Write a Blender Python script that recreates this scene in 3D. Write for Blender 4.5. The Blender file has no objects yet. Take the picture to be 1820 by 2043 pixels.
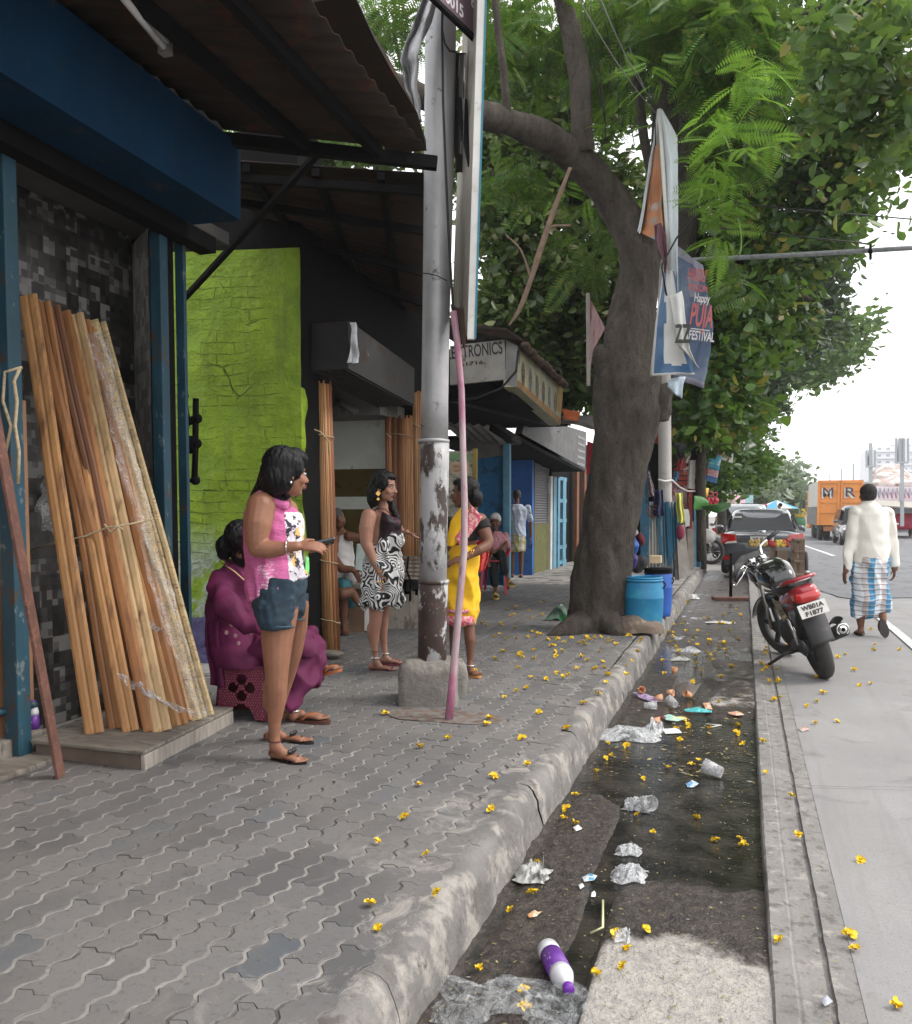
import bpy, math, random
import numpy as np
from mathutils import Vector, Matrix, noise
R = math.radians
sc = bpy.context.scene
COL = sc.collection
random.seed(7)
# ------------------------------------------------------------ camera frame
F0 = 1752.0; PU, PV = 910.0, 1120.0; HOR = 1022.0; CH = 1.38
PH = math.atan((PV - HOR) / F0); TH = math.atan((1485 - 910) / F0)
FW = Vector((-math.sin(TH), math.cos(TH), 0)); RT = Vector((math.cos(TH), math.sin(TH), 0))
CF = FW * math.cos(PH) + Vector((0, 0, -math.sin(PH))); CU = FW * math.sin(PH) + Vector((0, 0, math.cos(PH)))
CAM = Vector((0, 0, CH)); ZV = Vector((0, 0, 1))
def ray(u, v): return RT * ((u - PU) / F0) + CU * ((PV - v) / F0) + CF
def DP(u, v, d):
    r = ray(u, v); return CAM + r * (d / r.dot(FW))
def G(u, v, z=0.0):
    r = ray(u, v); return CAM + r * ((z - CH) / r.z)
def AX(u, v, x):
    r = ray(u, v); return CAM + r * (x / r.x)
def AY(u, v, y):
    r = ray(u, v); return CAM + r * (y / r.y)
def GD(v, z=0.0): return (G(910, v, z) - CAM).dot(FW)
PAVE = 0.15
# ------------------------------------------------------------ materials
MATS = {}
def nodes(name):
    m = bpy.data.materials.new(name); m.use_nodes = True
    nt = m.node_tree; b = nt.nodes['Principled BSDF']; return m, nt, b
def N(nt, t, **kw):
    n = nt.nodes.new(t)
    for k, v in kw.items():
        if k.startswith('i_'): n.inputs[int(k[2:])].default_value = v
        else: setattr(n, k, v)
    return n
def L(nt, a, b): nt.links.new(a, b)
def c4(c): return (c[0], c[1], c[2], 1)
def mixc(nt, fac, a, b, mode='MIX'):
    n = N(nt, 'ShaderNodeMix', data_type='RGBA', blend_type=mode)
    if hasattr(fac, 'links'): L(nt, fac, n.inputs[0])
    else: n.inputs[0].default_value = fac
    for i, x in ((6, a), (7, b)):
        if hasattr(x, 'links'): L(nt, x, n.inputs[i])
        else: n.inputs[i].default_value = c4(x)
    return n.outputs[2]
def ramp(nt, src, a, b):
    n = N(nt, 'ShaderNodeMapRange', clamp=True)
    n.inputs[1].default_value = a; n.inputs[2].default_value = b
    L(nt, src, n.inputs[0]); return n.outputs[0]
def math_(nt, op, a, b=None, c=None):
    n = N(nt, 'ShaderNodeMath', operation=op)
    for i, x in enumerate((a, b, c)):
        if x is None: continue
        if hasattr(x, 'links'): L(nt, x, n.inputs[i])
        else: n.inputs[i].default_value = x
    return n.outputs[0]
def coord(nt, scale=(1, 1, 1), kind='Object', rot=(0, 0, 0)):
    tc = N(nt, 'ShaderNodeTexCoord'); mp = N(nt, 'ShaderNodeMapping')
    mp.inputs['Scale'].default_value = scale; mp.inputs['Rotation'].default_value = rot
    L(nt, tc.outputs[kind], mp.inputs[0]); return mp.outputs[0]
def noise_(nt, vec, scale, detail=4, rough=.6, dist=0):
    n = N(nt, 'ShaderNodeTexNoise'); n.inputs['Scale'].default_value = scale
    n.inputs['Detail'].default_value = detail; n.inputs['Roughness'].default_value = rough
    n.inputs['Distortion'].default_value = dist
    L(nt, vec, n.inputs['Vector']); return n.outputs[0]
def bump_(nt, b, h, strength=.3, dist=.01, prev=None):
    n = N(nt, 'ShaderNodeBump'); n.inputs['Strength'].default_value = strength; n.inputs['Distance'].default_value = dist
    L(nt, h, n.inputs['Height'])
    if prev: L(nt, prev, n.inputs['Normal'])
    L(nt, n.outputs[0], b.inputs['Normal']); return n.outputs[0]
def M(name, col, rough=.75, var=.2, scale=6, col2=None, th=(.5, .58), s2=9, bump=.15, bs=60, metal=0, stretch=(1, 1, 1), coat=0, sss=0, col3=None, th3=(.6, .64), s3=25, spec=.5, bd=.004):
    """painted/worn surface: base colour with soft variation, up to two further patchy layers"""
    if name in MATS: return MATS[name]
    m, nt, b = nodes(name); vec = coord(nt, stretch)
    f = noise_(nt, vec, scale, 5)
    lo = [x * (1 - var) for x in col]; hi = [min(1, x * (1 + var)) for x in col]
    c = mixc(nt, ramp(nt, f, .3, .7), lo, hi)
    if col2: c = mixc(nt, ramp(nt, noise_(nt, vec, s2, 7, .65), *th), c, col2)
    if col3: c = mixc(nt, ramp(nt, noise_(nt, vec, s3, 6, .7), *th3), c, col3)
    L(nt, c, b.inputs['Base Color'])
    r2 = math_(nt, 'MULTIPLY_ADD', f, .3, rough - .15)
    L(nt, r2, b.inputs['Roughness'])
    b.inputs['Metallic'].default_value = metal; b.inputs['Coat Weight'].default_value = coat
    b.inputs['Coat Roughness'].default_value = .08; b.inputs['Specular IOR Level'].default_value = spec
    if sss:
        b.inputs['Subsurface Weight'].default_value = sss; b.inputs['Subsurface Radius'].default_value = (1, .35, .2); b.inputs['Subsurface Scale'].default_value = .01
    if bump: bump_(nt, b, noise_(nt, vec, bs, 5), bump, bd)
    MATS[name] = m; return m
def clearplastic(name, col=(.8, .82, .83), alpha=.35):
    if name in MATS: return MATS[name]
    m, nt, b = nodes(name); vec = coord(nt)
    b.inputs['Base Color'].default_value = c4(col); b.inputs['Roughness'].default_value = .15
    L(nt, ramp(nt, noise_(nt, vec, 30, 4, .6, 1), .35, .75), b.inputs['Alpha'])
    mr = nt.nodes[-1]
    for n in nt.nodes:
        if n.type == 'MAP_RANGE': n.inputs[3].default_value = alpha * .4; n.inputs[4].default_value = min(1, alpha * 2)
    bump_(nt, b, noise_(nt, vec, 30, 2, .45, 2.5), .8, .02)
    MATS[name] = m; return m
def leafmat(name, c1, c2, c3=None, trans=.35, rough=.4):
    if name in MATS: return MATS[name]
    m, nt, b = nodes(name)
    g = N(nt, 'ShaderNodeNewGeometry'); rnd = g.outputs['Random Per Island']
    c = mixc(nt, rnd, c1, c2)
    if c3:
        f = ramp(nt, rnd, .90, .93); c = mixc(nt, f, c, c3)
    nz = noise_(nt, coord(nt), .9, 2)
    c = mixc(nt, ramp(nt, nz, .35, .65), c, mixc(nt, .5, c, (0.012, .03, .012)))
    L(nt, c, b.inputs['Base Color']); b.inputs['Roughness'].default_value = rough
    t = N(nt, 'ShaderNodeBsdfTranslucent'); tc = mixc(nt, .5, c, (.16, .26, .03)); L(nt, tc, t.inputs[0])
    mx = N(nt, 'ShaderNodeMixShader', i_0=trans); L(nt, b.outputs[0], mx.inputs[1]); L(nt, t.outputs[0], mx.inputs[2])
    L(nt, mx.outputs[0], nt.nodes['Material Output'].inputs[0]); MATS[name] = m; return m
# ------------------------------------------------------------ tags
def tag(o, label=None, cat=None, group=None, kind=None):
    if label: o['label'] = label
    if cat: o['category'] = cat
    if group: o['group'] = group
    if kind: o['kind'] = kind
    return o
def thing(name, label, cat, loc, group=None):
    o = bpy.data.objects.new(name, None); COL.objects.link(o); o.location = loc; o.empty_display_size = .1
    return tag(o, label, cat, group)
def worldloc(p):
    v = Vector((0, 0, 0))
    while p is not None: v += p.location; p = p.parent
    return v
class MB:
    """collects geometry in world coordinates"""
    def __init__(s): s.v = []; s.f = []; s.m = []; s.sm = []; s.cur = 0; s.smooth = False
    def add(s, vs, fs, smooth=None):
        o = len(s.v); s.v.extend([tuple(x) for x in vs])
        for f in fs: s.f.append(tuple(i + o for i in f)); s.m.append(s.cur); s.sm.append(s.smooth if smooth is None else smooth)
        return s
    def box(s, lo, hi, rot=0, piv=None):
        x0, y0, z0 = lo; x1, y1, z1 = hi
        vs = [Vector(p) for p in ((x0, y0, z0), (x1, y0, z0), (x1, y1, z0), (x0, y1, z0), (x0, y0, z1), (x1, y0, z1), (x1, y1, z1), (x0, y1, z1))]
        if rot:
            c = Vector(piv) if piv is not None else sum(vs, Vector()) / 8; mt = Matrix.Rotation(rot, 3, 'Z'); vs = [c + mt @ (p - c) for p in vs]
        return s.add(vs, [(0, 3, 2, 1), (4, 5, 6, 7), (0, 1, 5, 4), (1, 2, 6, 5), (2, 3, 7, 6), (3, 0, 4, 7)])
    def bar(s, a, b, w, h, up=None):
        """rectangular bar from a to b"""
        a = Vector(a); b = Vector(b); d = (b - a).normalized(); up = Vector(up) if up is not None else (ZV if abs(d.z) < .95 else Vector((0, 1, 0)))
        x = d.cross(up).normalized() * (w / 2); y = x.cross(d).normalized() * (h / 2)
        vs = [a - x - y, a + x - y, a + x + y, a - x + y, b - x - y, b + x - y, b + x + y, b - x + y]
        return s.add(vs, [(0, 1, 2, 3), (7, 6, 5, 4), (0, 4, 5, 1), (1, 5, 6, 2), (2, 6, 7, 3), (3, 7, 4, 0)])
    def plate(s, pts, off):
        """polygon given thickness by vector off"""
        pts = [Vector(p) for p in pts]; n = len(pts); off = Vector(off)
        fs = [tuple(range(n)), tuple(range(2 * n - 1, n - 1, -1))] + [(i, i + n, (i + 1) % n + n, (i + 1) % n) for i in range(n)]
        return s.add(pts + [p + off for p in pts], fs)
    def loft(s, secs, n=20, cap=True, smooth=True, closed=True):
        """secs: (center, a, b) ellipses"""
        vs = []
        for c, a, b in secs:
            c = Vector(c); a = Vector(a); b = Vector(b)
            for i in range(n):
                t = 2 * math.pi * i / n; vs.append(c + a * math.cos(t) + b * math.sin(t))
        fs = []
        for k in range(len(secs) - 1):
            for i in range(n):
                j = (i + 1) % n; fs.append((k * n + i, k * n + j, (k + 1) * n + j, (k + 1) * n + i))
        if cap: fs += [tuple(range(n - 1, -1, -1)), tuple(range((len(secs) - 1) * n, len(secs) * n))]
        return s.add(vs, fs, smooth)
    def tube(s, pts, rad, n=10, cap=True, smooth=True):
        pts = [Vector(p) for p in pts]; m = len(pts)
        if not hasattr(rad, '__len__'): rad = [rad] * m
        prev = None; secs = []
        for i in range(m):
            d = (pts[min(i + 1, m - 1)] - pts[max(i - 1, 0)]).normalized()
            if prev is None:
                up = ZV if abs(d.z) < .9 else Vector((0, 1, 0)); a = d.cross(up).normalized()
            else:
                a = (prev - d * prev.dot(d)).normalized()
            prev = a; b = a.cross(d); secs.append((pts[i], a * rad[i], b * rad[i]))
        return s.loft(secs, n, cap, smooth)
    def ell(s, c, r, ax=None, nu=14, nv=9):
        c = Vector(c)
        if not hasattr(r, '__len__'): r = (r, r, r)
        X, Y, Z = ax if ax else (Vector((1, 0, 0)), Vector((0, 1, 0)), ZV)
        vs = [c - Z * r[2]]
        for k in range(1, nv):
            p = math.pi * k / nv - math.pi / 2
            for i in range(nu):
                t = 2 * math.pi * i / nu; vs.append(c + X * (r[0] * math.cos(p) * math.cos(t)) + Y * (r[1] * math.cos(p) * math.sin(t)) + Z * (r[2] * math.sin(p)))
        vs.append(c + Z * r[2]); fs = []
        for i in range(nu): fs.append((0, 1 + (i + 1) % nu, 1 + i))
        for k in range(nv - 2):
            for i in range(nu):
                a = 1 + k * nu; j = (i + 1) % nu; fs.append((a + i, a + j, a + nu + j, a + nu + i))
        a = 1 + (nv - 2) * nu
        for i in range(nu): fs.append((a + i, a + (i + 1) % nu, len(vs) - 1))
        return s.add(vs, fs, True)
    def cap(s, a, ra, b, rb, n=12):
        s.tube([a, b], [ra, rb], n); s.ell(a, ra, None, n, 7); s.ell(b, rb, None, n, 7); return s
    def grid(s, fn, nu, nv, smooth=True):
        vs = [fn(i / nu, j / nv) for j in range(nv + 1) for i in range(nu + 1)]
        fs = [(j * (nu + 1) + i, j * (nu + 1) + i + 1, (j + 1) * (nu + 1) + i + 1, (j + 1) * (nu + 1) + i) for j in range(nv) for i in range(nu)]
        return s.add(vs, fs, smooth)
    def build(s, name, mats, parent=None, origin=None, thick=0, bevel=0, voxel=0, smooth_it=0):
        me = bpy.data.meshes.new(name); org = worldloc(parent) if parent else Vector((0, 0, 0))
        if parent is None and origin is None:
            a = np.array(s.v); origin = Vector(((a[:, 0].min() + a[:, 0].max()) / 2, (a[:, 1].min() + a[:, 1].max()) / 2, a[:, 2].min()))
        if origin is not None and parent is None: org = Vector(origin)
        me.from_pydata([(x - org.x, y - org.y, z - org.z) for x, y, z in s.v], [], s.f)
        me.polygons.foreach_set('material_index', s.m); me.polygons.foreach_set('use_smooth', s.sm)
        if not isinstance(mats, (list, tuple)): mats = [mats]
        for m in mats: me.materials.append(m)
        o = bpy.data.objects.new(name, me); COL.objects.link(o)
        if parent: o.parent = parent
        else: o.location = org
        if thick: md = o.modifiers.new('s', 'SOLIDIFY'); md.thickness = thick; md.offset = 0
        if bevel: md = o.modifiers.new('b', 'BEVEL'); md.width = bevel; md.segments = 2; md.limit_method = 'ANGLE'
        if voxel:
            md = o.modifiers.new('r', 'REMESH'); md.mode = 'VOXEL'; md.voxel_size = voxel; md.use_smooth_shade = True
            if smooth_it: md = o.modifiers.new('m', 'SMOOTH'); md.iterations = smooth_it; md.factor = .5
            dg = bpy.context.evaluated_depsgraph_get(); nm = bpy.data.meshes.new_from_object(o.evaluated_get(dg)); nm.name = name
            o.modifiers.clear(); o.data = nm
            if not nm.materials:
                for m in mats: nm.materials.append(m)
            nm.polygons.foreach_set('use_smooth', [True] * len(nm.polygons)); bpy.data.meshes.remove(me)
        return o
def one(name, label, cat, mb, mats, group=None, kind=None, **kw):
    return tag(mb.build(name, mats, **kw), label, cat, group, kind)
def copy_tree(o, parent=None):
    c = o.copy(); COL.objects.link(c); c.parent = parent
    for ch in list(o.children): copy_tree(ch, c)
    return c
def text(s, org, xd, up, h, mat, parent, width=None, name='lettering', ext=.001, bold=.0, align='LEFT'):
    cu = bpy.data.curves.new(name, 'FONT'); cu.body = s; cu.size = 1; cu.extrude = ext; cu.offset = bold
    cu.align_x = align
    o = bpy.data.objects.new(name, cu); COL.objects.link(o)
    dg = bpy.context.evaluated_depsgraph_get(); me = bpy.data.meshes.new_from_object(o.evaluated_get(dg))
    bpy.data.objects.remove(o); bpy.data.curves.remove(cu)
    xd = Vector(xd).normalized(); up = Vector(up); up = (up - xd * up.dot(xd)).normalized(); nz = xd.cross(up)
    xs = [v.co.x for v in me.vertices]; w0 = max(xs) - min(xs); ys = [v.co.y for v in me.vertices]; h0 = max(ys)
    sy = h / max(h0, .01); sx = (width / w0) if width else sy; x0 = min(xs)
    org = Vector(org) - (worldloc(parent) if parent else Vector())
    for v in me.vertices:
        c = v.co.copy(); v.co = org + xd * ((c.x - x0) * sx) + up * (c.y * sy) + nz * c.z
    me.materials.clear(); me.materials.append(mat)
    o = bpy.data.objects.new(name, me); COL.objects.link(o)
    if parent: o.parent = parent
    return o
def wob(p, s=1.0, amp=.01):
    n = noise.noise_vector(Vector(p) * s); return Vector(p) + n * amp
# ------------------------------------------------------------ camera, sky, sun
cd = bpy.data.cameras.new('camera'); cam = bpy.data.objects.new('camera', cd); COL.objects.link(cam)
cam.location = CAM; cam.matrix_world = Matrix.Translation(CAM) @ Matrix((RT, CU, -CF)).transposed().to_4x4()
cd.sensor_fit = 'VERTICAL'; cd.sensor_height = 24; cd.lens = F0 * 24 / 2043; cd.shift_y = (PV - 1021.5) / 2043
cd.clip_start = .05; cd.clip_end = 2000; sc.camera = cam
w = bpy.data.worlds.new('World'); sc.world = w; w.use_nodes = True
nt = w.node_tree; bg = nt.nodes['Background']
sky = N(nt, 'ShaderNodeTexSky', sky_type='NISHITA', sun_disc=False, air_density=1.6, dust_density=6.0, ozone_density=1.0)
SUN_EL, SUN_AZ = R(50), R(75)   # azimuth measured from +Y towards +X
sky.sun_elevation = SUN_EL; sky.sun_rotation = SUN_AZ
c = mixc(nt, .82, sky.outputs[0], (11.2, 11.2, 11.3)); L(nt, c, bg.inputs[0]); bg.inputs[1].default_value = .14
sd = bpy.data.lights.new('sun', 'SUN'); so = bpy.data.objects.new('sun', sd); COL.objects.link(so)
sd.energy = 1.4; sd.angle = R(14); sd.color = (1, .96, .9)
dirv = Vector((math.sin(SUN_AZ) * math.cos(SUN_EL), math.cos(SUN_AZ) * math.cos(SUN_EL), math.sin(SUN_EL)))
so.rotation_euler = dirv.to_track_quat('Z', 'Y').to_euler(); so.location = (5, -5, 20)
vs_ = sc.view_settings; vs_.view_transform = 'Standard'; vs_.look = 'None'; vs_.exposure = .50; vs_.gamma = 1
sc.cycles.max_bounces = 6; sc.cycles.transparent_max_bounces = 12; sc.cycles.use_denoising = True
sc.render.film_transparent = False
# ------------------------------------------------------------ ground and road
GW = M('far_ground', (.2, .19, .18), .9)
MB_ = MB(); MB_.add([(-135, -28, -.16), (135, -28, -.16), (135, 325, -.16), (-135, 325, -.16)], [(0, 1, 2, 3)])
tag(MB_.build('ground', GW, origin=(0, 0, -.16)), kind='structure')
def m_concrete():
    m, nt, b = nodes('road_concrete'); v = coord(nt)
    f1 = noise_(nt, v, .8, 5); f2 = noise_(nt, coord(nt, (1, .25, 1)), 5, 6, .7); f3 = noise_(nt, v, 90, 3, .7)
    c = mixc(nt, ramp(nt, f1, .35, .65), (.20, .197, .202), (.29, .285, .285))
    c = mixc(nt, ramp(nt, f2, .42, .75), c, (.24, .232, .225))
    c = mixc(nt, ramp(nt, f3, .58, .72), c, (.15, .145, .14))
    c = mixc(nt, ramp(nt, noise_(nt, v, 300, 2), .62, .7), c, (.42, .41, .4))
    c = mixc(nt, math_(nt, 'MULTIPLY', ramp(nt, noise_(nt, v, 2.3, 7, .7, .6), .58, .68), .5), c, (.12, .115, .11)); c = mixc(nt, math_(nt, 'MULTIPLY', ramp(nt, noise_(nt, coord(nt, (2.2, .12, 1)), 2, 5, .7), .54, .70), .45), c, (.16, .155, .15))
    L(nt, c, b.inputs['Base Color']); b.inputs['Roughness'].default_value = .72
    p = bump_(nt, b, f3, .25, .004); bump_(nt, b, noise_(nt, v, 300, 3), .2, .002, p); return m
MCON = m_concrete()
m = MB(); m.cur = 0
NX, NY = 24, 90
def roadz(x, y): return 0 if x < .6 else noise.noise(Vector((x * .7, y * .3, 0))) * .012
def rf(u, v):
    x = .342 + u * 13.4; y = -2 + (v ** 1.6) * 170
    return (x, y, roadz(x, y) if x > .6 else 0)
m.grid(rf, NX, NY)
tag(m.build('road', MCON, origin=(5, 5, 0)), kind='structure')
# darker asphalt carriageway further up the street
MASP = M('asphalt', (.155, .158, .168), .8, .18, .6, (.11, .112, .118), (.5, .62), 3.5, .25, 120, stretch=(1, .3, 1))
pts = [G(1600, 1088), G(1614, 1171), G(1640, 1180), G(1673, 1192), G(1701, 1196), G(1760, 1194), G(1830, 1193)]
m = MB(); x_end = 13.7
edge = [Vector((p.x, p.y, 0)) for p in pts]
edge[-1].y = max(edge[-1].y, 9)
poly = []
for a, b_ in zip(edge[1:-1], edge[2:]):
    for k in range(6):
        t = k / 6; p = a.lerp(b_, t); p.y += .12 * noise.noise(Vector((p.x * 4, 0, 3))); poly.append(p)
poly += [Vector((x_end, poly[-1].y - .3, 0)), Vector((x_end, 165, 0)), Vector((.3, 165, 0)), Vector((.3, 60, 0)), Vector((edge[0].x - .3, edge[0].y + 8, 0)), Vector((edge[0].x, edge[0].y, 0))]
m.plate([(p.x, p.y, .006 + .006) for p in poly], (0, 0, -.012 + .004))
tag(m.build('asphalt_road', MASP, origin=(5, 30, 0)), kind='structure')
MLINE = M('worn_white_paint', (.62, .62, .62), .8, .1, 5, (.3, .3, .3), (.55, .6), 14)
def strip(name, pix, w_, z, mat):
    P_ = [G(u, v) for u, v in pix]; m = MB(); vs = []
    for i, p in enumerate(P_):
        d = (P_[min(i + 1, len(P_) - 1)] - P_[max(0, i - 1)]).normalized(); s_ = Vector((d.y, -d.x, 0)) * w_ / 2
        vs += [(p.x - s_.x, p.y - s_.y, z), (p.x + s_.x, p.y + s_.y, z)]
    m.add(vs, [(2 * i, 2 * i + 1, 2 * i + 3, 2 * i + 2) for i in range(len(P_) - 1)])
    return tag(m.build(name, mat), kind='structure')
strip('road_line', [(1740, 1222), (1790, 1262), (1840, 1305), (1900, 1352)], .10, .0125, MLINE)
strip('road_line', [(1598, 1087), (1630, 1098), (1664, 1110)], .14, .0185, MLINE)
MCRK = M('dark_crack', (.07, .066, .062), .9)
def crack(pix, w_=.012, amp=.03, seed=1, z=.005, n=10):
    P_ = []
    for (a, b_) in zip(pix[:-1], pix[1:]):
        A, B = G(*a), G(*b_)
        for k in range(n):
            p = A.lerp(B, k / n); q = noise.noise_vector(Vector((p.x * 3, p.y * 3, seed))) * amp; P_.append(Vector((p.x + q.x, p.y + q.y, 0)))
    P_.append(G(*pix[-1])); m = MB(); vs = []
    for i, p in enumerate(P_):
        d = (P_[min(i + 1, len(P_) - 1)] - P_[max(0, i - 1)]).normalized(); ww = w_ * (.5 + .5 * abs(noise.noise(Vector((i * .7, seed, 0)))) * 2)
        s_ = Vector((d.y, -d.x, 0)) * ww / 2
        zz = roadz(p.x, p.y) + z + .006
        vs += [(p.x - s_.x, p.y - s_.y, zz), (p.x + s_.x, p.y + s_.y, zz)]
    m.add(vs, [(2 * i, 2 * i + 1, 2 * i + 3, 2 * i + 2) for i in range(len(P_) - 1)])
    tag(m.build('road_crack', MCRK), kind='structure')
crack([(1560, 1568), (1700, 1574), (1840, 1577)], .006, .01, 2); crack([(1560, 1297), (1640, 1296), (1840, 1288)], .008, .02, 5)
crack([(1614, 1171), (1673, 1192), (1701, 1196)], .03, .05, 8, .007)
# ------------------------------------------------------------ gutter edge strip
XG = .10
MEDGE = M('edge_concrete', (.215, .205, .197), .85, .2, 3, (.13, .12, .11), (.52, .62), 16, .5, 60, col3=(.33, .31, .285), th3=(.55, .65), s3=9, bd=.008)
m = MB()
def prof(P_, y0, y1, ny, fn=None, m=m):
    def f(u, v):
        k = u * (len(P_) - 1); i = min(int(k), len(P_) - 2); t = k - i; y = y0 + v * (y1 - y0)
        x = P_[i][0] * (1 - t) + P_[i + 1][0] * t; z = P_[i][1] * (1 - t) + P_[i + 1][1] * t
        q = noise.noise(Vector((x * 20, y * 14, 0))); q2 = noise.noise(Vector((x * 2, y * 1.3, 9)))
        return (x + q * .004 + q2 * .010 * (1 if i < 2 else .3), y, z + q * .0015)
    m.grid(f, len(P_) - 1, ny, False)
prof([(.088, -.09), (.098, -.010), (.106, -.001), (.163, .001), (.167, -.003), (.171, -.004), (.178, -.003), (.205, -.005), (.250, -.004), (.254, -.018), (.264, -.018), (.268, -.001), (.345, -.002)], .3, 22, 320)
tag(m.build('gutter_edge', MEDGE, origin=(.2, 5, 0)), kind='structure')
# ------------------------------------------------------------ gutter bed and water
WL = -.047
def sst(a, b, x): t = max(0, min(1, (x - a) / (b - a))); return t * t * (3 - 2 * t)
def bedz(x, y):
    n1 = noise.noise(Vector((x * 3, y * 2, 1))); n2 = noise.noise(Vector((x * 11, y * 9, 4))); n3 = noise.noise(Vector((x * 38, y * 34, 2)))
    ch = -.425 + .02 * n1 - .02 * (y - 3)                    # crack line between left cobble and right slab
    left = -.036 + .008 * n1 + .004 * n2 + .0035 * n3
    left -= .026 * sst(3.9, 4.7, y) + .012 * math.exp(-((x + .80) / .03) ** 2)
    left += .035 * sst(5.3, 6.2, y) * (1 - sst(7.4, 8.2, y)) * (1 - sst(-.42, -.28, x)) * .9
    right = -.012 - .048 * sst(2.55, 3.8, y) + .003 * n2 + .0012 * n3 + .005 * n1
    right += .038 * sst(6.0, 6.7, y) * (1 - sst(8.4, 9.0, y)) * sst(-.32, -.15, x + .1 * n1)
    t = sst(ch - .012, ch + .012, x)
    z = left * (1 - t) + right * t
    z -= .035 * math.exp(-((x - ch + .045) / .04) ** 2) * (1 - sst(5, 6, y))
    far = sst(8.5, 10, y); zf = WL + .012 * n1 + .010 * n2 + .006
    return z * (1 - far) + zf * far
m = MB()
m.grid(lambda u, v: (-.90 + u * 1.03, .6 + v ** 1.25 * 21, bedz(-.90 + u * 1.03, .6 + v ** 1.25 * 21)), 96, 700)
def m_bed():
    mm, nt, b = nodes('gutter_bed'); v = coord(nt)
    g = N(nt, 'ShaderNodeNewGeometry'); sp = N(nt, 'ShaderNodeSeparateXYZ'); L(nt, g.outputs['Position'], sp.inputs[0])
    f = noise_(nt, v, 7, 7, .7); f2 = noise_(nt, v, 60, 4, .7); f3 = noise_(nt, v, 22, 5, .6)
    h = math_(nt, 'MULTIPLY_ADD', f, .022, sp.outputs[2])
    dry = ramp(nt, h, -.0115, -.0065)
    wet = mixc(nt, ramp(nt, f3, .35, .65), (.016, .012, .010), (.065, .050, .041))
    wet = mixc(nt, ramp(nt, f2, .6, .68), wet, (.15, .125, .10))
    dc = mixc(nt, ramp(nt, f3, .4, .6), (.36, .34, .32), (.46, .43, .39))
    dc = mixc(nt, ramp(nt, f2, .56, .66), dc, (.26, .25, .24))
    c = mixc(nt, dry, wet, dc); L(nt, c, b.inputs['Base Color'])
    L(nt, math_(nt, 'MULTIPLY_ADD', dry, .5, math_(nt, 'MULTIPLY_ADD', f2, .5, .12)), b.inputs['Roughness'])
    p = bump_(nt, b, f2, 1, .014); bump_(nt, b, f3, .8, .02, p); return mm
tag(m.build('gutter_channel', m_bed(), origin=(-.3, 5, 0)), kind='structure')
def m_water():
    mm, nt, b = nodes('gutter_water'); v = coord(nt)
    c = mixc(nt, ramp(nt, noise_(nt, v, 5, 3), .4, .6), (.014, .014, .012), (.045, .040, .034))
    L(nt, c, b.inputs['Base Color']); b.inputs['Roughness'].default_value = .07; b.inputs['IOR'].default_value = 1.45
    b.inputs['Specular IOR Level'].default_value = .6
    bump_(nt, b, noise_(nt, coord(nt, (1, 1.6, 1)), 22, 4, .6, .6), .16, .02); return mm
m = MB(); m.add([(-.86, .7, WL), (.1, .7, WL), (.1, 21, WL), (-.86, 21, WL)], [(0, 1, 2, 3)])
tag(m.build('gutter_water', m_water()), kind='structure')
# ------------------------------------------------------------ kerb
MK = M('kerb_stone', (.165, .157, .150), .9, .35, 3.5, (.31, .29, .265), (.50, .60), 6, .8, 38, col3=(.12, .105, .095), th3=(.56, .64), s3=9, bd=.010)
m = MB(); y = .4; k = 0
while y < 21:
    Ln = (.95 if k % 3 else .7) + .15 * random.random(); dx = random.uniform(-.004, .004); dz = random.uniform(-.003, .003)
    if 5.9 < y < 6.5: dz = -.004
    P_ = [(-.985 + dx, .146 + dz), (-.945 + dx, .151 + dz), (-.905 + dx, .146 + dz), (-.880 + dx, .126 + dz), (-.860 + dx, .08), (-.845 + dx, .0), (-.828, -.09)]
    def f(u, v, y=y, Ln=Ln, P_=P_):
        kk = u * 12; i = min(int(kk / 2), 5); t = kk / 2 - i; yy = y + .002 + v * (Ln - .004)
        x = P_[i][0] * (1 - t) + P_[i + 1][0] * t; z = P_[i][1] * (1 - t) + P_[i + 1][1] * t
        e = min(v, 1 - v) * Ln; rd = .006 * math.exp(-e / .01)
        q = noise.noise(Vector((x * 6, yy * 4, z * 6))); q2 = noise.noise(Vector((x * 22, yy * 18, z * 20)))
        return (x + q * .012 + q2 * .005 - rd, yy, z + q2 * .003 - rd * .6 + q * .006)
    m.grid(f, 12, 26); y += Ln; k += 1
tag(m.build('kerb', MK, origin=(-.85, 5, 0)), kind='structure')
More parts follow.
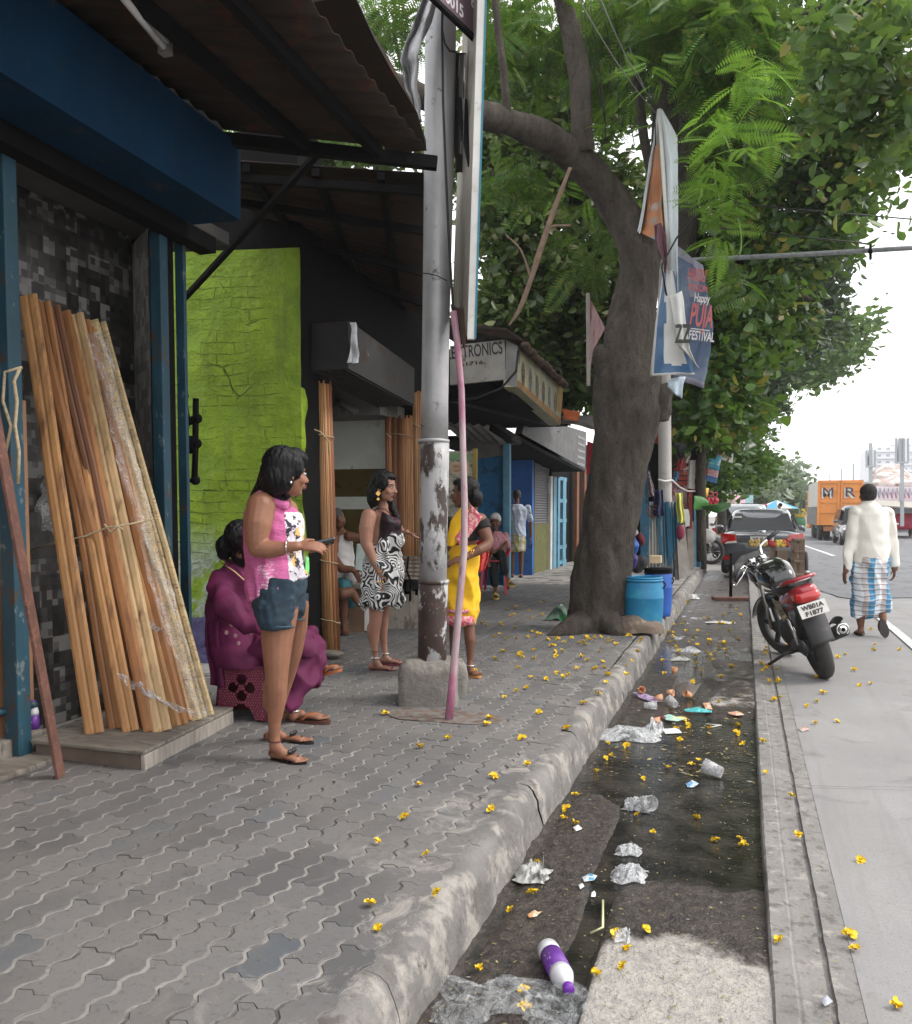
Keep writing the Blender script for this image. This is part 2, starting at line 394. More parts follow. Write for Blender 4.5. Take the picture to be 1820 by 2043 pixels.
# ------------------------------------------------------------ pavement
def m_paver():
    mm, nt, b = nodes('pavement_blocks'); v = coord(nt)
    g = N(nt, 'ShaderNodeNewGeometry'); rnd = g.outputs['Random Per Island']
    c = mixc(nt, rnd, (.094, .092, .094), (.158, .154, .154))
    c = mixc(nt, ramp(nt, rnd, .95, .97), c, (.09, .10, .112))
    c = mixc(nt, ramp(nt, noise_(nt, v, 1.3, 5), .42, .7), c, (.17, .16, .152))
    c = mixc(nt, ramp(nt, noise_(nt, v, 45, 5, .7), .55, .68), c, (.10, .096, .094))
    c = mixc(nt, ramp(nt, noise_(nt, v, 6, 6, .7), .66, .74), c, (.075, .07, .068))
    # lime-white crust near the kerb
    sp = N(nt, 'ShaderNodeSeparateXYZ'); L(nt, g.outputs['Position'], sp.inputs[0])
    near = ramp(nt, sp.outputs[0], -1.45, -1.02)
    crust = math_(nt, 'MULTIPLY', near, ramp(nt, noise_(nt, v, 4, 7, .75, .8), .54, .66))
    c = mixc(nt, crust, c, (.33, .305, .28))
    L(nt, c, b.inputs['Base Color']); b.inputs['Roughness'].default_value = .82
    p = bump_(nt, b, noise_(nt, v, 9, 4), .3, .01); bump_(nt, b, noise_(nt, v, 130, 4, .7), .3, .003, p); return mm
MJ = M('joint_sand', (.265, .25, .235), .95, .35, 4, (.085, .08, .076), (.50, .58), 2.6, .5, 90)
m = MB(); PW, PL = .116, .232
def zx(y): # zigzag offset
    t = ((y - .35) / PL * 8) % 4.0; i = int(t); k = (-1, -.7, 1, .7, -1); return .0125 * (k[i] + (k[i + 1] - k[i]) * (t - i))
def zy(t): return .011 * math.sin(t * 2 * math.pi)
ncol = int((3.6 - 1.0) / PW) + 2
for ci in range(ncol):
    xc = -.962 - PW * (ci + .5)
    for ri in range(int(14.5 / PL)):
        y0 = .35 + ri * PL + (ci % 2) * PL / 2
        cx, cy = xc + noise.noise(Vector((xc, y0, 0))) * .006, y0 + PL / 2
        # drift of the laying pattern
        xs = lambda yy: .018 * math.sin(yy * .45) - .02 * (yy - 2) * .3
        out = []
        for yy in np.linspace(y0, y0 + PL, 9): out.append((xc - PW / 2 + zx(yy), yy + (zy(0) if 0 else 0)))
        for t in (.33, .66): out.append((xc - PW / 2 + zx(y0 + PL) + PW * t, y0 + PL + zy(t)))
        for yy in np.linspace(y0 + PL, y0, 9): out.append((xc + PW / 2 + zx(yy), yy))
        for t in (.66, .33): out.append((xc - PW / 2 + zx(y0) + PW * t, y0 + zy(t)))
        c0 = Vector((xc, cy)); dz = random.uniform(-.0015, .002); tx, ty = random.uniform(-.01, .01), random.uniform(-.012, .012)
        rings = []
        for (gp, z) in ((.0048, -.012), (.0056, -.0025), (.0082, .0)):
            for (px, py) in out:
                ox = 1 if px > xc else -1; oy = 1 if py > cy else -1
                ex = px - ox * gp; ey = py - oy * gp * (.28 if abs(py - cy) > PL / 2 - .012 else .1)
                zz = PAVE + z + dz + (ex - xc) * tx + (ey - cy) * ty + .008 * noise.noise(Vector((ex * 1.2, ey * 1.2, 7)))
                rings.append((ex + xs(cy), ey, zz))
        n = len(out); fs = [(k_ * n + i, (k_ + 1) * n + i, (k_ + 1) * n + (i + 1) % n, k_ * n + (i + 1) % n) for k_ in range(2) for i in range(n)]
        fs.append(tuple(range(3 * n - 1, 2 * n - 1, -1)))
        m.add(rings, fs)
tag(m.build('pavement', m_paver(), origin=(-2, 5, .15)), kind='structure')
m = MB(); m.grid(lambda u, v: (-4.9 + u * 3.9, .2 + v * 22, PAVE - .0030 - (.0 if v < .66 else -.005) + .008 * noise.noise(Vector(((-4.9 + u * 3.9) * 1.2, (.2 + v * 22) * 1.2, 7)))), 40, 120)
tag(m.build('pavement_bed', MJ, origin=(-2, 5, .15)), kind='structure')
# ------------------------------------------------------------ materials for the shop row
MBLUE = M('navy_paint', (.0025, .026, .062), .85, .25, 3, (.008, .028, .052), (.55, .7), 12, .1, spec=.15, stretch=(1, 1, .4), col3=(.035, .04, .045), th3=(.60, .70), s3=7)
MPOST = M('blue_post_paint', (.011, .055, .085), .6, .3, 5, (.12, .15, .16), (.62, .66), 20, .4, 40, col3=(.06, .04, .03), th3=(.58, .64), s3=11, stretch=(1, 1, .5))
MDARK = M('dark_steel', (.008, .0075, .008), .9, .3, 8, bump=.3, spec=.12)
MROOF = M('rusty_roof_sheet', (.034, .026, .021), .8, .3, 3, (.08, .03, .018), (.55, .66), 6, .3, spec=.12)
MWOODD = M('brown_board', (.30, .16, .09), .8, .3, 2, (.14, .08, .05), (.5, .7), 3, .3, 30)
MPLY = M('weathered_ply', (.20, .18, .155), .85, .3, 4, (.11, .095, .08), (.5, .65), 9, .4, 40, stretch=(1, 4, 1))
MPLYE = M('grey_board_edge', (.30, .27, .24), .85, .3, 6, bump=.4, stretch=(1, 6, 1))
MGREY = M('grey_plaster', (.22, .21, .2), .85, .25, 4, (.1, .1, .1), (.6, .68), 9, .3)
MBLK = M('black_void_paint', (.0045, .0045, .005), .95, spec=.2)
MSTRING = M('jute_string', (.42, .34, .22), .9, .3, 60)
MWIRE = M('black_cable', (.012, .012, .013), .6, bump=0)
MSTEEL = M('bare_steel', (.38, .38, .38), .4, .2, 9, metal=.7)
MWHITE = M('dirty_white_paint', (.62, .61, .58), .6, .15, 5, (.4, .37, .32), (.6, .7), 9, .2)
MRUST = M('red_oxide_steel', (.13, .06, .045), .75, .3, 8, (.22, .1, .07), (.55, .66), 30, .3)
def m_mosaic():
    mm, nt, b = nodes('mosaic_tiles'); tc = coord(nt, (1, 1, 1))
    sp = N(nt, 'ShaderNodeSeparateXYZ'); L(nt, tc, sp.inputs[0])
    def cell(s, o):
        cb = N(nt, 'ShaderNodeCombineXYZ')
        L(nt, math_(nt, 'FLOOR', math_(nt, 'MULTIPLY_ADD', sp.outputs[1], s, o)), cb.inputs[0]); L(nt, math_(nt, 'FLOOR', math_(nt, 'MULTIPLY_ADD', sp.outputs[2], s, o)), cb.inputs[1])
        L(nt, math_(nt, 'FLOOR', math_(nt, 'MULTIPLY_ADD', sp.outputs[0], s, o)), cb.inputs[2])
        wn = N(nt, 'ShaderNodeTexWhiteNoise'); L(nt, cb.outputs[0], wn.inputs['Vector']); return wn.outputs[0]
    a, b2 = cell(24, .5), cell(11, .37)
    f = math_(nt, 'MULTIPLY', math_(nt, 'MULTIPLY_ADD', b2, .6, math_(nt, 'MULTIPLY', a, .4)), 1)
    c = mixc(nt, ramp(nt, f, .2, .5), (.010, .009, .009), (.035, .033, .032)); c = mixc(nt, ramp(nt, f, .62, .8), c, (.16, .158, .155))
    L(nt, c, b.inputs['Base Color']); b.inputs['Roughness'].default_value = .35; return mm
MMOS = m_mosaic()
def m_mosaic_light():
    mm, nt, b = nodes('pale_mosaic_tiles'); tc = coord(nt); sp = N(nt, 'ShaderNodeSeparateXYZ'); L(nt, tc, sp.inputs[0])
    cb = N(nt, 'ShaderNodeCombineXYZ'); L(nt, math_(nt, 'FLOOR', math_(nt, 'MULTIPLY', sp.outputs[0], 24)), cb.inputs[0]); L(nt, math_(nt, 'FLOOR', math_(nt, 'MULTIPLY', sp.outputs[2], 18)), cb.inputs[1])
    wn = N(nt, 'ShaderNodeTexWhiteNoise'); L(nt, cb.outputs[0], wn.inputs['Vector'])
    L(nt, mixc(nt, wn.outputs[0], (.16, .16, .155), (.5, .49, .46)), b.inputs['Base Color']); b.inputs['Roughness'].default_value = .4; return mm
def m_green():
    mm, nt, b = nodes('lime_plaster'); v = coord(nt)
    tw = N(nt, 'ShaderNodeVectorMath', operation='ADD'); nn = N(nt, 'ShaderNodeTexNoise'); nn.inputs['Scale'].default_value = 2.6; nn.inputs['Detail'].default_value = 5
    L(nt, v, nn.inputs['Vector']); sc_ = N(nt, 'ShaderNodeVectorMath', operation='SCALE'); sc_.inputs['Scale'].default_value = .10
    L(nt, nn.outputs['Color'], sc_.inputs[0]); L(nt, v, tw.inputs[0]); L(nt, sc_.outputs[0], tw.inputs[1])
    mp = N(nt, 'ShaderNodeMapping'); mp.inputs['Rotation'].default_value = (R(90), 0, 0); L(nt, tw.outputs[0], mp.inputs[0])
    br = N(nt, 'ShaderNodeTexBrick'); br.inputs['Scale'].default_value = 1; br.inputs['Brick Width'].default_value = .25; br.inputs['Row Height'].default_value = .085
    br.inputs['Mortar Size'].default_value = .007; br.inputs['Mortar Smooth'].default_value = .7; L(nt, mp.outputs[0], br.inputs['Vector'])
    f1 = noise_(nt, v, 1.6, 5); f2 = noise_(nt, v, 3.2, 6, .65); f3 = noise_(nt, v, 30, 5)
    mask = math_(nt, 'MULTIPLY', math_(nt, 'MULTIPLY', ramp(nt, f1, .5, .62), ramp(nt, f3, .40, .55)), br.outputs['Fac'])
    c = mixc(nt, ramp(nt, f2, .35, .7), (.15, .25, .006), (.29, .44, .014))
    c = mixc(nt, ramp(nt, f3, .6, .75), c, (.13, .20, .012)); c = mixc(nt, math_(nt, 'MULTIPLY', ramp(nt, noise_(nt, coord(nt, (2.5, 2.5, .35)), 3, 6, .7), .52, .68), .55), c, (.10, .14, .02))
    crk = N(nt, 'ShaderNodeTexVoronoi', feature='DISTANCE_TO_EDGE'); crk.inputs['Scale'].default_value = 1.3; L(nt, tw.outputs[0], crk.inputs['Vector'])
    cm = math_(nt, 'MULTIPLY', math_(nt, 'SUBTRACT', 1, ramp(nt, crk.outputs[0], .0, .006)), ramp(nt, f1, .56, .62))
    c = mixc(nt, math_(nt, 'MULTIPLY', mask, .35), c, (.07, .12, .008)); c = mixc(nt, math_(nt, 'MULTIPLY', cm, .7), c, (.08, .13, .01))
    sp = N(nt, 'ShaderNodeSeparateXYZ'); g = N(nt, 'ShaderNodeNewGeometry'); L(nt, g.outputs['Position'], sp.inputs[0])
    low = math_(nt, 'MULTIPLY', math_(nt, 'SUBTRACT', 1, ramp(nt, sp.outputs[2], .95, 1.3)), ramp(nt, noise_(nt, v, 3.3, 7, .6, .4), .46, .5))
    c = mixc(nt, low, c, mixc(nt, ramp(nt, f3, .4, .6), (.23, .30, .20), (.38, .42, .36)))
    base = math_(nt, 'SUBTRACT', 1, ramp(nt, math_(nt, 'MULTIPLY_ADD', f3, .05, sp.outputs[2]), .545, .56))
    pb = mixc(nt, ramp(nt, f2, .4, .6), (.055, .045, .14), (.13, .12, .24)); pb = mixc(nt, ramp(nt, noise_(nt, v, 9, 7, .7), .58, .62), pb, (.28, .27, .32))
    c = mixc(nt, base, c, pb); L(nt, c, b.inputs['Base Color']); b.inputs['Roughness'].default_value = .6
    hh = math_(nt, 'SUBTRACT', math_(nt, 'MULTIPLY', f2, 1.2), math_(nt, 'ADD', math_(nt, 'MULTIPLY', mask, .5), cm))
    p = bump_(nt, b, hh, 1, .06); bump_(nt, b, f3, .35, .01, p); return mm
MGREEN = m_green()
# ------------------------------------------------------------ first shop: blue frame, mosaic back wall
S1 = thing('blue_fronted_shop', 'shop with deep navy blue fascia box, blue posts and dark mosaic tiled wall', 'shop', (-3.4, 4, 0.15))
# fascia box; bottom front edge, bottom back edge, top edge read off the photograph
a0 = AX(20, 118, -2.92); a1 = AX(480, 440, -2.92); t1 = AX(480, 290, -2.92); t0 = AX(160, 0, -2.92)
k0 = AX(0, 210, -3.24); k1 = AX(352, 431, -3.24)
zt0 = t1.z + (t0.z - t1.z) * ((a0.y - t1.y) / (t0.y - t1.y))
def ext(p, q, y): t = (y - p.y) / (q.y - p.y); return p + (q - p) * t
fa, ft, fk = ext(a0, a1, .8), ext(Vector((-2.92, a0.y, zt0)), t1, .8), ext(k0, k1, .8)
for p_ in (fa, ft, fk): p_.y = -7
e_y = a1.y; k1e = Vector((-3.24, e_y - .02, k1.z))
m = MB(); tb0 = Vector((-3.3, -7, ft.z)); tb1 = Vector((-3.3, e_y, t1.z))
m.add([fa, a1, t1, ft, fk, k1e, tb1, tb0], [(0, 1, 2, 3), (4, 5, 1, 0), (7, 6, 5, 4), (3, 2, 6, 7), (1, 5, 6, 2), (0, 3, 7, 4)])
m.build('fascia_box', MBLUE, S1)
m = MB(); m.box((-3.25, -7, 3.3), (-3.0, e_y - .05, t1.z + .13)); m.build('filler_beam', MBLK, S1)
m = MB(); m.bar((-3.33, -7, fk.z - .04), (-3.33, 5.0, k1e.z - .04), .12, .10); m.build('shutter_rail', MDARK, S1)
XP = -3.42
pl = AX(16, 700, XP); pr = AX(320, 700, XP); m = MB()
m.bar((XP, pl.y, .15), (XP, pl.y, 3.2), .085, .085, (1, 0, 0)); m.build('post', MPOST, S1, bevel=.006)
m = MB(); m.bar((XP, pr.y, .15), (XP, pr.y, 3.25), .075, .08, (1, 0, 0)); m.build('post', MPOST, S1, bevel=.006)
pe = AX(364, 1000, XP + .02); pd = AX(347, 1000, XP)
m = MB(); m.bar((XP - .03, pd.y, .15), (XP - .03, pd.y, 3.25), .06, .07, (1, 0, 0)); m.build('shutter_guide', MDARK, S1)
m = MB(); m.bar((XP + .015, pe.y + .03, .15), (XP + .015, pe.y + .03, 3.2), .03, .06, (1, 0, 0)); m.build('shutter_edge', MPOST, S1)
XM = -3.78
me_ = AX(268, 700, XM)
m = MB(); m.box((XM - .12, -7, .15), (XM, me_.y, 3.15)); m.build('mosaic_wall', MMOS, S1)
m = MB(); lp = AX(300, 700, -3.46); m.add([(XM, me_.y, .15), (-3.46, lp.y, .15), (-3.46, lp.y, 3.1), (XM, me_.y, 3.1), (XM, me_.y + .1, .15), (-3.46, lp.y + .1, .15), (-3.46, lp.y + .1, 3.1), (XM, me_.y + .1, 3.1)], [(0, 1, 2, 3), (5, 4, 7, 6), (3, 2, 6, 7)]); m.build('tiled_pier', m_mosaic_light(), S1)
m = MB(); m.box((-4.3, -7, 3.16), (-3.3, 5.2, 3.24)); m.build('ceiling', M('grey_ceiling', (.07, .066, .062), .9), S1)
m = MB(); b0 = AX(-60, 1000, -3.5); b1 = AX(58, 1000, -3.5)
m.box((-3.55, b0.y - 1, .22), (-3.5, b1.y, 1.95)); m.build('lower_panel', MWOODD, S1, bevel=.004)
m = MB(); c0 = AX(-60, 1435, -3.47); c1 = AX(72, 1405, -3.47); m.tube([c0, c1], .018, 8); m.build('conduit', MPOST, S1)
m = MB(); m.box((-3.72, 1, .10), (-3.42, 3.62, .26)); m.box((-3.42, 1, .1), (-3.2, 3.5, .175)); m.build('threshold', MPLY, S1, bevel=.01)
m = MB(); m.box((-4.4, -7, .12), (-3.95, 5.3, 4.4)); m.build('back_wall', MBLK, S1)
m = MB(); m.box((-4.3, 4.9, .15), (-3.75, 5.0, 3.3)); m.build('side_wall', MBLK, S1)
# iron shutter lock bars on the green side wall
m = MB(); yb = 5.55
def q(u, v, d=0): return DP(u, v, 6.25 + d)
m.tube([q(368, 742), q(368, 800), q(374, 838)], .022, 8); m.tube([q(391, 795), q(390, 900), q(388, 960)], .022, 8); m.tube([q(372, 842), q(395, 835)], .03, 8)
m.tube([q(366, 880), q(394, 883)], .035, 8); m.tube([q(366, 958), q(392, 960)], .014, 8); m.tube([q(372, 820), q(372, 905)], .018, 8); m.tube([q(384, 870), q(384, 905)], .032, 8)
for u, v in ((367, 790), (372, 842), (394, 835), (368, 883), (393, 885), (390, 958)): m.ell(q(u, v), .035)
m.tube([q(366, 842), q(366, 842, .75)], .014, 6); m.tube([q(366, 958), q(366, 958, .75)], .014, 6)
one('lock_bars', 'black iron shutter lock bars fixed to the lime green wall beside the blue post', 'lock', m, MDARK)
# ------------------------------------------------------------ green building
gl = DP(340, 1300, 7.16); gr = DP(606, 1300, 7.02); yr = gr.y
S2 = thing('green_building', 'lime green plastered brick wall with purple base band and dark upper storey', 'building', (gr.x - .5, gr.y, .15))
gtop = DP(600, 500, 7.0).z
m = MB(); ang = math.atan2(gr.y - gl.y, gr.x - gl.x)
def gw(u, v): # wall sheet with relief
    p = gl.lerp(gr, u * 1.0) ; z = .15 + v * (gtop - .12); nn = noise.noise(Vector((u * 5, v * 9, 2))); n2 = noise.noise(Vector((u * 16, v * 26, 5)))
    cr = (1 - v) * 0 + .0
    return (p.x + cr, p.y + nn * .014 + n2 * .006, z)
m.grid(gw, 60, 120); m.build('wall', MGREEN, S2)
m = MB(); r0 = Vector((gr.x, gr.y, 0)); r1 = DP(633, 1300, 7.5)
def gw2(u, v):
    p = r0.lerp(Vector((r1.x, r1.y, 0)), u); z = .15 + v * (2.22); nn = noise.noise(Vector((u * 3, v * 9, 8))); return (p.x + nn * .02, p.y + nn * .01, z)
m.grid(gw2, 12, 90); m.build('wall_reveal', MGREEN, S2)
m = MB(); m.box((gl.x - 1.6, max(gl.y, gr.y) + .03, .15), (gr.x - .03, gr.y + .45, gtop + 1.0)); m.build('core', MBLK, S2)
# parts behind: dark fascia above the mats shop
yS, yE = r1.y, AX(838, 900, -3.42).y
m = MB(); z_l = AX(640, 748, -3.42).z
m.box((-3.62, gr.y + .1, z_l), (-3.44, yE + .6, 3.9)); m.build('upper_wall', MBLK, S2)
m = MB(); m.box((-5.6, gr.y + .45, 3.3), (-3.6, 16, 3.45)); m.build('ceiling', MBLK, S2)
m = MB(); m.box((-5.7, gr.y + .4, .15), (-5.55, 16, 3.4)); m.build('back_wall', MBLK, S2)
# interior side wall with tiled bands facing the street end
yi = DP(700, 1000, 10.2).y
MTW = M('white_wall_tile', (.82, .86, .78), .25, .1, 3, (.45, .46, .38), (.6, .7), 6, .05)
MTB = M('brown_wall_tile', (.13, .10, .035), .3, .2, 5, bump=.05)
zz = lambda v: DP(700, v, 10.2).z
m = MB(); xL, xR = -5.5, -3.62
for mat_i, (va, vb) in enumerate(((1300, 1016), (1016, 991), (991, 936), (936, 700))):
    m.cur = mat_i % 2 == 0 and 1 or 0; m.add([(xL, yi, zz(va)), (xR, yi, zz(va)), (xR, yi, zz(vb)), (xL, yi, zz(vb)), (xL, yi + .12, zz(va)), (xR, yi + .12, zz(va)), (xR, yi + .12, zz(vb)), (xL, yi + .12, zz(vb))], [(0, 1, 2, 3), (1, 5, 6, 2)])
m.build('tiled_side_wall', [MTW, MTB], S2)
m = MB(); m.box((-5, yi - .5, zz(840)), (-3.75, yi - .003, zz(770))); m.build('hood', MGREY, S2, bevel=.01)
m = MB(); p1, p2 = DP(668, 800, 9.62), DP(714, 822, 9.62); m.tube([p1, p2], .03, 8); m.tube([DP(676, 795, 9.6), DP(690, 812, 9.6)], .008, 5)
for u in (676, 690, 704): m.tube([DP(u, 812, 9.64), DP(u + 1, 832, 9.64)], .006, 5)
m.build('tube_bracket', MGREY, S2)
m = MB(); m.box((-3.66, yi - .02, .15), (-3.5, yi + .14, 2.9)); m.build('door_frame', MDARK, S2)
# rolling shutter housing over the mats shop
hb = [AX(695, 735, -3.05), AX(697, 640, -3.05), AX(827, 808, -3.05), AX(827, 735, -3.05)]
MSHB = M('grimy_tin', (.05, .049, .05), .6, .35, 2.5, (.05, .035, .03), (.5, .65), 5, .3, metal=.5, col3=(.3, .31, .32), th3=(.66, .75), s3=4)
H = thing('shutter_housing', 'grimy tin shutter box with crumpled corner above the bamboo mat shop', 'shutter box', hb[0])
m = MB(); y0, y1 = hb[0].y, hb[2].y; m.add([hb[0], hb[2], hb[3], hb[1]] + [Vector((-3.43, p.y, p.z)) for p in (hb[0], hb[2], hb[3], hb[1])], [(0, 1, 2, 3), (4, 7, 6, 5), (0, 4, 5, 1), (3, 2, 6, 7), (0, 3, 7, 4), (1, 5, 6, 2)])
m.build('box', MSHB, H)
m = MB()
for k in range(9):
    x = -3.08 - k * .042; m.bar((x, y0 + .02, hb[0].z - .006), (x, y1 - .02, hb[2].z - .006), .018, .012)
m.build('under_slats', MSHB, H)
m = MB(); c_ = hb[0].lerp(hb[1], .5); m.grid(lambda u, v: wob((-3.04 + .03 * math.sin(u * 9 + v * 3), y0 - .03 + u * .16, hb[0].z + .05 + v * (hb[1].z - hb[0].z - .06)), 6, .03), 10, 14); m.build('torn_flap', M('crumpled_foil', (.35, .36, .38), .35, .3, 9, metal=.6, bump=.4), H)
# ------------------------------------------------------------ awnings (corrugated sheets)
def corrugated(name, label, A, B, C_, D_, nper, amp, purlins, loc, mat=MROOF, extra=None):
    """sheet over quad A,B (near edge inner->outer), D_,C_ (far edge inner->outer); ridges run A->B"""
    T = thing(name, label, 'awning', loc); m = MB(); n = nper * 6
    def f(u, v):
        p = (A.lerp(B, u)).lerp(D_.lerp(C_, u), v); return (p.x, p.y, p.z + amp * math.sin(v * nper * 2 * math.pi))
    m.grid(f, 6, n); m.build('roof_sheet', mat, T, thick=.004)
    for (u0, u1, wz) in purlins:
        m = MB(); a = A.lerp(B, u0) - ZV * (amp + wz / 2); b_ = D_.lerp(C_, u1) - ZV * (amp + wz / 2); m.bar(a, b_, .05, wz); m.build('purlin', MDARK, T)
    return T
ya = 5.05
A = Vector((-3.25, -7, 3.82)); B = Vector((-1.78, -7, 4.04)); 
C_ = AX(846, 285, -1.93); D_ = AX(455, 262, -3.1)
C_ = DP(852, 300, 5.35); D_ = DP(452, 258, 5.35)
far_dir = (C_ - D_).normalized(); 
T1 = corrugated('street_awning', 'rusty corrugated awning over the blue fronted shop', A, B, C_, D_, 88, .012, ((.36, .40, .07), (.72, .76, .07)), (-2.5, 3, 3.6))
m = MB(); m.bar(D_ - ZV * .06 - far_dir * .1, C_ - ZV * .07 + far_dir * .06, .06, .07); m.build('end_beam', MDARK, T1)
m = MB(); m.bar(DP(640, 300, 5.5), DP(361, 603, 6.9), .04, .03); m.build('brace', MDARK, T1)
ed = [DP(u, v, d) for u, v, d in ((700, -20, 4.4), (740, 70, 4.75), (775, 125, 4.9), (822, 215, 5.2), (850, 290, 5.35))]
m = MB(); vs = []
for k, p in enumerate(ed):
    vs += [p + Vector((-.25, 0, -.02)), p + Vector((.02 + .03 * math.sin(k * 3), 0, -.03)), p + Vector((.0, 0, .03)), p + Vector((-.25, 0, .02))]
fs = [(0, 1, 2, 3), (4 * len(ed) - 1, 4 * len(ed) - 2, 4 * len(ed) - 3, 4 * len(ed) - 4)]
for k in range(len(ed) - 1):
    for j in range(4): fs.append((k * 4 + j, k * 4 + 4 + j, k * 4 + 4 + (j + 1) % 4, k * 4 + (j + 1) % 4))
m.add(vs, fs); m.build('edge_trim', MROOF, T1)
m = MB(); l0, l1 = DP(228, -28, 3.75), DP(330, 98, 4.3); m.tube([l0, l1], .018, 10)
LT = thing('tube_light', 'unlit fluorescent tube hanging under the rusty awning', 'light', l0); m.build('tube', M('milky_tube', (.55, .55, .55), .4, bump=0), LT)
m = MB(); m.bar(l0 + ZV * .03, l1 + ZV * .03, .045, .03); m.build('batten', MWHITE, LT)
for p in (l0, l1):
    m = MB(); m.box(tuple(p - Vector((.025, .025, .025))), tuple(p + Vector((.025, .025, .05)))); m.build('end_cap', MGREY, LT)
# second, lower awning
A = DP(478, 308, 5.75); B = DP(848, 345, 5.75); C_ = DP(846, 630, 9.6); D_ = DP(590, 520, 8.6)
A = Vector((-3.35, A.y, A.z)) ; 
T2 = corrugated('lower_awning', 'lower dark corrugated awning over the green wall and mat shop', A, B, C_, D_, 22, .012, ((.18, .2, .05), (.5, .5, .05), (.8, .8, .05)), (-2.8, 7, 3.3))
for t in (.02, .22, .5, .78):
    m = MB(); m.bar(A.lerp(D_, t) - ZV * .09, B.lerp(C_, t) - ZV * .09, .05, .05); m.build('cross_beam', MDARK, T2)
# ------------------------------------------------------------ electronics shop
X3 = -2.6
n0, n1, f0, f1 = AX(1034, 694, X3), AX(1032, 771, X3), AX(1123, 775, X3), AX(1118, 848, X3)
S3 = thing('electronics_shop', 'old shop corner with faded sign boards, peeling blue walls and grey fascia', 'shop', (-3.6, n0.y, .15))
MSGN = M('faded_sign_board', (.30, .285, .26), .7, .25, 4, (.16, .12, .09), (.58, .68), 7, .2)
MLET = M('black_sign_paint', (.02, .02, .022), .7, bump=0)
MREDP = M('red_sign_paint', (.4, .05, .05), .6, bump=0)
wn = Vector((-.13, .0, 0))
m = MB(); m.add([n1, f1, f0, n0] + [p + wn * 1.3 for p in (n1, f1, f0, n0)], [(0, 1, 2, 3), (4, 7, 6, 5), (0, 4, 5, 1), (3, 2, 6, 7), (0, 3, 7, 4), (1, 5, 6, 2)])
SB = m.build('street_sign_board', M('peeling_yellow_sign', (.40, .39, .24), .6, .25, 3, (.32, .30, .27), (.5, .62), 4, .2), S3)
def onq(A_, B_, C2, D2, s, t): return (A_.lerp(B_, s)).lerp(D2.lerp(C2, s), t) + Vector((.006, 0, 0))
MPIC = [M('photo_print_%s' % k, c, .6, .6, 14, (.04, .03, .03), (.45, .55), 22, 0) for k, c in (('brown', (.22, .14, .1)), ('grey', (.25, .25, .25)), ('olive', (.25, .24, .12)))]
for k in range(6):
    s = .10 + k * .145; m = MB(); cx = onq(n1, f1, f0, n0, s, .45); du = (f1 - n1).normalized() * .085; dv = ZV * .15
    m.add([cx + du * math.cos(t) + dv * math.sin(t) for t in np.linspace(0, 2 * math.pi, 18)[:-1]], [tuple(range(17))]); m.build('portrait_patch', MPIC[k % 3], S3)
m = MB(); m.add([onq(n1, f1, f0, n0, a, b_) for a, b_ in ((0, .02), (1, .02), (1, .17), (0, .17))], [(0, 1, 2, 3)]); m.build('sign_band', M('orange_band', (.38, .2, .08), .7, .3, 6), S3)
m = MB(); m.add([onq(n1, f1, f0, n0, a, b_) for a, b_ in ((.86, .3), (1, .3), (1, .98), (.86, .98))], [(0, 1, 2, 3)]); m.build('sign_corner', M('orange_patch', (.42, .26, .05), .7, .4, 6), S3)
yF = n1.y
def q3(u, v): return AY(u, v, yF)
m = MB(); ff = [q3(898, 768), q3(1009, 757), q3(1007, 677), q3(898, 690)]; m.plate(ff, (0, .06, 0)); m.build('front_sign_board', MSGN, S3)
m = MB(); m.plate([q3(1010, 768), q3(1031, 772), q3(1033, 690), q3(1010, 678)], (0, .14, 0)); m.build('corner_box', MGREY, S3)
xd = ff[1] - ff[0]
text('ELECTRONICS', q3(884, 718) - Vector((0, .004, 0)), xd, ZV, (q3(900, 693) - q3(900, 717)).z, MLET, S3, width=(q3(1003, 700) - q3(884, 700)).length, bold=.012)
text('61716', q3(918, 731) - Vector((0, .004, 0)), xd, ZV, .045, MLET, S3, width=(q3(965, 700) - q3(918, 700)).length, bold=.02)
# roof over
m = MB(); r = [q3(896, 672), q3(1030, 690), AX(1125, 775, X3 + .06), Vector((-3.9, f0.y, f0.z + .3))]
m.plate([q3(860, 655) + Vector((0, -.15, 0)), q3(1016, 664) + Vector((0, -.15, 0)), q3(1046, 690) + Vector((.05, -.1, 0)), AX(1132, 772, X3 + .08), Vector((-4.0, f0.y, f0.z + .55)), Vector((-4.0, yF, 3.9))], (0, 0, .03)); m.build('roof', MROOF, S3)
m = MB()
for k in range(22):
    p = AX(1046, 690, X3 + .1).lerp(AX(1128, 768, X3 + .1), k / 21); m.ell(wob(p, 9, .03), (.06, .07, .04), None, 8, 5)
m.build('roof_tiles', M('terracotta', (.10, .06, .045), .9, .4, 12, (.08, .06, .05), (.5, .6), 9), S3)
# ceiling & dark mass under the sign
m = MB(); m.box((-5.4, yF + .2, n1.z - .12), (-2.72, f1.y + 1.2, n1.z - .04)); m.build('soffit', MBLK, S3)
m = MB(); m.bar(q3(900, 800), AX(1110, 850, -2.75), .03, .03); m.tube([q3(1034, 700), q3(1030, 740), q3(1000, 775), q3(950, 795), q3(900, 800)], .014, 6); m.build('hanging_cable', MWIRE, S3)
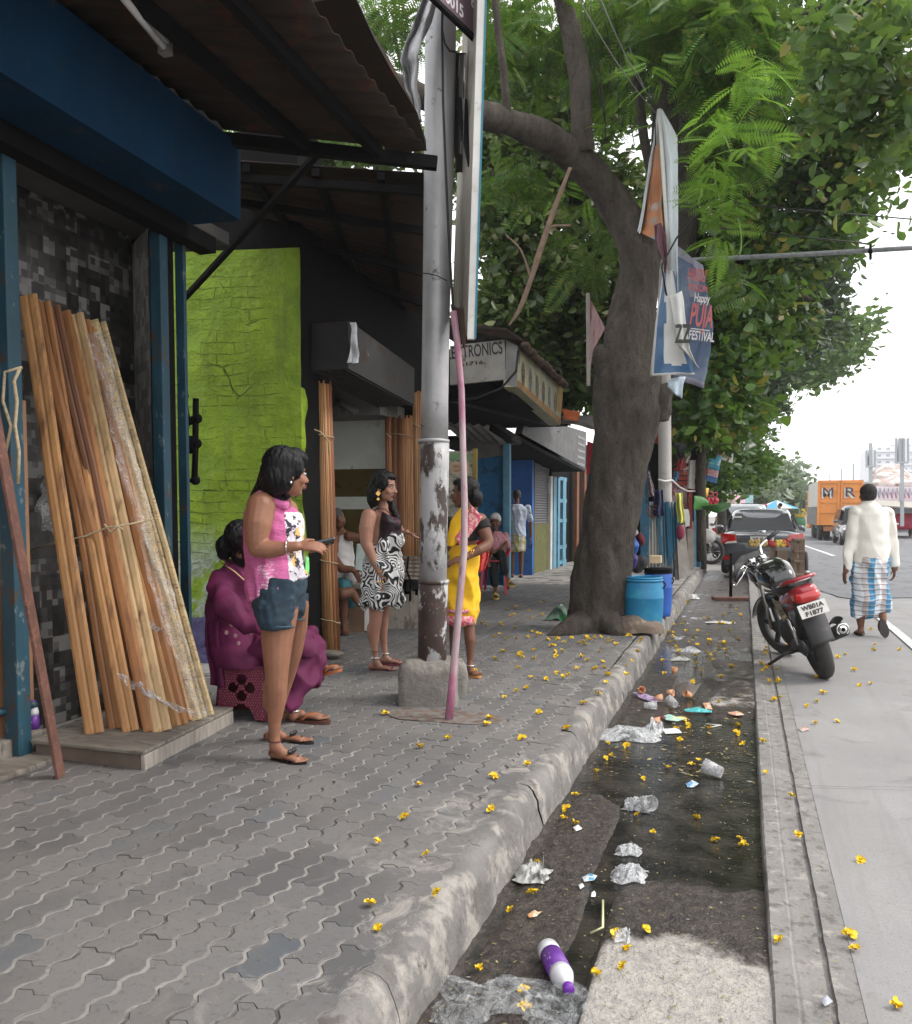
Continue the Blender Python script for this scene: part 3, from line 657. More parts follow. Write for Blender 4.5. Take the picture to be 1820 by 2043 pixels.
# poster wall strip
yw = DP(920, 1000, 11.0).y
def q4(u, v, o=0): return AY(u, v, yw + o)
m = MB(); m.plate([q4(880, 1180), q4(943, 1180), q4(943, 900), q4(880, 900)], (0, .1, 0)); m.build('poster_wall', M('torn_bill_wall', (.42, .40, .33), .85, .3, 5, (.18, .16, .13), (.52, .6), 14, .3, col3=(.5, .28, .2), th3=(.68, .7), s3=6), S3)
m = MB(); m.add([q4(894, 918, -.005), q4(940, 918, -.005), q4(940, 905, -.005), q4(894, 905, -.005)], [(0, 1, 2, 3)]); m.build('green_bill', M('green_print', (.2, .33, .16), .8), S3)
m = MB(); m.add([q4(898, 945, -.005), q4(936, 945, -.005), q4(936, 922, -.005), q4(898, 922, -.005)], [(0, 1, 2, 3)]); m.build('notice', M('pale_notice', (.55, .42, .28), .8), S3)
text('NO E', q4(904, 933, -.01), (1, 0, 0), ZV, .035, MREDP, S3, width=.13); text('100777', q4(904, 941, -.01), (1, 0, 0), ZV, .025, MREDP, S3, width=.15)
m = MB(); m.bar(q4(948, 1175), q4(948, 895), .05, .05, (0, 1, 0)); m.build('corner_post', M('ochre_post', (.3, .22, .05), .7), S3)
# blue walls
MBW = M('peeling_blue_wall', (.035, .20, .42), .75, .25, 2, (.02, .10, .19), (.52, .6), 5, .5, 25, col3=(.14, .1, .12), th3=(.64, .68), s3=4, bd=.01)
MLB = M('light_blue_paint', (.13, .32, .45), .6, .25, 5, (.04, .12, .18), (.6, .68), 12, .2)
yb = DP(985, 1150, 13.6).y
def q5(u, v, o=0): return AY(u, v, yb + o)
m = MB(); m.plate([q5(936, 1168), q5(1012, 1168), q5(1012, 905), q5(936, 905)], (0, .15, 0)); m.build('blue_wall', MBW, S3)
m = MB(); m.plate([q5(930, 918, -.02), q5(1005, 908, -.02), q5(1005, 880, -.02), q5(930, 880, -.02)], (0, .02, 0)); m.build('wall_header', MGREY, S3)
m = MB(); m.bar(q5(1012, 1170, -.06), q5(1012, 885, -.06), .10, .10, (0, 1, 0)); m.build('blue_post', MLB, S3)
yc = DP(1040, 1150, 17.2).y; XB = -3.95
p = AY(1064, 1000, yc)
m = MB(); m.plate([AY(1000, 1150, yc), AY(1062, 1150, yc), AY(1062, 880, yc), AY(1000, 880, yc)], (0, .15, 0)); m.build('inner_blue_wall', M('cobalt_wall', (.03, .14, .42), .7, .25, 3, (.02, .07, .2), (.55, .65), 6, .3), S3)
# mid building: grey fascia board along the street, shutter and doors below
X6 = -3.35
g0, g1, g2, g3 = AX(1078, 925, X6), AX(1168, 944, X6), AX(1170, 852, X6), AX(1078, 842, X6)
S4 = thing('grey_fascia_shop', 'narrow shop with grey fascia board, ribbed shutter and pale blue door frames', 'shop', (X6, g0.y, .15))
q6 = [AX(1040, 873, X6), AX(1168, 941, X6), AX(1170, 862, X6), AX(1052, 826, X6)]
m = MB(); m.plate(q6, (-.12, 0, 0)); m.build('fascia_board', M('grey_fascia', (.13, .13, .135), .6, .3, 3, (.2, .2, .2), (.55, .65), 8, .2), S4)
m = MB()
for k in range(5): 
    p = q6[1].lerp(q6[2], .15 + k * .16) + Vector((.005, -.15, 0)); m.bar(p, p + Vector((0, -.9, .0)), .004, .05)
m.build('fascia_writing', M('pale_letters', (.3, .3, .3), .7), S4)
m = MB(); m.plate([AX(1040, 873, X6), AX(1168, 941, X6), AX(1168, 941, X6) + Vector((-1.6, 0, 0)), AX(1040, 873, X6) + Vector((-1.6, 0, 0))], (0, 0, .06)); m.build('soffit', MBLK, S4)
XS = -4.0
def q7(u, v, o=0): return AX(u, v, XS + o)
m = MB(); yy0, yy1 = q7(1064, 1000).y, q7(1096, 1000).y; zb, ztp = q7(1066, 1045).z, 2.5; n = 26
m.grid(lambda u, v: (XS + .012 * math.sin(v * n * 2 * math.pi), yy0 + u * (yy1 - yy0), zb + v * (ztp - zb)), 1, n * 4); m.build('roller_shutter', M('grey_shutter', (.12, .12, .13), .5, .3, 5, metal=.3), S4)
m = MB(); m.box((XS - .02, yy0, .15), (XS, yy1, zb)); m.build('cloth_below_shutter', M('olive_cloth', (.14, .14, .05), .9, .3, 9), S4)
for ja, jb in ((yy0 - .10, yy0 - .01), (yy1 + .01, yy1 + .15)): m = MB(); m.box((XS - .06, ja, .15), (XS + .03, jb, 2.6)); m.build('jamb', MDARK, S4)
for (ua, ub, mt) in ((1098, 1102, MWHITE), (1104, 1110, MLB), (1113, 1117, MLB), (1123, 1129, MLB)):
    m = MB(); a, b_ = q7(ua, 1000, .05), q7(ub, 1000, .05); m.box((XS, a.y, .15), (XS + .06, b_.y, 2.15)); m.build('door_stile', mt, S4)
a, b_ = q7(1113, 1000), q7(1127, 1000)
for zc in (.2, .55, 1.15, 1.6, 2.1): m = MB(); m.box((XS + .005, a.y, zc), (XS + .05, b_.y, zc + .08)); m.build('door_rail', MLB, S4)
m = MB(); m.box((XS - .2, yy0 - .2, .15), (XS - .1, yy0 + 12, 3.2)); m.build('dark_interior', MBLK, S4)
m = MB(); a = q7(1145, 1000).y; b_ = q7(1160, 1000).y; m.box((XS, a, .15), (XS + .08, a + .3, 2.5)); m.box((XS, b_, .15), (XS + .08, b_ + .3, 2.5)); m.build('wood_pillars', M('red_brown_wood', (.2, .08, .04), .8), S4)
m = MB(); m.plate([AX(1095, 735, -2.9), AX(1150, 748, -2.9), AX(1152, 830, -2.9), AX(1100, 830, -2.9)], (-.05, 0, 0))
one('louvred_panel', 'dark louvred tin panel standing above the roofs behind the yellow sign', 'panel', m, MDARK)
# tarp roof lumps next to the tree
m = MB(); m.grid(lambda u, v: wob(DP(1118 + u * 90, 845 - 22 * math.sin(v * 3) + u * 8 + v * 8, 15 - v * 2), 2, .12), 14, 8); one('tarp_roof', 'grey tarpaulin roof sagging behind the tree trunk', 'tarpaulin', m, M('grey_tarp', (.13, .12, .11), .8, .4, 4, bump=.3), thick=.01)
m = MB(); m.grid(lambda u, v: wob(DP(1124 + u * 32, 818 + 18 * v, 13.4 - v * .3), 5, .05), 10, 6); one('orange_sheet', 'crumpled orange plastic sheet on the roof edge by the yellow sign', 'plastic sheet', m, M('orange_plastic', (.55, .12, .03), .5, .3, 5), thick=.01)
m = MB(); m.plate([DP(1172, 880, 15), DP(1186, 885, 15), DP(1182, 950, 15), DP(1170, 945, 15)], (0, .04, 0)); one('red_sign', 'small bright red sign between grey fascia and tree trunk', 'sign', m, M('bright_red', (.6, .02, .04), .5, .2, 4, (.6, .5, .5), (.66, .68), 8))
m = MB(); m.bar(DP(985, 852, 11.8), DP(1030, 880, 11.2), .12, .10); m.bar(DP(1022, 876, 11.2), DP(1036, 884, 11.1), .10, .02); one('hanging_speaker_box', 'dark boxy lamp hanging under the electronics shop sign', 'lamp', m, MSHB)
m = MB(); m.grid(lambda u, v: (DP(925 + u * 85, 880 - v * 24 + u * 4, 13.2).x, DP(925 + u * 85, 880, 13.2 - v).y, DP(925 + u * 85, 880 - v * 24 + u * 6 + 2 * math.sin(u * 30), 13.2).z), 60, 3); one('tin_scrap', 'corrugated tin scrap tucked under the shop soffit', 'tin sheet', m, MGREY, thick=.01)
# ------------------------------------------------------------ trees
def m_bark(name, c1, c2, c3):
    mm, nt, b = nodes(name); v = coord(nt, (1, 1, .35)); f = noise_(nt, v, 9, 7, .7, .4); f2 = noise_(nt, coord(nt), 32, 6, .75)
    c = mixc(nt, ramp(nt, f, .35, .65), c1, c2); c = mixc(nt, ramp(nt, f2, .56, .68), c, c3)
    L(nt, c, b.inputs['Base Color']); b.inputs['Roughness'].default_value = .9; b.inputs['Specular IOR Level'].default_value = .3
    p = bump_(nt, b, f, 1, .09); bump_(nt, b, f2, .9, .03, p); return mm
MBARK = m_bark('main_bark', (.056, .046, .038), (.125, .105, .088), (.030, .025, .021))
MBARK2 = m_bark('far_bark', (.05, .042, .035), (.10, .085, .07), (.03, .026, .022))
def limb(mb, path, sub=10, n=48, rough=.10, seed=0):
    """path of (u, v, half width px, depth): Catmull-Rom tube with bark relief"""
    P_ = [(DP(u, v, d), w_ * d / F0) for u, v, w_, d in path]; pts = []; rad = []
    for i in range(len(P_) - 1):
        p0, p1, p2, p3 = P_[max(i - 1, 0)], P_[i], P_[i + 1], P_[min(i + 2, len(P_) - 1)]
        for k in range(sub):
            t = k / sub; f = lambda a, b_, c, d: .5 * ((2 * b_) + (c - a) * t + (2 * a - 5 * b_ + 4 * c - d) * t * t + (3 * b_ - a - 3 * c + d) * t ** 3)
            pts.append(f(p0[0], p1[0], p2[0], p3[0])); rad.append(f(p0[1], p1[1], p2[1], p3[1]))
    pts.append(P_[-1][0]); rad.append(P_[-1][1])
    st = len(mb.v); mb.tube(pts, rad, n)
    for i in range(st, len(mb.v)):
        k = (i - st) // n; c = pts[min(k, len(pts) - 1)]; p = Vector(mb.v[i]); d = p - c
        q = noise.noise(Vector((p.x * 4, p.y * 4, p.z * 1.6 + seed))) * 1.5 + noise.noise(Vector((p.x * 14, p.y * 14, p.z * 6 + seed))) * .7 - abs(noise.noise(Vector((p.x * 24, p.y * 24, p.z * 7 + seed)))) * .9 + .3
        mb.v[i] = tuple(c + d * (1 + rough * q))
def leaves_np(blobs, size, jit=.35, flat=.5, clump=.0, seed=1, aspect=.5, droop=.3):
    """blobs: (u, v, depth, ru px, rv px, rdepth m, count) -> vertex array of folded leaves"""
    rg = np.random.default_rng(seed); out = []
    for (u, v, d, ru, rv, rd, cnt) in blobs:
        c = np.array(DP(u, v, d)); m_ = d / F0; p = rg.normal(size=(cnt, 3)); p /= np.linalg.norm(p, axis=1)[:, None]; p *= (rg.random(cnt) ** .45)[:, None]
        w_ = np.array(RT)[None] * (p[:, 0] * ru * m_)[:, None] + np.array(FW)[None] * (p[:, 1] * rd)[:, None] + np.array([[0, 0, 1.]]) * (p[:, 2] * rv * m_)[:, None]
        P_ = c + w_
        if clump: # pull leaves towards twig centres so gaps appear
            k = max(3, int(cnt / 22)); tw = P_[rg.integers(0, cnt, k)]; P_ = tw[rg.integers(0, k, cnt)] + rg.normal(size=(cnt, 3)) * clump * np.array([1, 1, .8])
        out.append(P_)
    P_ = np.concatenate(out); n = len(P_)
    a = rg.normal(size=(n, 3)); a[:, 2] = a[:, 2] * flat - droop; a /= np.linalg.norm(a, axis=1)[:, None]
    nn = rg.normal(size=(n, 3)); nn[:, 2] += .7; b_ = np.cross(a, nn); b_ /= np.linalg.norm(b_, axis=1)[:, None] + 1e-9; c_ = np.cross(a, b_)
    L_ = size * (1 + jit * rg.normal(size=n)).clip(.4, 1.9); a *= L_[:, None]; b_ *= (L_ * aspect)[:, None] * .5; c_ = c_ * (L_ * .12)[:, None]
    V = np.stack([P_, P_ + a * .3 + b_ * .95 + c_, P_ + a * .68 + b_ * .8 + c_ * .9, P_ + a + c_ * .1, P_ + a * .68 - b_ * .8 + c_ * .9, P_ + a * .3 - b_ * .95 + c_], 1)
    F_ = np.array([[0, 1, 2, 3], [0, 3, 4, 5]])
    return V.reshape(-1, 3), (np.arange(n)[:, None, None] * 6 + F_[None]).reshape(-1, 4)
def mesh_np(name, V, F_, mat, parent=None):
    org = np.array(worldloc(parent)) if parent else np.zeros(3); V = V - org
    me = bpy.data.meshes.new(name); me.vertices.add(len(V)); me.vertices.foreach_set('co', V.astype(np.float32).ravel())
    me.loops.add(F_.size); me.loops.foreach_set('vertex_index', F_.astype(np.int32).ravel()); me.polygons.add(len(F_))
    me.polygons.foreach_set('loop_start', (np.arange(len(F_)) * F_.shape[1]).astype(np.int32)); me.polygons.foreach_set('loop_total', np.full(len(F_), F_.shape[1], np.int32))
    me.update(calc_edges=True); me.materials.append(mat)
    o = bpy.data.objects.new(name, me); COL.objects.link(o); o.parent = parent; return o
# fern-like compound fronds
def frond_proto(npair=15, pl=.27, asp=.20):
    V = []; F_ = []
    def quad(p, d, s, h):
        i = len(V); V.extend([p, p + d * .4 + s, p + d, p + d * .4 - s]); F_.append([i, i + 1, i + 2, i + 3])
    up = Vector((0, 0, 1))
    for k in range(npair):
        t = .12 + .86 * k / (npair - 1); base = Vector((t, 0, -.35 * t * t)); ln = pl * (math.sin(math.pi * (.12 + .8 * t)) ** .7)
        for s in (-1, 1):
            d = Vector((.38, s * .92, -.12)).normalized() * ln; w_ = up.cross(d).normalized() * ln * asp * .5 * 1.15; quad(base, d, w_, 0)
    i = len(V); V.extend([Vector((0, -.006, 0)), Vector((1, -.003, -.35)), Vector((1, .003, -.35)), Vector((0, .006, 0))]); F_.append([i, i + 1, i + 2, i + 3])
    return np.array([tuple(v) for v in V]), np.array(F_)
FV, FF = frond_proto()
def fronds_np(blobs, size, seed=1, droop=.35, bias=None):
    rg = np.random.default_rng(seed); Vs = []; Fs = []; o = 0
    for (u, v, d, ru, rv, rd, cnt) in blobs:
        for _ in range(cnt):
            p = rg.normal(size=3); p /= np.linalg.norm(p); p *= rg.random() ** .4
            c = DP(u + p[0] * ru, v + p[2] * rv, d + p[1] * rd)
            a = Vector(rg.normal(size=3)); a.z = a.z * .35 - droop
            if bias: a += Vector(bias)
            a.normalize(); n_ = Vector(rg.normal(size=3) * .5) + ZV; y = n_.cross(a).normalized(); z = a.cross(y)
            s = size * (1 + .3 * rg.normal()); s = max(.4 * size, min(s, 1.8 * size)); Mx = np.array([a, y, z]) * s
            Vs.append(FV @ Mx + np.array(c)); Fs.append(FF + o); o += len(FV)
    return np.concatenate(Vs), np.concatenate(Fs)
LF_FERN = leafmat('fern_leaf', (.045, .125, .018), (.12, .26, .032), (.26, .25, .04), .45, .5)
LF_FERN2 = leafmat('bright_fern_leaf', (.17, .38, .03), (.27, .48, .06), None, .55, .5)
LF_DARK = leafmat('dark_broad_leaf', (.022, .060, .018), (.085, .17, .035), (.24, .23, .05), .4, .35)
LF_MID = leafmat('mid_broad_leaf', (.04, .105, .022), (.13, .25, .04), (.36, .30, .06), .4, .35)
LF_LIT = leafmat('light_broad_leaf', (.08, .17, .04), (.18, .29, .07), (.40, .34, .09), .5, .35)
LF_BACK = leafmat('tangled_leaf', (.04, .085, .022), (.19, .27, .06), (.50, .48, .26), .4, .35)
def tree(name, label, loc, group=None): return thing(name, label, 'tree', loc, group)
TB = 9.2
T = tree('street_tree', 'big grey barked street tree on the pavement with a low arching limb and ferny leaves', G(1195, 1255, PAVE))
m = MB()
limb(m, [(1180, 1285, 60, TB), (1186, 1262, 66, TB), (1190, 1235, 62, TB), (1196, 1190, 58, TB), (1207, 1100, 56, TB), (1222, 1000, 55, TB), (1240, 900, 57, TB), (1252, 820, 64, TB), (1255, 760, 66, TB), (1258, 700, 54, TB), (1266, 620, 40, TB), (1276, 545, 38, TB), (1270, 485, 37, TB), (1240, 425, 35, TB), (1195, 365, 32, TB - .1), (1150, 318, 30, TB - .3), (1085, 272, 28, TB - .6), (1010, 242, 25, TB - .9), (940, 222, 26, TB - 1.3), (860, 200, 22, TB - 1.6), (770, 160, 18, TB - 1.8), (690, 150, 12, TB - 1.9)], rough=.085)
limb(m, [(1188, 1235, 40, TB), (1150, 1252, 30, TB - .25), (1118, 1264, 16, TB - .45), (1092, 1272, 5, TB - .5)], 4, 12)
limb(m, [(1200, 1225, 40, TB), (1222, 1252, 26, TB - .35), (1238, 1270, 10, TB - .5)], 4, 12)
limb(m, [(1165, 300, 22, TB - .4), (1160, 230, 20, TB - .5), (1156, 150, 21, TB - .5), (1140, 70, 19, TB - .5), (1122, -10, 18, TB - .5), (1110, -80, 15, TB - .5)], 5, 14)
limb(m, [(1012, 238, 8, TB - 1), (1006, 150, 8, TB - 1.1), (995, 70, 7, TB - 1.1), (985, -20, 7, TB - 1.1)], 5, 10)
limb(m, [(1222, 760, 30, TB), (1205, 715, 22, TB - .1), (1196, 690, 10, TB - .15)], 4, 12, .2)
limb(m, [(1228, 780, 34, TB), (1226, 680, 22, TB - .1), (1238, 590, 14, TB), (1250, 530, 8, TB + .1)], 5, 16, .12)
limb(m, [(1300, 820, 34, TB), (1318, 790, 26, TB - .1), (1338, 772, 14, TB - .15)], 4, 14, .25)
limb(m, [(1286, 560, 26, TB + .1), (1302, 460, 24, TB + .2), (1320, 360, 24, TB + .3), (1330, 220, 26, TB + .4), (1335, 100, 24, TB + .5), (1350, -30, 22, TB + .5)], 5, 16)
limb(m, [(1315, 380, 16, TB + .2), (1290, 300, 10, TB), (1275, 200, 9, TB), (1262, 100, 8, TB)], 4, 10)
m.build('trunk', MBARK, T)
m = MB()
for pth in ([(1138, 335, 4, 8.4), (1105, 420, 5, 8.4), (1078, 500, 6, 8.4), (1055, 570, 5, 8.4), (1035, 620, 4, 8.4), (1015, 650, 2, 8.4)], [(1078, 495, 3, 8.4), (1095, 455, 3, 8.4), (1140, 450, 2, 8.4)], [(1060, 560, 3, 8.4), (1040, 500, 2, 8.4), (1010, 470, 1.5, 8.4)]): limb(m, pth, 4, 8, .15)
m.build('dead_branch', M('pale_dead_wood', (.16, .11, .075), .9, .3, 12), T)
m = MB()
for k in range(14):
    u0 = 1120 + k * 16; pts = [DP(u0 + (t * 1.0) * (30 + 12 * math.sin(k)) + 7 * math.sin(t * 5 + k), -20 + t * (200 + 60 * math.sin(k * 2.1) + 60), TB - .3 + .1 * math.sin(k)) for t in np.linspace(0, 1, 9)]
    m.tube(pts, .006, 5)
m.build('hanging_vines', MWIRE, T)
V, F_ = fronds_np([(1060, 60, 10.2, 90, 100, .5, 150), (1180, 150, 10.6, 130, 110, .5, 150), (1250, 40, 9.8, 120, 90, .6, 160), (1050, 350, 10.4, 90, 60, .3, 70), (1200, 470, 10.6, 90, 80, .4, 70), (985, 120, 9.8, 50, 110, .4, 60),
    (1430, 50, 8.6, 110, 90, .8, 330), (1480, 160, 8.8, 90, 90, .7, 260), (1450, 290, 9.8, 70, 80, .5, 170), (1300, 0, 8.6, 120, 50, .6, 120), (1330, 110, 9.8, 100, 80, .5, 90), (760, 40, 9.8, 110, 90, 1, 150), (1510, 40, 8.6, 90, 80, .6, 150), (950, -60, 9, 200, 60, 1.0, 120), (700, 250, 10.5, 160, 60, .6, 60), (1470, 560, 10.4, 40, 50, .3, 30)], .34, 3)
mesh_np('crown', V, F_, LF_FERN, T)
V, F_ = fronds_np([(1310, 140, 8.2, 55, 50, .25, 16), (1415, 330, 8.0, 50, 50, .3, 26), (1435, 405, 7.8, 60, 50, .3, 36), (1490, 150, 6.8, 60, 60, .4, 22), (1440, 480, 8.6, 25, 40, .3, 10), (1440, 250, 7.0, 60, 40, .4, 20), (1130, 380, 9.6, 60, 40, .2, 10), (1230, 250, 8.9, 40, 80, .3, 14), (1520, 290, 7, 50, 30, .3, 8)], .27, 5, .2)
mesh_np('bright_fronds', V, F_, LF_FERN2, T)
# broadleaf trees behind
def btree(name, label, base, trunk, blobs, size, mat, seed, clump=.16, group='trees behind the shops', asp=.55, mat2=None):
    T = tree(name, label, base, group); m = MB()
    for p in trunk: limb(m, p, 5, 12)
    m.build('trunk', MBARK2, T)
    V, F_ = leaves_np(blobs, size, seed=seed, clump=clump, aspect=asp); mesh_np('crown', V, F_, mat, T); return T
btree('shade_tree', 'tangled olive green tree filling the gap behind the electronics shop roof', DP(1080, 1110, 24), [[(1080, 1110, 20, 24), (1085, 900, 18, 24), (1100, 640, 18, 23), (1130, 500, 18, 19), (1180, 420, 16, 16.5), (1150, 300, 12, 16)], [(1100, 650, 14, 22), (1040, 520, 12, 17.5), (990, 420, 8, 16)], [(1100, 600, 14, 21), (1200, 560, 12, 17), (1260, 470, 9, 16)]],
    [(1010, 420, 14, 80, 110, .9, 2600), (1100, 250, 14.5, 150, 130, .9, 3200), (1000, 120, 14.5, 90, 120, .9, 1800), (1230, 130, 14, 130, 130, .9, 2400), (1100, 560, 14.5, 110, 120, .9, 3800), (1010, 620, 14, 80, 90, .8, 2400), (1200, 600, 14.5, 90, 130, .8, 2800), (1130, 380, 15, 130, 110, .9, 3200), (1120, 740, 15, 110, 80, .7, 2200), (1260, 430, 15, 80, 120, .9, 2000), (640, 290, 13, 220, 40, .5, 2000), (950, 300, 14, 90, 90, .6, 1500)], .15, LF_BACK, 11)
btree('pavement_tree', 'tall dark tree with a broad crown over the road, its trunk behind the torn banners', DP(1345, 1120, 12.5),
    [[(1345, 1125, 26, 12.5), (1340, 900, 26, 12.5), (1350, 600, 30, 12.4), (1362, 350, 34, 12), (1370, 200, 30, 11.5), (1400, 50, 24, 11), (1430, -60, 18, 10.5)], [(1360, 380, 14, 12), (1450, 330, 11, 12), (1560, 350, 8, 12), (1650, 400, 5, 12)], [(1370, 250, 14, 12), (1480, 180, 10, 11), (1600, 120, 7, 10), (1720, 100, 4, 9.5)], [(1350, 620, 14, 12.5), (1430, 560, 10, 12.6), (1540, 570, 7, 13), (1620, 600, 4, 13)], [(1350, 820, 12, 12.5), (1430, 760, 8, 13), (1490, 700, 6, 13)]],
    [(1470, 330, 12.5, 160, 90, 1.2, 2700), (1620, 250, 12, 130, 110, 1.2, 1300), (1480, 520, 13, 130, 110, 1.0, 3000), (1600, 460, 13.5, 100, 110, 1.0, 2000), (1430, 680, 13.5, 80, 120, .9, 2300), (1540, 650, 14, 80, 90, .9, 1700), (1420, 840, 13.5, 90, 50, .8, 1400), (1600, 100, 11, 160, 90, 1.2, 1000), (1430, 140, 12, 110, 140, 1, 1800), (1550, -60, 10, 250, 60, 1.5, 1300), (1690, 350, 12.5, 80, 110, .8, 900), (1760, 180, 11.5, 100, 120, .9, 700), (1700, 60, 10.5, 150, 90, 1, 700)], .15, LF_DARK, 12, .15)
btree('fig_tree', 'near branch of large round pale green leaves hanging at the top right', DP(1900, 700, 8.2), [[(2050, 700, 10, 8.2), (1950, 200, 9, 8.2), (1850, 30, 7, 8), (1700, 0, 5, 7.6), (1600, 30, 3, 7.4)], [(1860, 60, 5, 8), (1780, 180, 3, 8), (1720, 260, 2, 7.8)]],
    [(1760, 60, 7.4, 130, 90, .5, 430), (1700, 200, 7.8, 110, 80, .5, 300), (1790, 230, 7.8, 80, 90, .4, 330), (1640, 70, 7.2, 60, 50, .3, 90), (1610, 290, 8, 50, 40, .3, 60), (1790, 350, 8.2, 40, 50, .3, 60), (1700, 380, 8.6, 50, 40, .3, 60), (1750, 440, 9, 30, 30, .2, 22)], .125, LF_LIT, 13, .12, 'near hanging branches', .62)
btree('round_leaf_tree', 'bushy tree with big round leaves close behind the white pole and the blue banner', DP(1420, 1100, 12), [[(1400, 1120, 10, 12), (1400, 900, 9, 12), (1420, 700, 8, 11.8), (1440, 560, 5, 11.6)]],
    [(1440, 600, 11.6, 60, 100, .4, 700), (1440, 740, 11.6, 80, 60, .4, 700), (1500, 620, 12, 80, 90, .4, 600), (1400, 830, 11.5, 70, 45, .4, 520), (1490, 830, 11.8, 40, 45, .3, 200), (1520, 470, 12, 90, 60, .4, 400)], .135, LF_MID, 14, .14, None, .68)
btree('distant_dark_tree', 'darker fine leaved tree further up the road left of the white sky', DP(1560, 1060, 24), [[(1440, 1065, 9, 24), (1450, 900, 9, 24), (1520, 740, 7, 24), (1600, 580, 5, 24)]],
    [(1590, 560, 24, 90, 80, 2, 3000), (1630, 640, 24, 60, 60, 1.5, 1500), (1545, 690, 24, 70, 60, 1.5, 2000), (1505, 780, 24, 55, 55, 1.5, 1400), (1640, 480, 24, 40, 50, 1, 900), (1475, 850, 23, 45, 40, 1, 800)], .2, leafmat('blue_dark_leaf', (.015, .04, .02), (.035, .07, .03), None, .25), 15, .2, 'roadside trees up the street')
btree('distant_pale_tree', 'small pale green tree sticking out beyond the darker one over the road', DP(1650, 1045, 34), [[(1450, 1060, 6, 34), (1480, 900, 5, 34), (1560, 780, 4, 34), (1670, 680, 2, 34)]],
    [(1690, 660, 34, 50, 45, 2, 1000), (1655, 720, 34, 50, 40, 2, 900), (1600, 740, 34, 50, 35, 2, 800), (1530, 790, 32, 35, 40, 2, 500)], .26, leafmat('pale_far_leaf', (.07, .14, .04), (.14, .24, .07), None, .4), 16, .25, 'roadside trees up the street')
btree('stall_bush', 'low bright bushy tree between the stalls and the parked cars', DP(1480, 1075, 19), [[(1408, 1085, 6, 19), (1412, 980, 5, 19), (1440, 930, 4, 19)]],
    [(1460, 930, 18, 70, 50, .8, 1800), (1420, 880, 17, 60, 30, .7, 1100), (1520, 925, 18.5, 35, 20, .5, 420), (1410, 960, 17, 40, 40, .6, 900), (1470, 880, 18.5, 60, 30, .6, 800)], .14, leafmat('bush_leaf', (.04, .10, .02), (.09, .19, .03), None, .35), 17, .14, 'trees behind the shops')
for k, (u, v, d, ru, rv, nn) in enumerate([(1545, 985, 60, 45, 40, 1500), (1515, 960, 62, 30, 35, 900), (1500, 990, 55, 30, 30, 800), (1565, 960, 66, 22, 30, 600), (1590, 992, 80, 26, 14, 400)]):
    lab = ['broad hazy grey green tree in the middle of the far street', 'hazy tree crown at the left end of the far group, under the yellow building', 'low hazy tree just above the dessert stall sign', 'darker hazy tree at the right end of the far group', 'faint far low tree beside the orange truck'][k]
    btree('hazy_tree', lab, DP(u, 1040, d), [[(u, 1045, 2, d), (u, v + rv * .5, 2, d), (u + 4, v, 1.2, d)]], [(u, v, d, ru, rv, 3, nn), (u + ru * .3, v - rv * .4, d, ru * .6, rv * .5, 2, nn // 2)], .5, leafmat('haze_leaf', (.16, .22, .14), (.24, .30, .20), None, .3), 30 + k, .5, 'hazy trees down the street')  # haze is put into the pale leaf colour
# ------------------------------------------------------------ lamp post on its concrete block
MPOLE = M('pole_aluminium_paint', (.36, .36, .365), .5, .2, 3, (.10, .10, .10), (.62, .7), 10, .5, 25, metal=.35, bd=.006)
MPOLEB = M('pole_peeling_brown', (.055, .035, .03), .7, .4, 6, (.42, .42, .43), (.52, .56), 7, .6, 35, stretch=(1, 1, .6), col3=(.16, .06, .04), th3=(.6, .7), s3=12)
MBLOCK = M('rough_concrete', (.21, .195, .175), .95, .25, 4, (.13, .115, .10), (.55, .7), 9, .9, 30, col3=(.3, .28, .26), th3=(.62, .7), s3=20, bd=.012)
DPL = 5.66
T = thing('lamp_post', 'thick silver grey steel pole with peeling brown base between the two standing women', 'pole', DP(862, 1340, DPL))
def pole_part(name, path, mat, n=28):
    m = MB(); m.tube([DP(u, v, DPL) for u, v, w_ in path], [w_ * DPL / F0 for u, v, w_ in path], n)
    for i, p in enumerate(m.v): m.v[i] = tuple(wob(p, 9, .003))
    return m.build(name, mat, T)
pole_part('upper_tube', [(867, 881, 27), (868, 800, 27), (870, 650, 27), (873, 480, 28), (876, 300, 29), (879, 100, 30), (882, -80, 30), (885, -300, 30)], MPOLE)
pole_part('middle_tube', [(864, 1165, 27.5), (865, 1080, 28), (866, 1000, 28.5), (867, 930, 29), (867, 880, 29)], M('pole_half_peeled', (.38, .38, .385), .55, .2, 4, (.05, .035, .03), (.51, .56), 5, .6, 35, stretch=(1, 1, .5), col3=(.5, .5, .5), th3=(.6, .63), s3=16))
pole_part('base_tube', [(862, 1352, 29), (863, 1250, 29), (864, 1185, 29.5), (864, 1160, 30)], MPOLEB)
for v in (1160, 880): pole_part('collar', [(865, v + 4, 31), (865, v, 32), (865, v - 3, 31)], MPOLEB if v > 1000 else MPOLE)
m = MB()
def blk(c, r, h, sq, seed):
    secs = []
    def f(u, v):
        t = u * 2 * math.pi; e = 1 / max(abs(math.cos(t)), abs(math.sin(t))) ** sq; hh = .15 - .03 + h * v; rr = r * (1.0 + .06 * (1 - v)) * (1 - .18 * max(0, v - .85) / .15)
        p = Vector((c.x + math.cos(t + .3) * rr * e, c.y + math.sin(t + .3) * rr * e, hh + noise.noise(Vector((math.cos(t) * 2, math.sin(t) * 2, seed))) * .03 * v)); return wob(wob(p, 5, .022), 18, .006)
    m.grid(f, 40, 16); tp = [f(i / 40, 1) for i in range(40)]; m.add([sum(tp, Vector()) / 40 + ZV * .012] + tp, [(0, 1 + i, 1 + (i + 1) % 40) for i in range(40)], True)
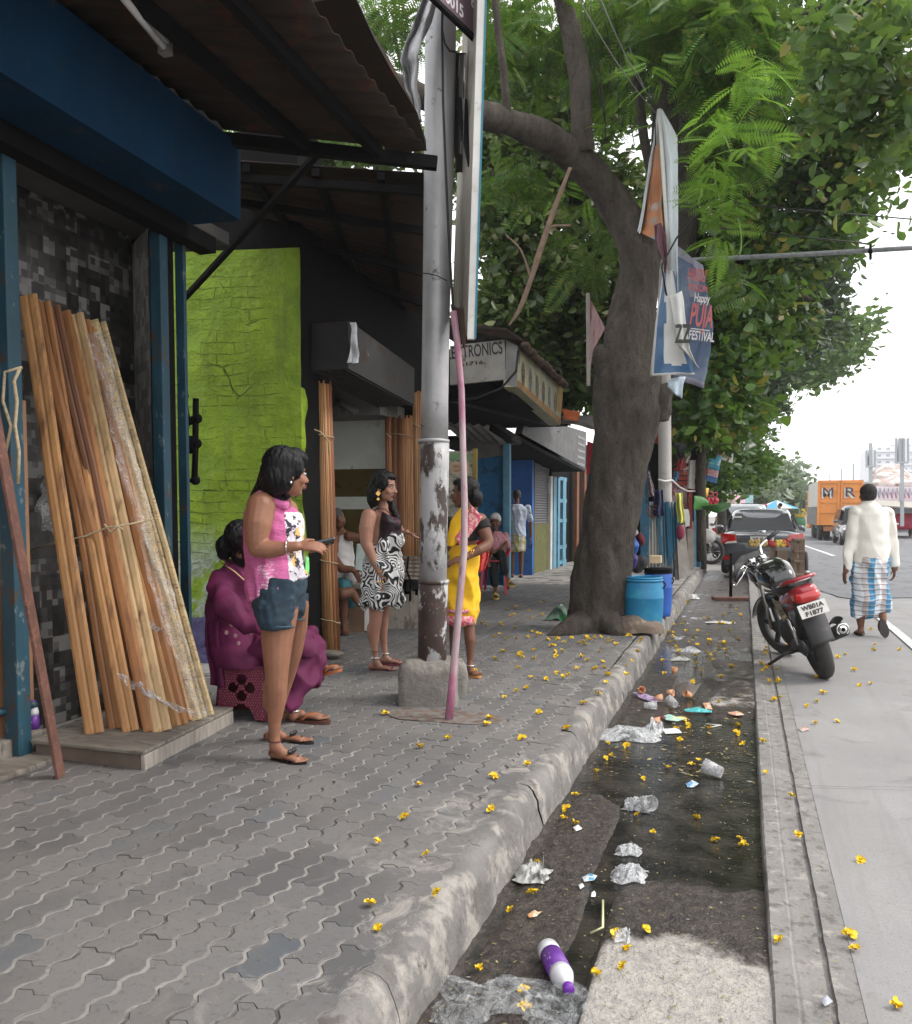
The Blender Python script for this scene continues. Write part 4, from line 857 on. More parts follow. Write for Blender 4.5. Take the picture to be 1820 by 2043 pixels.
c_ = G(858, 1400, .15); blk(Vector((c_.x - .02, c_.y + .03, 0)), .185, .31, .8, 3)
c_ = G(897, 1385, .15); blk(Vector((c_.x, c_.y, 0)), .12, .25, .5, 5)
m.build('concrete_block', MBLOCK, T)
m = MB(); g_ = G(880, 1432, PAVE); m.grid(lambda u, v: (g_.x + (u - .5) * .75 * (.6 + .4 * math.sin(v * 3)), g_.y - .12 + v * .32, PAVE + .004 + .012 * max(0, noise.noise(Vector((u * 5, v * 4, 2)))) * math.sin(u * 3.14) * math.sin(v * 3.14)), 20, 12)
tag(m.build('red_dirt', M('brick_dust', (.13, .085, .065), .95, .4, 9, (.17, .16, .15), (.45, .55), 14, .6, 60)), kind='structure')
m = MB(); m.tube([DP(u, v, DPL - .2) for u, v in ((884, -100), (882, 60), (884, 200), (890, 350), (897, 500), (904, 610), (909, 640))], .008, 6); one('black_cable', 'black cable running down the front of the silver pole', 'cable', m, MWIRE)
m = MB(); m.tube([DP(u, v, DPL - .16) for u, v in ((883, 62), (888, 88), (898, 102), (912, 104))], .006, 6); one('cable_loop', 'short black cable loop around the pole just below the purple sign', 'cable', m, MWIRE)
m = MB(); m.tube([DP(u, v, DPL - .19) for u, v in ((843, 545), (855, 546), (872, 550), (892, 560))], .004, 5); one('wire_tie', 'thin wire tied around the silver pole at head height above the women', 'wire', m, MWIRE)
MMAG = M('magenta_white_stick_paint', (.42, .33, .345), .8, .2, 6, (.34, .11, .19), (.44, .60), 4.5, .3, 30, stretch=(1, 1, .35), col3=(.2, .15, .14), th3=(.62, .68), s3=18)
m = MB(); st = [(905, 622, 7), (912, 680, 7), (921, 780, 6.6), (924, 900, 6.6), (927, 1000, 6.8), (926, 1100, 7), (917, 1200, 7.2), (910, 1280, 7.5), (902, 1370, 7.8), (895, 1441, 8.4)]
m.tube([DP(u, v, 5.42 - .27 * (k / 9)) for k, (u, v, w_) in enumerate(st)], [w_ * 5.3 / F0 for u, v, w_ in st], 12)
one('painted_stick', 'bent magenta and white painted bamboo stick leaning against the pole', 'stick', m, MMAG)
# ------------------------------------------------------------ boards on the pole
T = thing('edge_on_board', 'tall weathered advertising board seen edge on beside the pole', 'sign board', DP(940, 676, 5.4))
MWB = M('weathered_board_face', (.36, .34, .29), .8, .3, 1.5, (.2, .14, .10), (.5, .65), 4, .3, col3=(.5, .5, .47), th3=(.6, .7), s3=9, stretch=(1, 1, .3))
a, b_, c_, d_ = DP(957, -160, 5.25), DP(932, 672, 5.35), DP(903, 606, 6.15), DP(931, -160, 6.15)
m = MB(); m.plate([a, b_, c_, d_], RT * .03); m.build('panel', MWB, T)
text('TOWER', c_ + ZV * 1.05 - RT * .004 + (b_ - c_) * .1, (b_ - c_), ZV, .55, M('faded_grey_ink', (.14, .14, .13), .8), T, width=.6)
e0, e1 = DP(966, -160, 5.2), DP(940, 677, 5.3)
m = MB(); m.bar(e0 + RT * .0, e1, .045, .05, FW); m.build('white_frame', MWHITE, T)
m = MB(); m.bar(e0 + RT * .024 - FW * .012, e1 + RT * .024 - FW * .012, .012, .034, FW); m.build('teal_stripe', M('teal_paint', (.02, .17, .24), .5), T)
m = MB(); m.bar(DP(921, 200, 5.6), DP(945, 330, 5.45), .06, .04); m.build('brace', MDARK, T)
m = MB(); m.grid(lambda u, v: wob(DP(905 + u * 22, 100 + v * 240, 5.75), 4, .06), 4, 16); m.build('torn_flex', M('dark_rag', (.03, .025, .022), .9), T, thick=.004)
m = MB(); m.grid(lambda u, v: wob(DP(903 + u * 28, 600 + v * 90 * u + 10, 5.7 - u * .3), 6, .04), 6, 10); m.build('torn_corner', M('brown_torn_flex', (.10, .06, .045), .9), T, thick=.004)
T = thing('purple_sign', 'purple brown shop sign board with white lettering at the top of the pole', 'sign', DP(900, 40, 5.2))
A, B = DP(845, -22, 4.95), DP(960, 90, 5.5)
m = MB(); m.plate([A, B, B + ZV * .9, A + ZV * .9], FW * .02 - RT * 0); m.build('board', M('purple_brown_enamel', (.13, .085, .11), .45, .1, 3), T)
xd = (B - A)
m = MB(); m.bar(A - FW * .006 - ZV * .005, B - FW * .006 - ZV * .005, .03, .025); m.build('edge_roll', MDARK, T)
off = -FW * .004
MWL = M('white_letter_paint', (.65, .62, .62), .6, bump=0)
text('700015', A.lerp(B, .20) + ZV * .05 + off, xd, ZV, .07, MWL, T, width=.30, bold=.015); text('Kolkata - 87', A.lerp(B, .28) + ZV * .17 + off, xd, ZV, .075, MWL, T, width=.43, bold=.015)
MCR = M('crumpled_white_flex', (.34, .34, .35), .35, .3, 4, (.12, .12, .12), (.5, .62), 6, .5, 14, bd=.02)
m = MB()
pathL = [(852, -30), (825, 55), (800, 125), (815, 185), (832, 250)]; pathR = [(880, -30), (862, 40), (838, 110), (833, 160), (840, 240)]
def lerp_path(P_, t): k = t * (len(P_) - 1); i = min(int(k), len(P_) - 2); s = k - i; return (P_[i][0] * (1 - s) + P_[i + 1][0] * s, P_[i][1] * (1 - s) + P_[i + 1][1] * s)
def fl(u, v): a, b_ = lerp_path(pathL, v), lerp_path(pathR, v); return wob(DP(a[0] * (1 - u) + b_[0] * u, a[1] * (1 - u) + b_[1] * u, 5.35 + .08 * math.sin(u * 7)), 7, .03)
m.grid(fl, 10, 30); one('torn_flex_strip', 'crumpled strip of torn white flex hanging left of the pole top', 'flex strip', m, MCR, thick=.004)
# ------------------------------------------------------------ timber: platform, mouldings, board
T = thing('timber_platform', 'low weathered plywood platform carrying the leaning mouldings', 'platform', G(285, 1527, PAVE))
zt = .245
P_ = [G(60, 1476, zt), G(285, 1500, zt), G(466, 1411, zt)]; P_.append(P_[0] + (P_[2] - P_[1]) * 1.0)
m = MB(); m.plate(P_, (0, 0, -.018)); m.build('top_board', MPLY, T, bevel=.004)
ins = lambda p, k: p.lerp((P_[0] + P_[2]) / 2, k)
m = MB(); m.bar(ins(P_[1], .02) - ZV * .058, ins(P_[2], .02) - ZV * .058, .022, .075); m.build('edge_board', MPLYE, T, bevel=.003)
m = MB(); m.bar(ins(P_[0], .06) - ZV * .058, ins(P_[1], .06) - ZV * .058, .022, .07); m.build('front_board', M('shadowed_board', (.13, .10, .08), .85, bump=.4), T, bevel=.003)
MPINE = [M('pine_%s' % k, c, .55, .35, 2.2, (.18, .085, .04), (.52, .66), 5, .25, 40, stretch=(3, 3, .35)) for k, c in (('honey', (.43, .22, .085)), ('orange', (.34, .15, .055)), ('tan', (.52, .35, .18)), ('red', (.19, .08, .04)))]
MBEAD = M('beaded_bamboo', (.52, .39, .21), .6, .3, 9, (.2, .12, .05), (.56, .62), 45, .6, 70, stretch=(1, 1, 2))
MWRAP = clearplastic('clear_wrap', (.75, .72, .7), .28)
def plank(ub, vb, ut, vt, wpx, mat, label, name='wood_moulding', push=0.0, groove=3):
    b_ = G(ub, vb, zt + .001); t_ = AX(ut, vt, -3.70 + push); d = (t_ - b_).normalized(); w_ = wpx * 5.1 / F0
    side = (RT - d * RT.dot(d)).normalized(); nrm = side.cross(d).normalized()
    if nrm.dot(FW) > 0: nrm = -nrm
    m = MB(); prof_ = []; n = groove * 4
    for i in range(n + 1):
        s = i / n - .5; prof_.append(side * (s * w_) + nrm * (.013 if i % 4 else .0075))
    back = [side * w_ * .5, side * -w_ * .5]; ring = prof_ + back; k = len(ring); vs = []
    segs = 5
    for j in range(segs + 1):
        c = b_.lerp(t_, j / segs) + nrm * (.018 * math.sin(j / segs * math.pi) * random.uniform(-1, 1)); vs += [c + r_ for r_ in ring]
    fs = [(j * k + i, j * k + (i + 1) % k, (j + 1) * k + (i + 1) % k, (j + 1) * k + i) for j in range(segs) for i in range(k)] + [tuple(range(k - 1, -1, -1)), tuple(range(segs * k, (segs + 1) * k))]
    m.add(vs, fs); o = tag(m.build(name, mat, origin=b_), label, 'wood strip', 'timber mouldings leaning in the first shop'); return o
PL = [(190, 1462, 56, 590, 34, 0, 'wide honey pine board, leftmost of the leaning mouldings'), (232, 1452, 88, 603, 26, 1, 'narrow dark orange pine strip second from the left, its foot set back'), (262, 1458, 118, 690, 30, 0, 'shorter honey strip whose top ends well below its neighbours'),
      (292, 1450, 108, 612, 24, 3, 'reddish grooved strip in the left middle of the leaning bundle'), (300, 1458, 130, 622, 22, 1, 'slim orange strip just right of the reddish one'), (325, 1458, 150, 628, 34, 2, 'broad tan strip at the middle of the bundle foot'), (352, 1448, 135, 640, 20, 0, 'thin honey strip crossing behind the plastic wrap'),
      (366, 1445, 170, 640, 20, 1, 'thin orange strip right of the broad tan one'), (338, 1440, 160, 760, 16, 2, 'short pale stick lying over the middle mouldings'), (245, 1435, 100, 640, 20, 3, 'dark red strip peeping between the two left boards'), (372, 1438, 178, 655, 24, 0, 'honey strip third from the right edge'),
      (392, 1436, 186, 640, 22, 4, 'beaded bamboo strip wrapped in clear plastic, second from the right'), (415, 1428, 200, 645, 26, 4, 'pale beaded bamboo bundle, rightmost of the leaning pieces'), (318, 1446, 165, 900, 14, 2, 'thin pale lath ending at mid height'), (276, 1448, 70, 600, 20, 1, 'deep orange strip behind the left boards')]
for i, (a, b_, c, d, w_, mi, lab) in enumerate(PL): plank(a, b_ + 1, c, d, w_, MBEAD if mi == 4 else MPINE[mi], lab, push=.012 * (i % 4) - (.03 if 'behind' in lab or 'peeping' in lab else 0), groove=1 if w_ < 24 else 2)
def wrap(name, lab, pth, d0, d1, wpx, alpha=.3, amp=.02):
    m = MB(); n = len(pth)
    def f(u, v):
        a = lerp_path(pth, v); d = d0 + (d1 - d0) * v; return wob(DP(a[0] + (u - .5) * wpx, a[1] + (u - .5) * wpx * .12, d + .02 * math.sin(u * 9 + v * 20)), 12, amp)
    m.grid(f, 10, 60); return one(name, lab, 'plastic wrap', m, MWRAP if alpha < .4 else clearplastic('bright_film', (.85, .85, .86), .5))
b0, b1 = GD(1440, zt) - .12, (AX(175, 650, -3.62) - CAM).dot(FW) - .05
wrap('plastic_film', 'clear film around the two beaded bamboo strips on the right', [(398, 1430), (330, 1200), (270, 980), (215, 760), (190, 660)], b0, b1, 40)
wrap('plastic_film', 'long clear film sleeve around the middle moulding', [(312, 1440), (262, 1250), (215, 1060), (175, 900), (150, 760)], b0 - .03, b1 - .03, 26)
wrap('plastic_film', 'torn clear film drooping over the foot of the middle mouldings', [(250, 1350), (280, 1375), (330, 1400), (380, 1425)], b0 - .05, b0 - .08, 34, .5, .03)
wrap('plastic_film', 'crumpled clear bag caught on the left edge of the boards', [(78, 950), (88, 1000), (100, 1050), (135, 1090)], b1 - .1, b1 - .2, 38, .5, .04)
wrap('plastic_film', 'small clear rag tied below the string on the right mouldings', [(280, 1235), (300, 1250), (320, 1262)], b0 + .1, b0 + .1, 26, .5, .03)
m = MB(); dm = (b0 + b1) / 2 - .02
m.tube([DP(u, v, d) for u, v, d in ((60, 1098, dm), (110, 1083, dm - .12), (170, 1070, dm - .14), (215, 1052, dm - .15), (262, 1045, dm - .14), (304, 1036, dm + .05))], .005, 6); m.tube([DP(u, v, dm - .15) for u, v in ((208, 1046), (222, 1062), (236, 1050), (246, 1058))], .006, 6)
one('tie_string', 'brown twine tied around the leaning mouldings at waist height', 'string', m, MSTRING)
m = MB(); m.tube([DP(u, v, 3.95) for u, v in ((44, 733), (10, 742), (6, 800), (22, 850), (12, 900))], .007, 6); m.tube([DP(u, v, 3.95) for u, v in ((40, 735), (28, 760), (34, 800), (30, 850), (38, 900), (36, 965))], .008, 6)
one('rope', 'yellow jute rope looped over the left blue post', 'rope', m, MSTRING)
m = MB(); bt = G(121, 1551, PAVE); tp = DP(-22, 760, 3.75); m.bar(bt, tp, .07, .016, RT); one('leaning_board', 'single dark red brown board leaning at the far left', 'board', m, MRUST, bevel=.003)
def bottle(name, label, base, ax, s=1.0, mats=None, parent=None):
    T = thing(name, label, 'bottle', base); ax = Vector(ax).normalized(); x = ax.cross(Vector((.3, .9, .2))).normalized(); y = ax.cross(x)
    def la(pr, nm, mt): m = MB(); m.loft([(Vector(base) + ax * h * s, x * r * s, y * r * s) for r, h in pr], 24, True); m.build(nm, mt, T)
    la([(.022, .0), (.031, .006), (.032, .03), (.031, .045)], 'bottom', MCLR); la([(.0325, .045), (.0325, .135)], 'label_wrap', MPUR); la([(.0315, .135), (.032, .155), (.024, .182), (.013, .197), (.012, .207)], 'shoulder', MCLR); la([(.0145, .205), (.015, .207), (.015, .222), (.013, .225)], 'cap', MPURC); return T
MCLR = M('milky_bottle_plastic', (.62, .62, .66), .2, .05, 5, bump=0); MPUR = M('purple_label', (.13, .03, .28), .45, .1, 8, (.7, .65, .75), (.6, .62), 14, 0, stretch=(1, 1, 3)); MPURC = M('purple_cap_plastic', (.15, .03, .33), .35, bump=0)
bottle('water_bottle', 'small purple labelled bottle standing on the shop step at the far left', AX(68, 1470, -3.48), (0, 0, 1), .85)
# ------------------------------------------------------------ bamboo mats and slats of the second shop
MBAM = [M('bamboo_%d' % k, c, .55, .3, 3, (.09, .035, .015), (.6, .72), 7, .3, 50, stretch=(5, 5, .5)) for k, c in enumerate(((.33, .145, .06), (.42, .21, .09), (.26, .10, .045), (.46, .27, .13)))]
def bundle(label, ub, vb, ut, vt, wb, wt, d, n, ties, grp='rolled bamboo mats', bow=.4, zb=PAVE, tilt=.0):
    T = thing('bamboo_bundle', label, 'bamboo bundle', DP(ub, vb, d), grp)
    for k in range(n):
        s = (k + .5) / n - .5; dd = -math.cos(s * math.pi) * wb * d / F0 * bow; j = random.uniform(-.3, .3)
        a = DP(ub + s * wb, vb + random.uniform(-2, 1), d + dd); b_ = DP(ut + s * wt + j, vt + random.uniform(0, 8), d + dd + tilt)
        m = MB(); m.tube([a, a.lerp(b_, .33) + RT * random.uniform(-.003, .003), a.lerp(b_, .66) + RT * random.uniform(-.003, .003), b_], wb * d / F0 / n * .62, 7); m.build('slat', MBAM[random.randrange(4)], T)
    for v in ties:
        t = (v - vb) / (vt - vb); c = ub + (ut - ub) * t; w_ = (wb + (wt - wb) * t) * .54
        m = MB(); m.tube([DP(c + w_ * math.sin(q_), v + 5 * math.sin(q_) + random.uniform(-1, 1), d - math.cos(q_) * w_ * 2 * d / F0 * bow * 1.05 - .01) for q_ in np.linspace(-1.5, 1.5, 9)], .006, 5); m.build('tie', MSTRING, T)
    return T
bundle('tall reddish bamboo roll standing at the corner of the lime green wall', 657, 1302, 641, 758, 44, 40, 7.45, 14, (868, 1120, 1238))
m = MB(); m.tube([DP(u, v, 7.3) for u, v in ((572, 845), (590, 848), (610, 850), (640, 862), (656, 880), (657, 905))], .006, 6); one('pale_twine', 'pale cord tied from the green wall to the bamboo roll', 'cord', m, MSTRING)
m = MB(); c_ = DP(657, 1306, 7.35); m.ell(c_ + ZV * .01, (.13, .09, .03)); one('cloth_pad', 'flattened brown cloth under the tall bamboo roll', 'cloth', m, MPLY)
bundle('wide light bamboo roll behind the woman in the zebra dress', 810, 1150, 807, 828, 62, 56, 9.9, 18, (868,))
bundle('slim dark bamboo roll half hidden by the silver pole', 838, 1150, 834, 778, 22, 20, 9.5, 7, (850,))
bundle('narrow pale reed roll beside the shop door frame', 778, 1150, 774, 828, 12, 12, 9.7, 4, (868,))
T = thing('slat_stack', 'stack of grey weathered slats tied beside the bamboo mats', 'wood stack', DP(812, 1255, 9.3))
MSL = M('grey_slats', (.26, .225, .19), .85, .3, 5, (.12, .1, .08), (.5, .6), 8, .4, stretch=(1, 1, .4))
for k in range(12):
    m = MB(); u = 776 + k * 5.6; m.bar(DP(u, 1256, 9.25), DP(u - 1, 1182 - 6 * math.sin(k * 1.7), 9.3), .028, .05, FW); m.build('slat', MSL, T)
for k in range(6):
    m = MB(); v = 1112 + k * 8; m.bar(DP(796, v, 9.3), DP(842, v + 1, 9.3), .03, .06, FW); m.build('slat', MSL, T)
m = MB(); m.box(tuple(DP(780, 1180, 9.4)), tuple(DP(842, 1150, 9.8) + Vector((0, .3, 0)))); m.build('bench', MBLK, T)
m = MB(); m.tube([DP(u, v, 9.2) for u, v in ((815, 1110), (812, 1140), (820, 1160), (818, 1200))], .012, 6); m.build('strap', MDARK, T)
# white bench/pillar next to vest man
T = thing('white_bench', 'white painted wooden bench end beside the man in the vest', 'bench', DP(735, 1262, 8.9))
m = MB(); m.bar(DP(736, 1258, 9.0), DP(738, 1140, 9.0), .09, .05, FW); m.build('leg', MWHITE, T, bevel=.004)
m = MB(); m.plate([DP(704, 1190, 9.1), DP(742, 1190, 9.1), DP(744, 1085, 9.1), DP(712, 1085, 9.1)], FW * .03); m.build('back_panel', M('mint_white_paint', (.5, .6, .57), .5), T, bevel=.006)
m = MB(); m.plate([DP(672, 1168, 8.7), DP(742, 1168, 8.7), DP(744, 1160, 9.1), DP(672, 1160, 9.1)], -ZV * .03); m.build('seat', MPLY, T)
m = MB(); m.bar(DP(712, 1262, 9.0), DP(712, 1175, 9.0), .16, .04, FW); m.build('plank_front', M('brown_plank', (.17, .10, .06), .8, bump=.4), T)
# ------------------------------------------------------------ banners at the tree
def sheet(name, lab, L_, R_, dL, dR, mat, nu=8, nv=30, amp=.015, cat='banner', kinds=None, thick=.003):
    m = MB()
    def f(u, v):
        a, b_ = lerp_path(L_, v), lerp_path(R_, v); d = dL * (1 - u) + dR * u
        return wob(DP(a[0] * (1 - u) + b_[0] * u, a[1] * (1 - u) + b_[1] * u, d + .03 * math.sin(u * 8 + v * 3)), 5, amp)
    m.grid(f, nu, nv)
    if kinds:
        mats = mat; k = len(m.f)
        for i in range(k): m.m[i] = kinds((i % nu) / nu, (i // nu) / nv)
    return m, mat
MOR = M('orange_flex_print', (.42, .17, .07), .55, .35, 2.5, (.12, .28, .30), (.52, .6), 2.2, .15, col3=(.36, .30, .27), th3=(.56, .6), s3=3)
MWF = M('white_flex', (.58, .63, .65), .45, .12, 2, (.35, .5, .55), (.55, .7), 2.5, .2, 20, col3=(.45, .33, .34), th3=(.6, .72), s3=2.5)
MNV = M('navy_flex', (.06, .14, .27), .45, .3, 3, bump=.3, bs=12, bd=.03, col2=(.22, .28, .36), th=(.6, .75), s2=3)
MWT = M('torn_white_flex', (.6, .6, .58), .5, .08, 3, (.04, .1, .2), (.66, .68), 5, .2)
db = 8.7
T = thing('torn_hoarding', 'torn upright advertising flex folded on a frame, orange left side and white right side', 'banner', DP(1310, 800, db))
m, _ = sheet('', '', [(1312, 222), (1296, 330), (1276, 455), (1274, 462)], [(1318, 222), (1320, 330), (1322, 470), (1310, 480)], db + .35, db, MOR); m.build('orange_face', MOR, T, thick=.004)
m, _ = sheet('', '', [(1312, 218), (1296, 325), (1273, 455), (1272, 462)], [(1318, 226), (1299, 332), (1278, 458), (1276, 466)], db + .3, db + .25, MWF); m.build('white_hem', MWF, T, thick=.01)
m, _ = sheet('', '', [(1314, 218), (1324, 350), (1333, 500), (1343, 610)], [(1321, 218), (1353, 275), (1353, 480), (1352, 600)], db, db - .15, MWF, amp=.01); m.build('white_face', MWF, T, thick=.004)
m = MB(); m.tube([DP(1316, 218, db - .02), DP(1324, 350, db - .02), DP(1340, 580, db - .02)], .02, 8); m.build('bamboo_pole', MWHITE, T)
m, _ = sheet('', '', [(1305, 450), (1306, 480), (1322, 520), (1325, 540)], [(1318, 445), (1330, 470), (1330, 520), (1328, 545)], db - .1, db - .15, MWF); m.build('maroon_scrap', M('maroon_flex', (.11, .03, .05), .5, .4, 6), T, thick=.004)
T = thing('navy_banner', 'torn navy and white banner hanging under the folded hoarding', 'banner', DP(1340, 755, db))
m, _ = sheet('', '', [(1322, 535), (1312, 620), (1303, 700), (1297, 750)], [(1345, 540), (1356, 620), (1368, 700), (1388, 748)], db + .05, db - .2, MNV, nu=12)
n0 = len(m.f)
for i in range(n0):
    u, v = (i % 12 + .5) / 12, (i // 12 + .5) / 30
    w_ = noise.noise(Vector((u * 3, v * 4, 1))) * .1
    m.m[i] = 1 if (.35 + w_ < u < .9 and v < .82 + w_) or u < .06 or v > .97 else 0
m.build('sheet', [MNV, MWT], T, thick=.004)
m, _ = sheet('', '', [(1335, 590), (1345, 650), (1352, 690), (1390, 725)], [(1360, 580), (1370, 650), (1376, 700), (1396, 735)], db - .22, db - .25, MWT, nu=6)
m.build('white_fold', MWT, T, thick=.004)
text('ZZ', DP(1346, 683, db - .30), RT, ZV, .17, M('black_stencil', (.03, .03, .025), .7, .1, 5, (.6, .6, .58), (.6, .62), 20), T, width=.15, bold=.03)
m, _ = sheet('', '', [(1336, 755), (1332, 770), (1345, 785)], [(1370, 752), (1362, 775), (1360, 795)], db, db, MWT, nu=5, nv=6); m.build('rag_end', M('sky_scrap', (.5, .6, .68), .5, .3, 9), T, thick=.004)
db2 = 10.1
T = thing('festival_banner', 'blue festival banner with red and white lettering behind the torn navy one', 'banner', DP(1380, 770, db2))
m, _ = sheet('', '', [(1345, 485), (1352, 560), (1352, 650), (1342, 755)], [(1400, 530), (1408, 570), (1422, 660), (1406, 775)], db2, db2 - .25, MNV, nu=10, amp=.02)
for i in range(len(m.f)):
    u, v = (i % 10) / 10, (i // 10) / 30; m.m[i] = 1 if v < .1 or (v < .42 and u > .35 and noise.noise(Vector((u * 3, v * 6, 4))) > .0) or v > .96 else 0
m.build('sheet', [M('dull_blue_flex', (.10, .16, .28), .4, .25, 2, bump=.3, bs=12, bd=.03, col2=(.3, .34, .44), th=(.5, .7), s2=2.2), M('lilac_flex', (.33, .33, .42), .45, .25, 2)], T, thick=.004)
MRL = M('banner_red', (.5, .11, .11), .5, bump=0)
bx = DP(1424, 660, db2 - .42) - DP(1360, 640, db2 - .12)
def bt(s, u, v, w_, h, mt): text(s, DP(u, v, db2 - .36), RT + ZV * -.12, ZV, h, mt, T, width=w_, bold=.02)
bt('HINDU', 1371, 558, .20, .13, MRL); bt('TRIGON', 1371, 578, .22, .07, MRL); bt('Happy', 1385, 601, .17, .09, MWL); bt('PUJA', 1376, 648, .25, .24, MRL); bt('FESTIVAL', 1374, 676, .28, .10, MWL)
m = MB(); m.bar(DP(1378, 655, db2 - .38), DP(1416, 660, db2 - .38), .008, .01); m.build('underline', MWL, T)
# pole behind banners with its long boom
T = thing('white_pole', 'smooth off white round pole standing among the stalls, with a long boom over the road', 'pole', DP(1328, 1120, 10.9))
m = MB(); m.tube([DP(u, v, 10.9) for u, v in ((1329, 1130), (1327, 960), (1326, 800), (1325, 600), (1325, 515))], [13 * 10.9 / F0, 13 * 10.9 / F0, 12.5 * 10.9 / F0, 12 * 10.9 / F0, 11 * 10.9 / F0], 20); m.build('shaft', M('offwhite_pole', (.42, .40, .38), .6, .15, 3, (.3, .27, .24), (.55, .7), 5, .2), T)
m = MB(); m.tube([DP(1325, 524, 10.9), DP(1400, 518, 10.4), DP(1600, 508, 9.8), DP(1830, 494, 9.0), DP(2100, 475, 8.3)], [.03, .028, .026, .024, .022], 10); m.build('boom', M('galvanised_pipe', (.3, .31, .33), .5, .3, 20, metal=.3), T)
m = MB(); m.tube([DP(1737, 484, 9.3), DP(1737, 518, 9.3)], .014, 6); m.ell(DP(1737, 501, 9.3), .03, None, 8, 5); m.build('clamp', MDARK, T)
m = MB(); m.tube([DP(1405, 452, 10.4), DP(1737, 487, 9.3)], .008, 6); m.build('stay_wire', MWIRE, T)
m = MB(); m.tube([DP(1400, 398, 11), DP(1560, 415, 10.5), DP(1850, 440, 10)], .008, 6); one('overhead_wire', 'thin overhead wire crossing the leaves above the boom', 'wire', m, MWIRE)
for k, (A_, B_, lab) in enumerate([((1150, -10, 7), (1308, 225, 8.6), 'left of two thin wires dropping to the hoarding tip'), ((1195, -10, 7), (1300, 200, 8.6), 'right of two thin wires dropping to the hoarding tip'), ((1300, 200, 8.7), (1255, 90, 8.5), 'short slack wire above the hoarding tip')]):
    m = MB(); a, b_ = DP(*A_), DP(*B_); m.tube([a.lerp(b_, t) - ZV * .06 * math.sin(t * 3.14) for t in np.linspace(0, 1, 8)], .005, 5); one('support_wire', lab, 'wire', m, M('grey_wire', (.2, .2, .2), .6))
m = MB(); m.tube([DP(1425, 395, 8), DP(1380, 440, 8.3), DP(1350, 475, 8.4), DP(1320, 530, 8.5), DP(1330, 590, 8.5)], .009, 6); one('black_stay', 'black cord running from the fronds down across the white hoarding', 'cord', m, MWIRE)
T = thing('pink_board', 'faded pink striped triangular board scrap beyond the trunk', 'board', DP(1190, 740, 10.6))
m = MB(); m.plate([DP(1177, 748, 10.6), DP(1183, 700, 10.6), DP(1208, 655, 10.6), DP(1190, 620, 10.6), DP(1174, 588, 10.6)], FW * .03); m.build('panel', M('pink_striped_board', (.42, .27, .27), .8, .3, 2, (.2, .08, .08), (.52, .6), 12, stretch=(1, 1, .15)), T)
m = MB(); m.bar(DP(1174, 770, 10.55), DP(1173, 585, 10.55), .04, .04, FW); m.build('batten', MPLYE, T)
# ------------------------------------------------------------ people
def skin(name, c): return M(name, c, .5, .16, 9, tuple(x * .72 for x in c), (.55, .75), 14, .2, 150, sss=.12, spec=.35)
SK1 = skin('skin_tan', (.27, .125, .075)); SK2 = skin('skin_fair', (.36, .185, .13)); SK3 = skin('skin_brown', (.17, .075, .045)); SK4 = skin('skin_deep', (.24, .115, .07))
SKA = skin('skin_arm', (.30, .15, .09))
def m_hair():
    mm, nt, b = nodes('black_hair'); v = coord(nt, (9, 9, .8)); f = noise_(nt, v, 10, 5, .7)
    L(nt, mixc(nt, f, (.002, .002, .003), (.007, .006, .007)), b.inputs['Base Color']); b.inputs['Roughness'].default_value = .45; b.inputs['Specular IOR Level'].default_value = .25; bump_(nt, b, f, .5, .008); return mm
MHAIR = m_hair(); MHAIRW = M('white_hair', (.62, .62, .6), .7, .2, 30, bump=.8, bs=90); MHAIRG = M('greying_hair', (.07, .065, .06), .8, .5, 40, bump=.8, bs=90)
MLIP = M('dark_lipstick', (.12, .01, .03), .35, bump=0); MLIPN = M('natural_lip', (.26, .10, .08), .45, bump=0); MEYEW = M('eye_white', (.6, .58, .55), .3, bump=0); MEYEB = M('dark_eye_line', (.012, .008, .008), .5, bump=0)
MGOLD = M('gold_jewellery', (.75, .45, .14), .3, .1, 9, metal=.9, bump=0); MSILV = M('silver_jewellery', (.7, .7, .68), .25, .1, 9, metal=.9, bump=0)
def foldm(o, fold, fs, zs=.3):
    me = o.data; n = len(me.vertices); co = np.empty(n * 3, np.float32); me.vertices.foreach_get('co', co); co = co.reshape(-1, 3); no = np.array([v.normal[:] for v in me.vertices])
    h = np.array([.7 - 2.4 * abs(noise.noise(Vector((c[0] * fs * .8 + c[2] * 2, c[1] * fs * .8, c[2] * fs * zs)))) + .7 * noise.noise(Vector((c[0] * fs * 1.1, c[1] * fs * 1.1, c[2] * fs * zs * 5 + 5))) for c in co]); co += no * (h * fold * 1.5)[:, None]
    me.vertices.foreach_set('co', co.ravel()); me.update(); return o
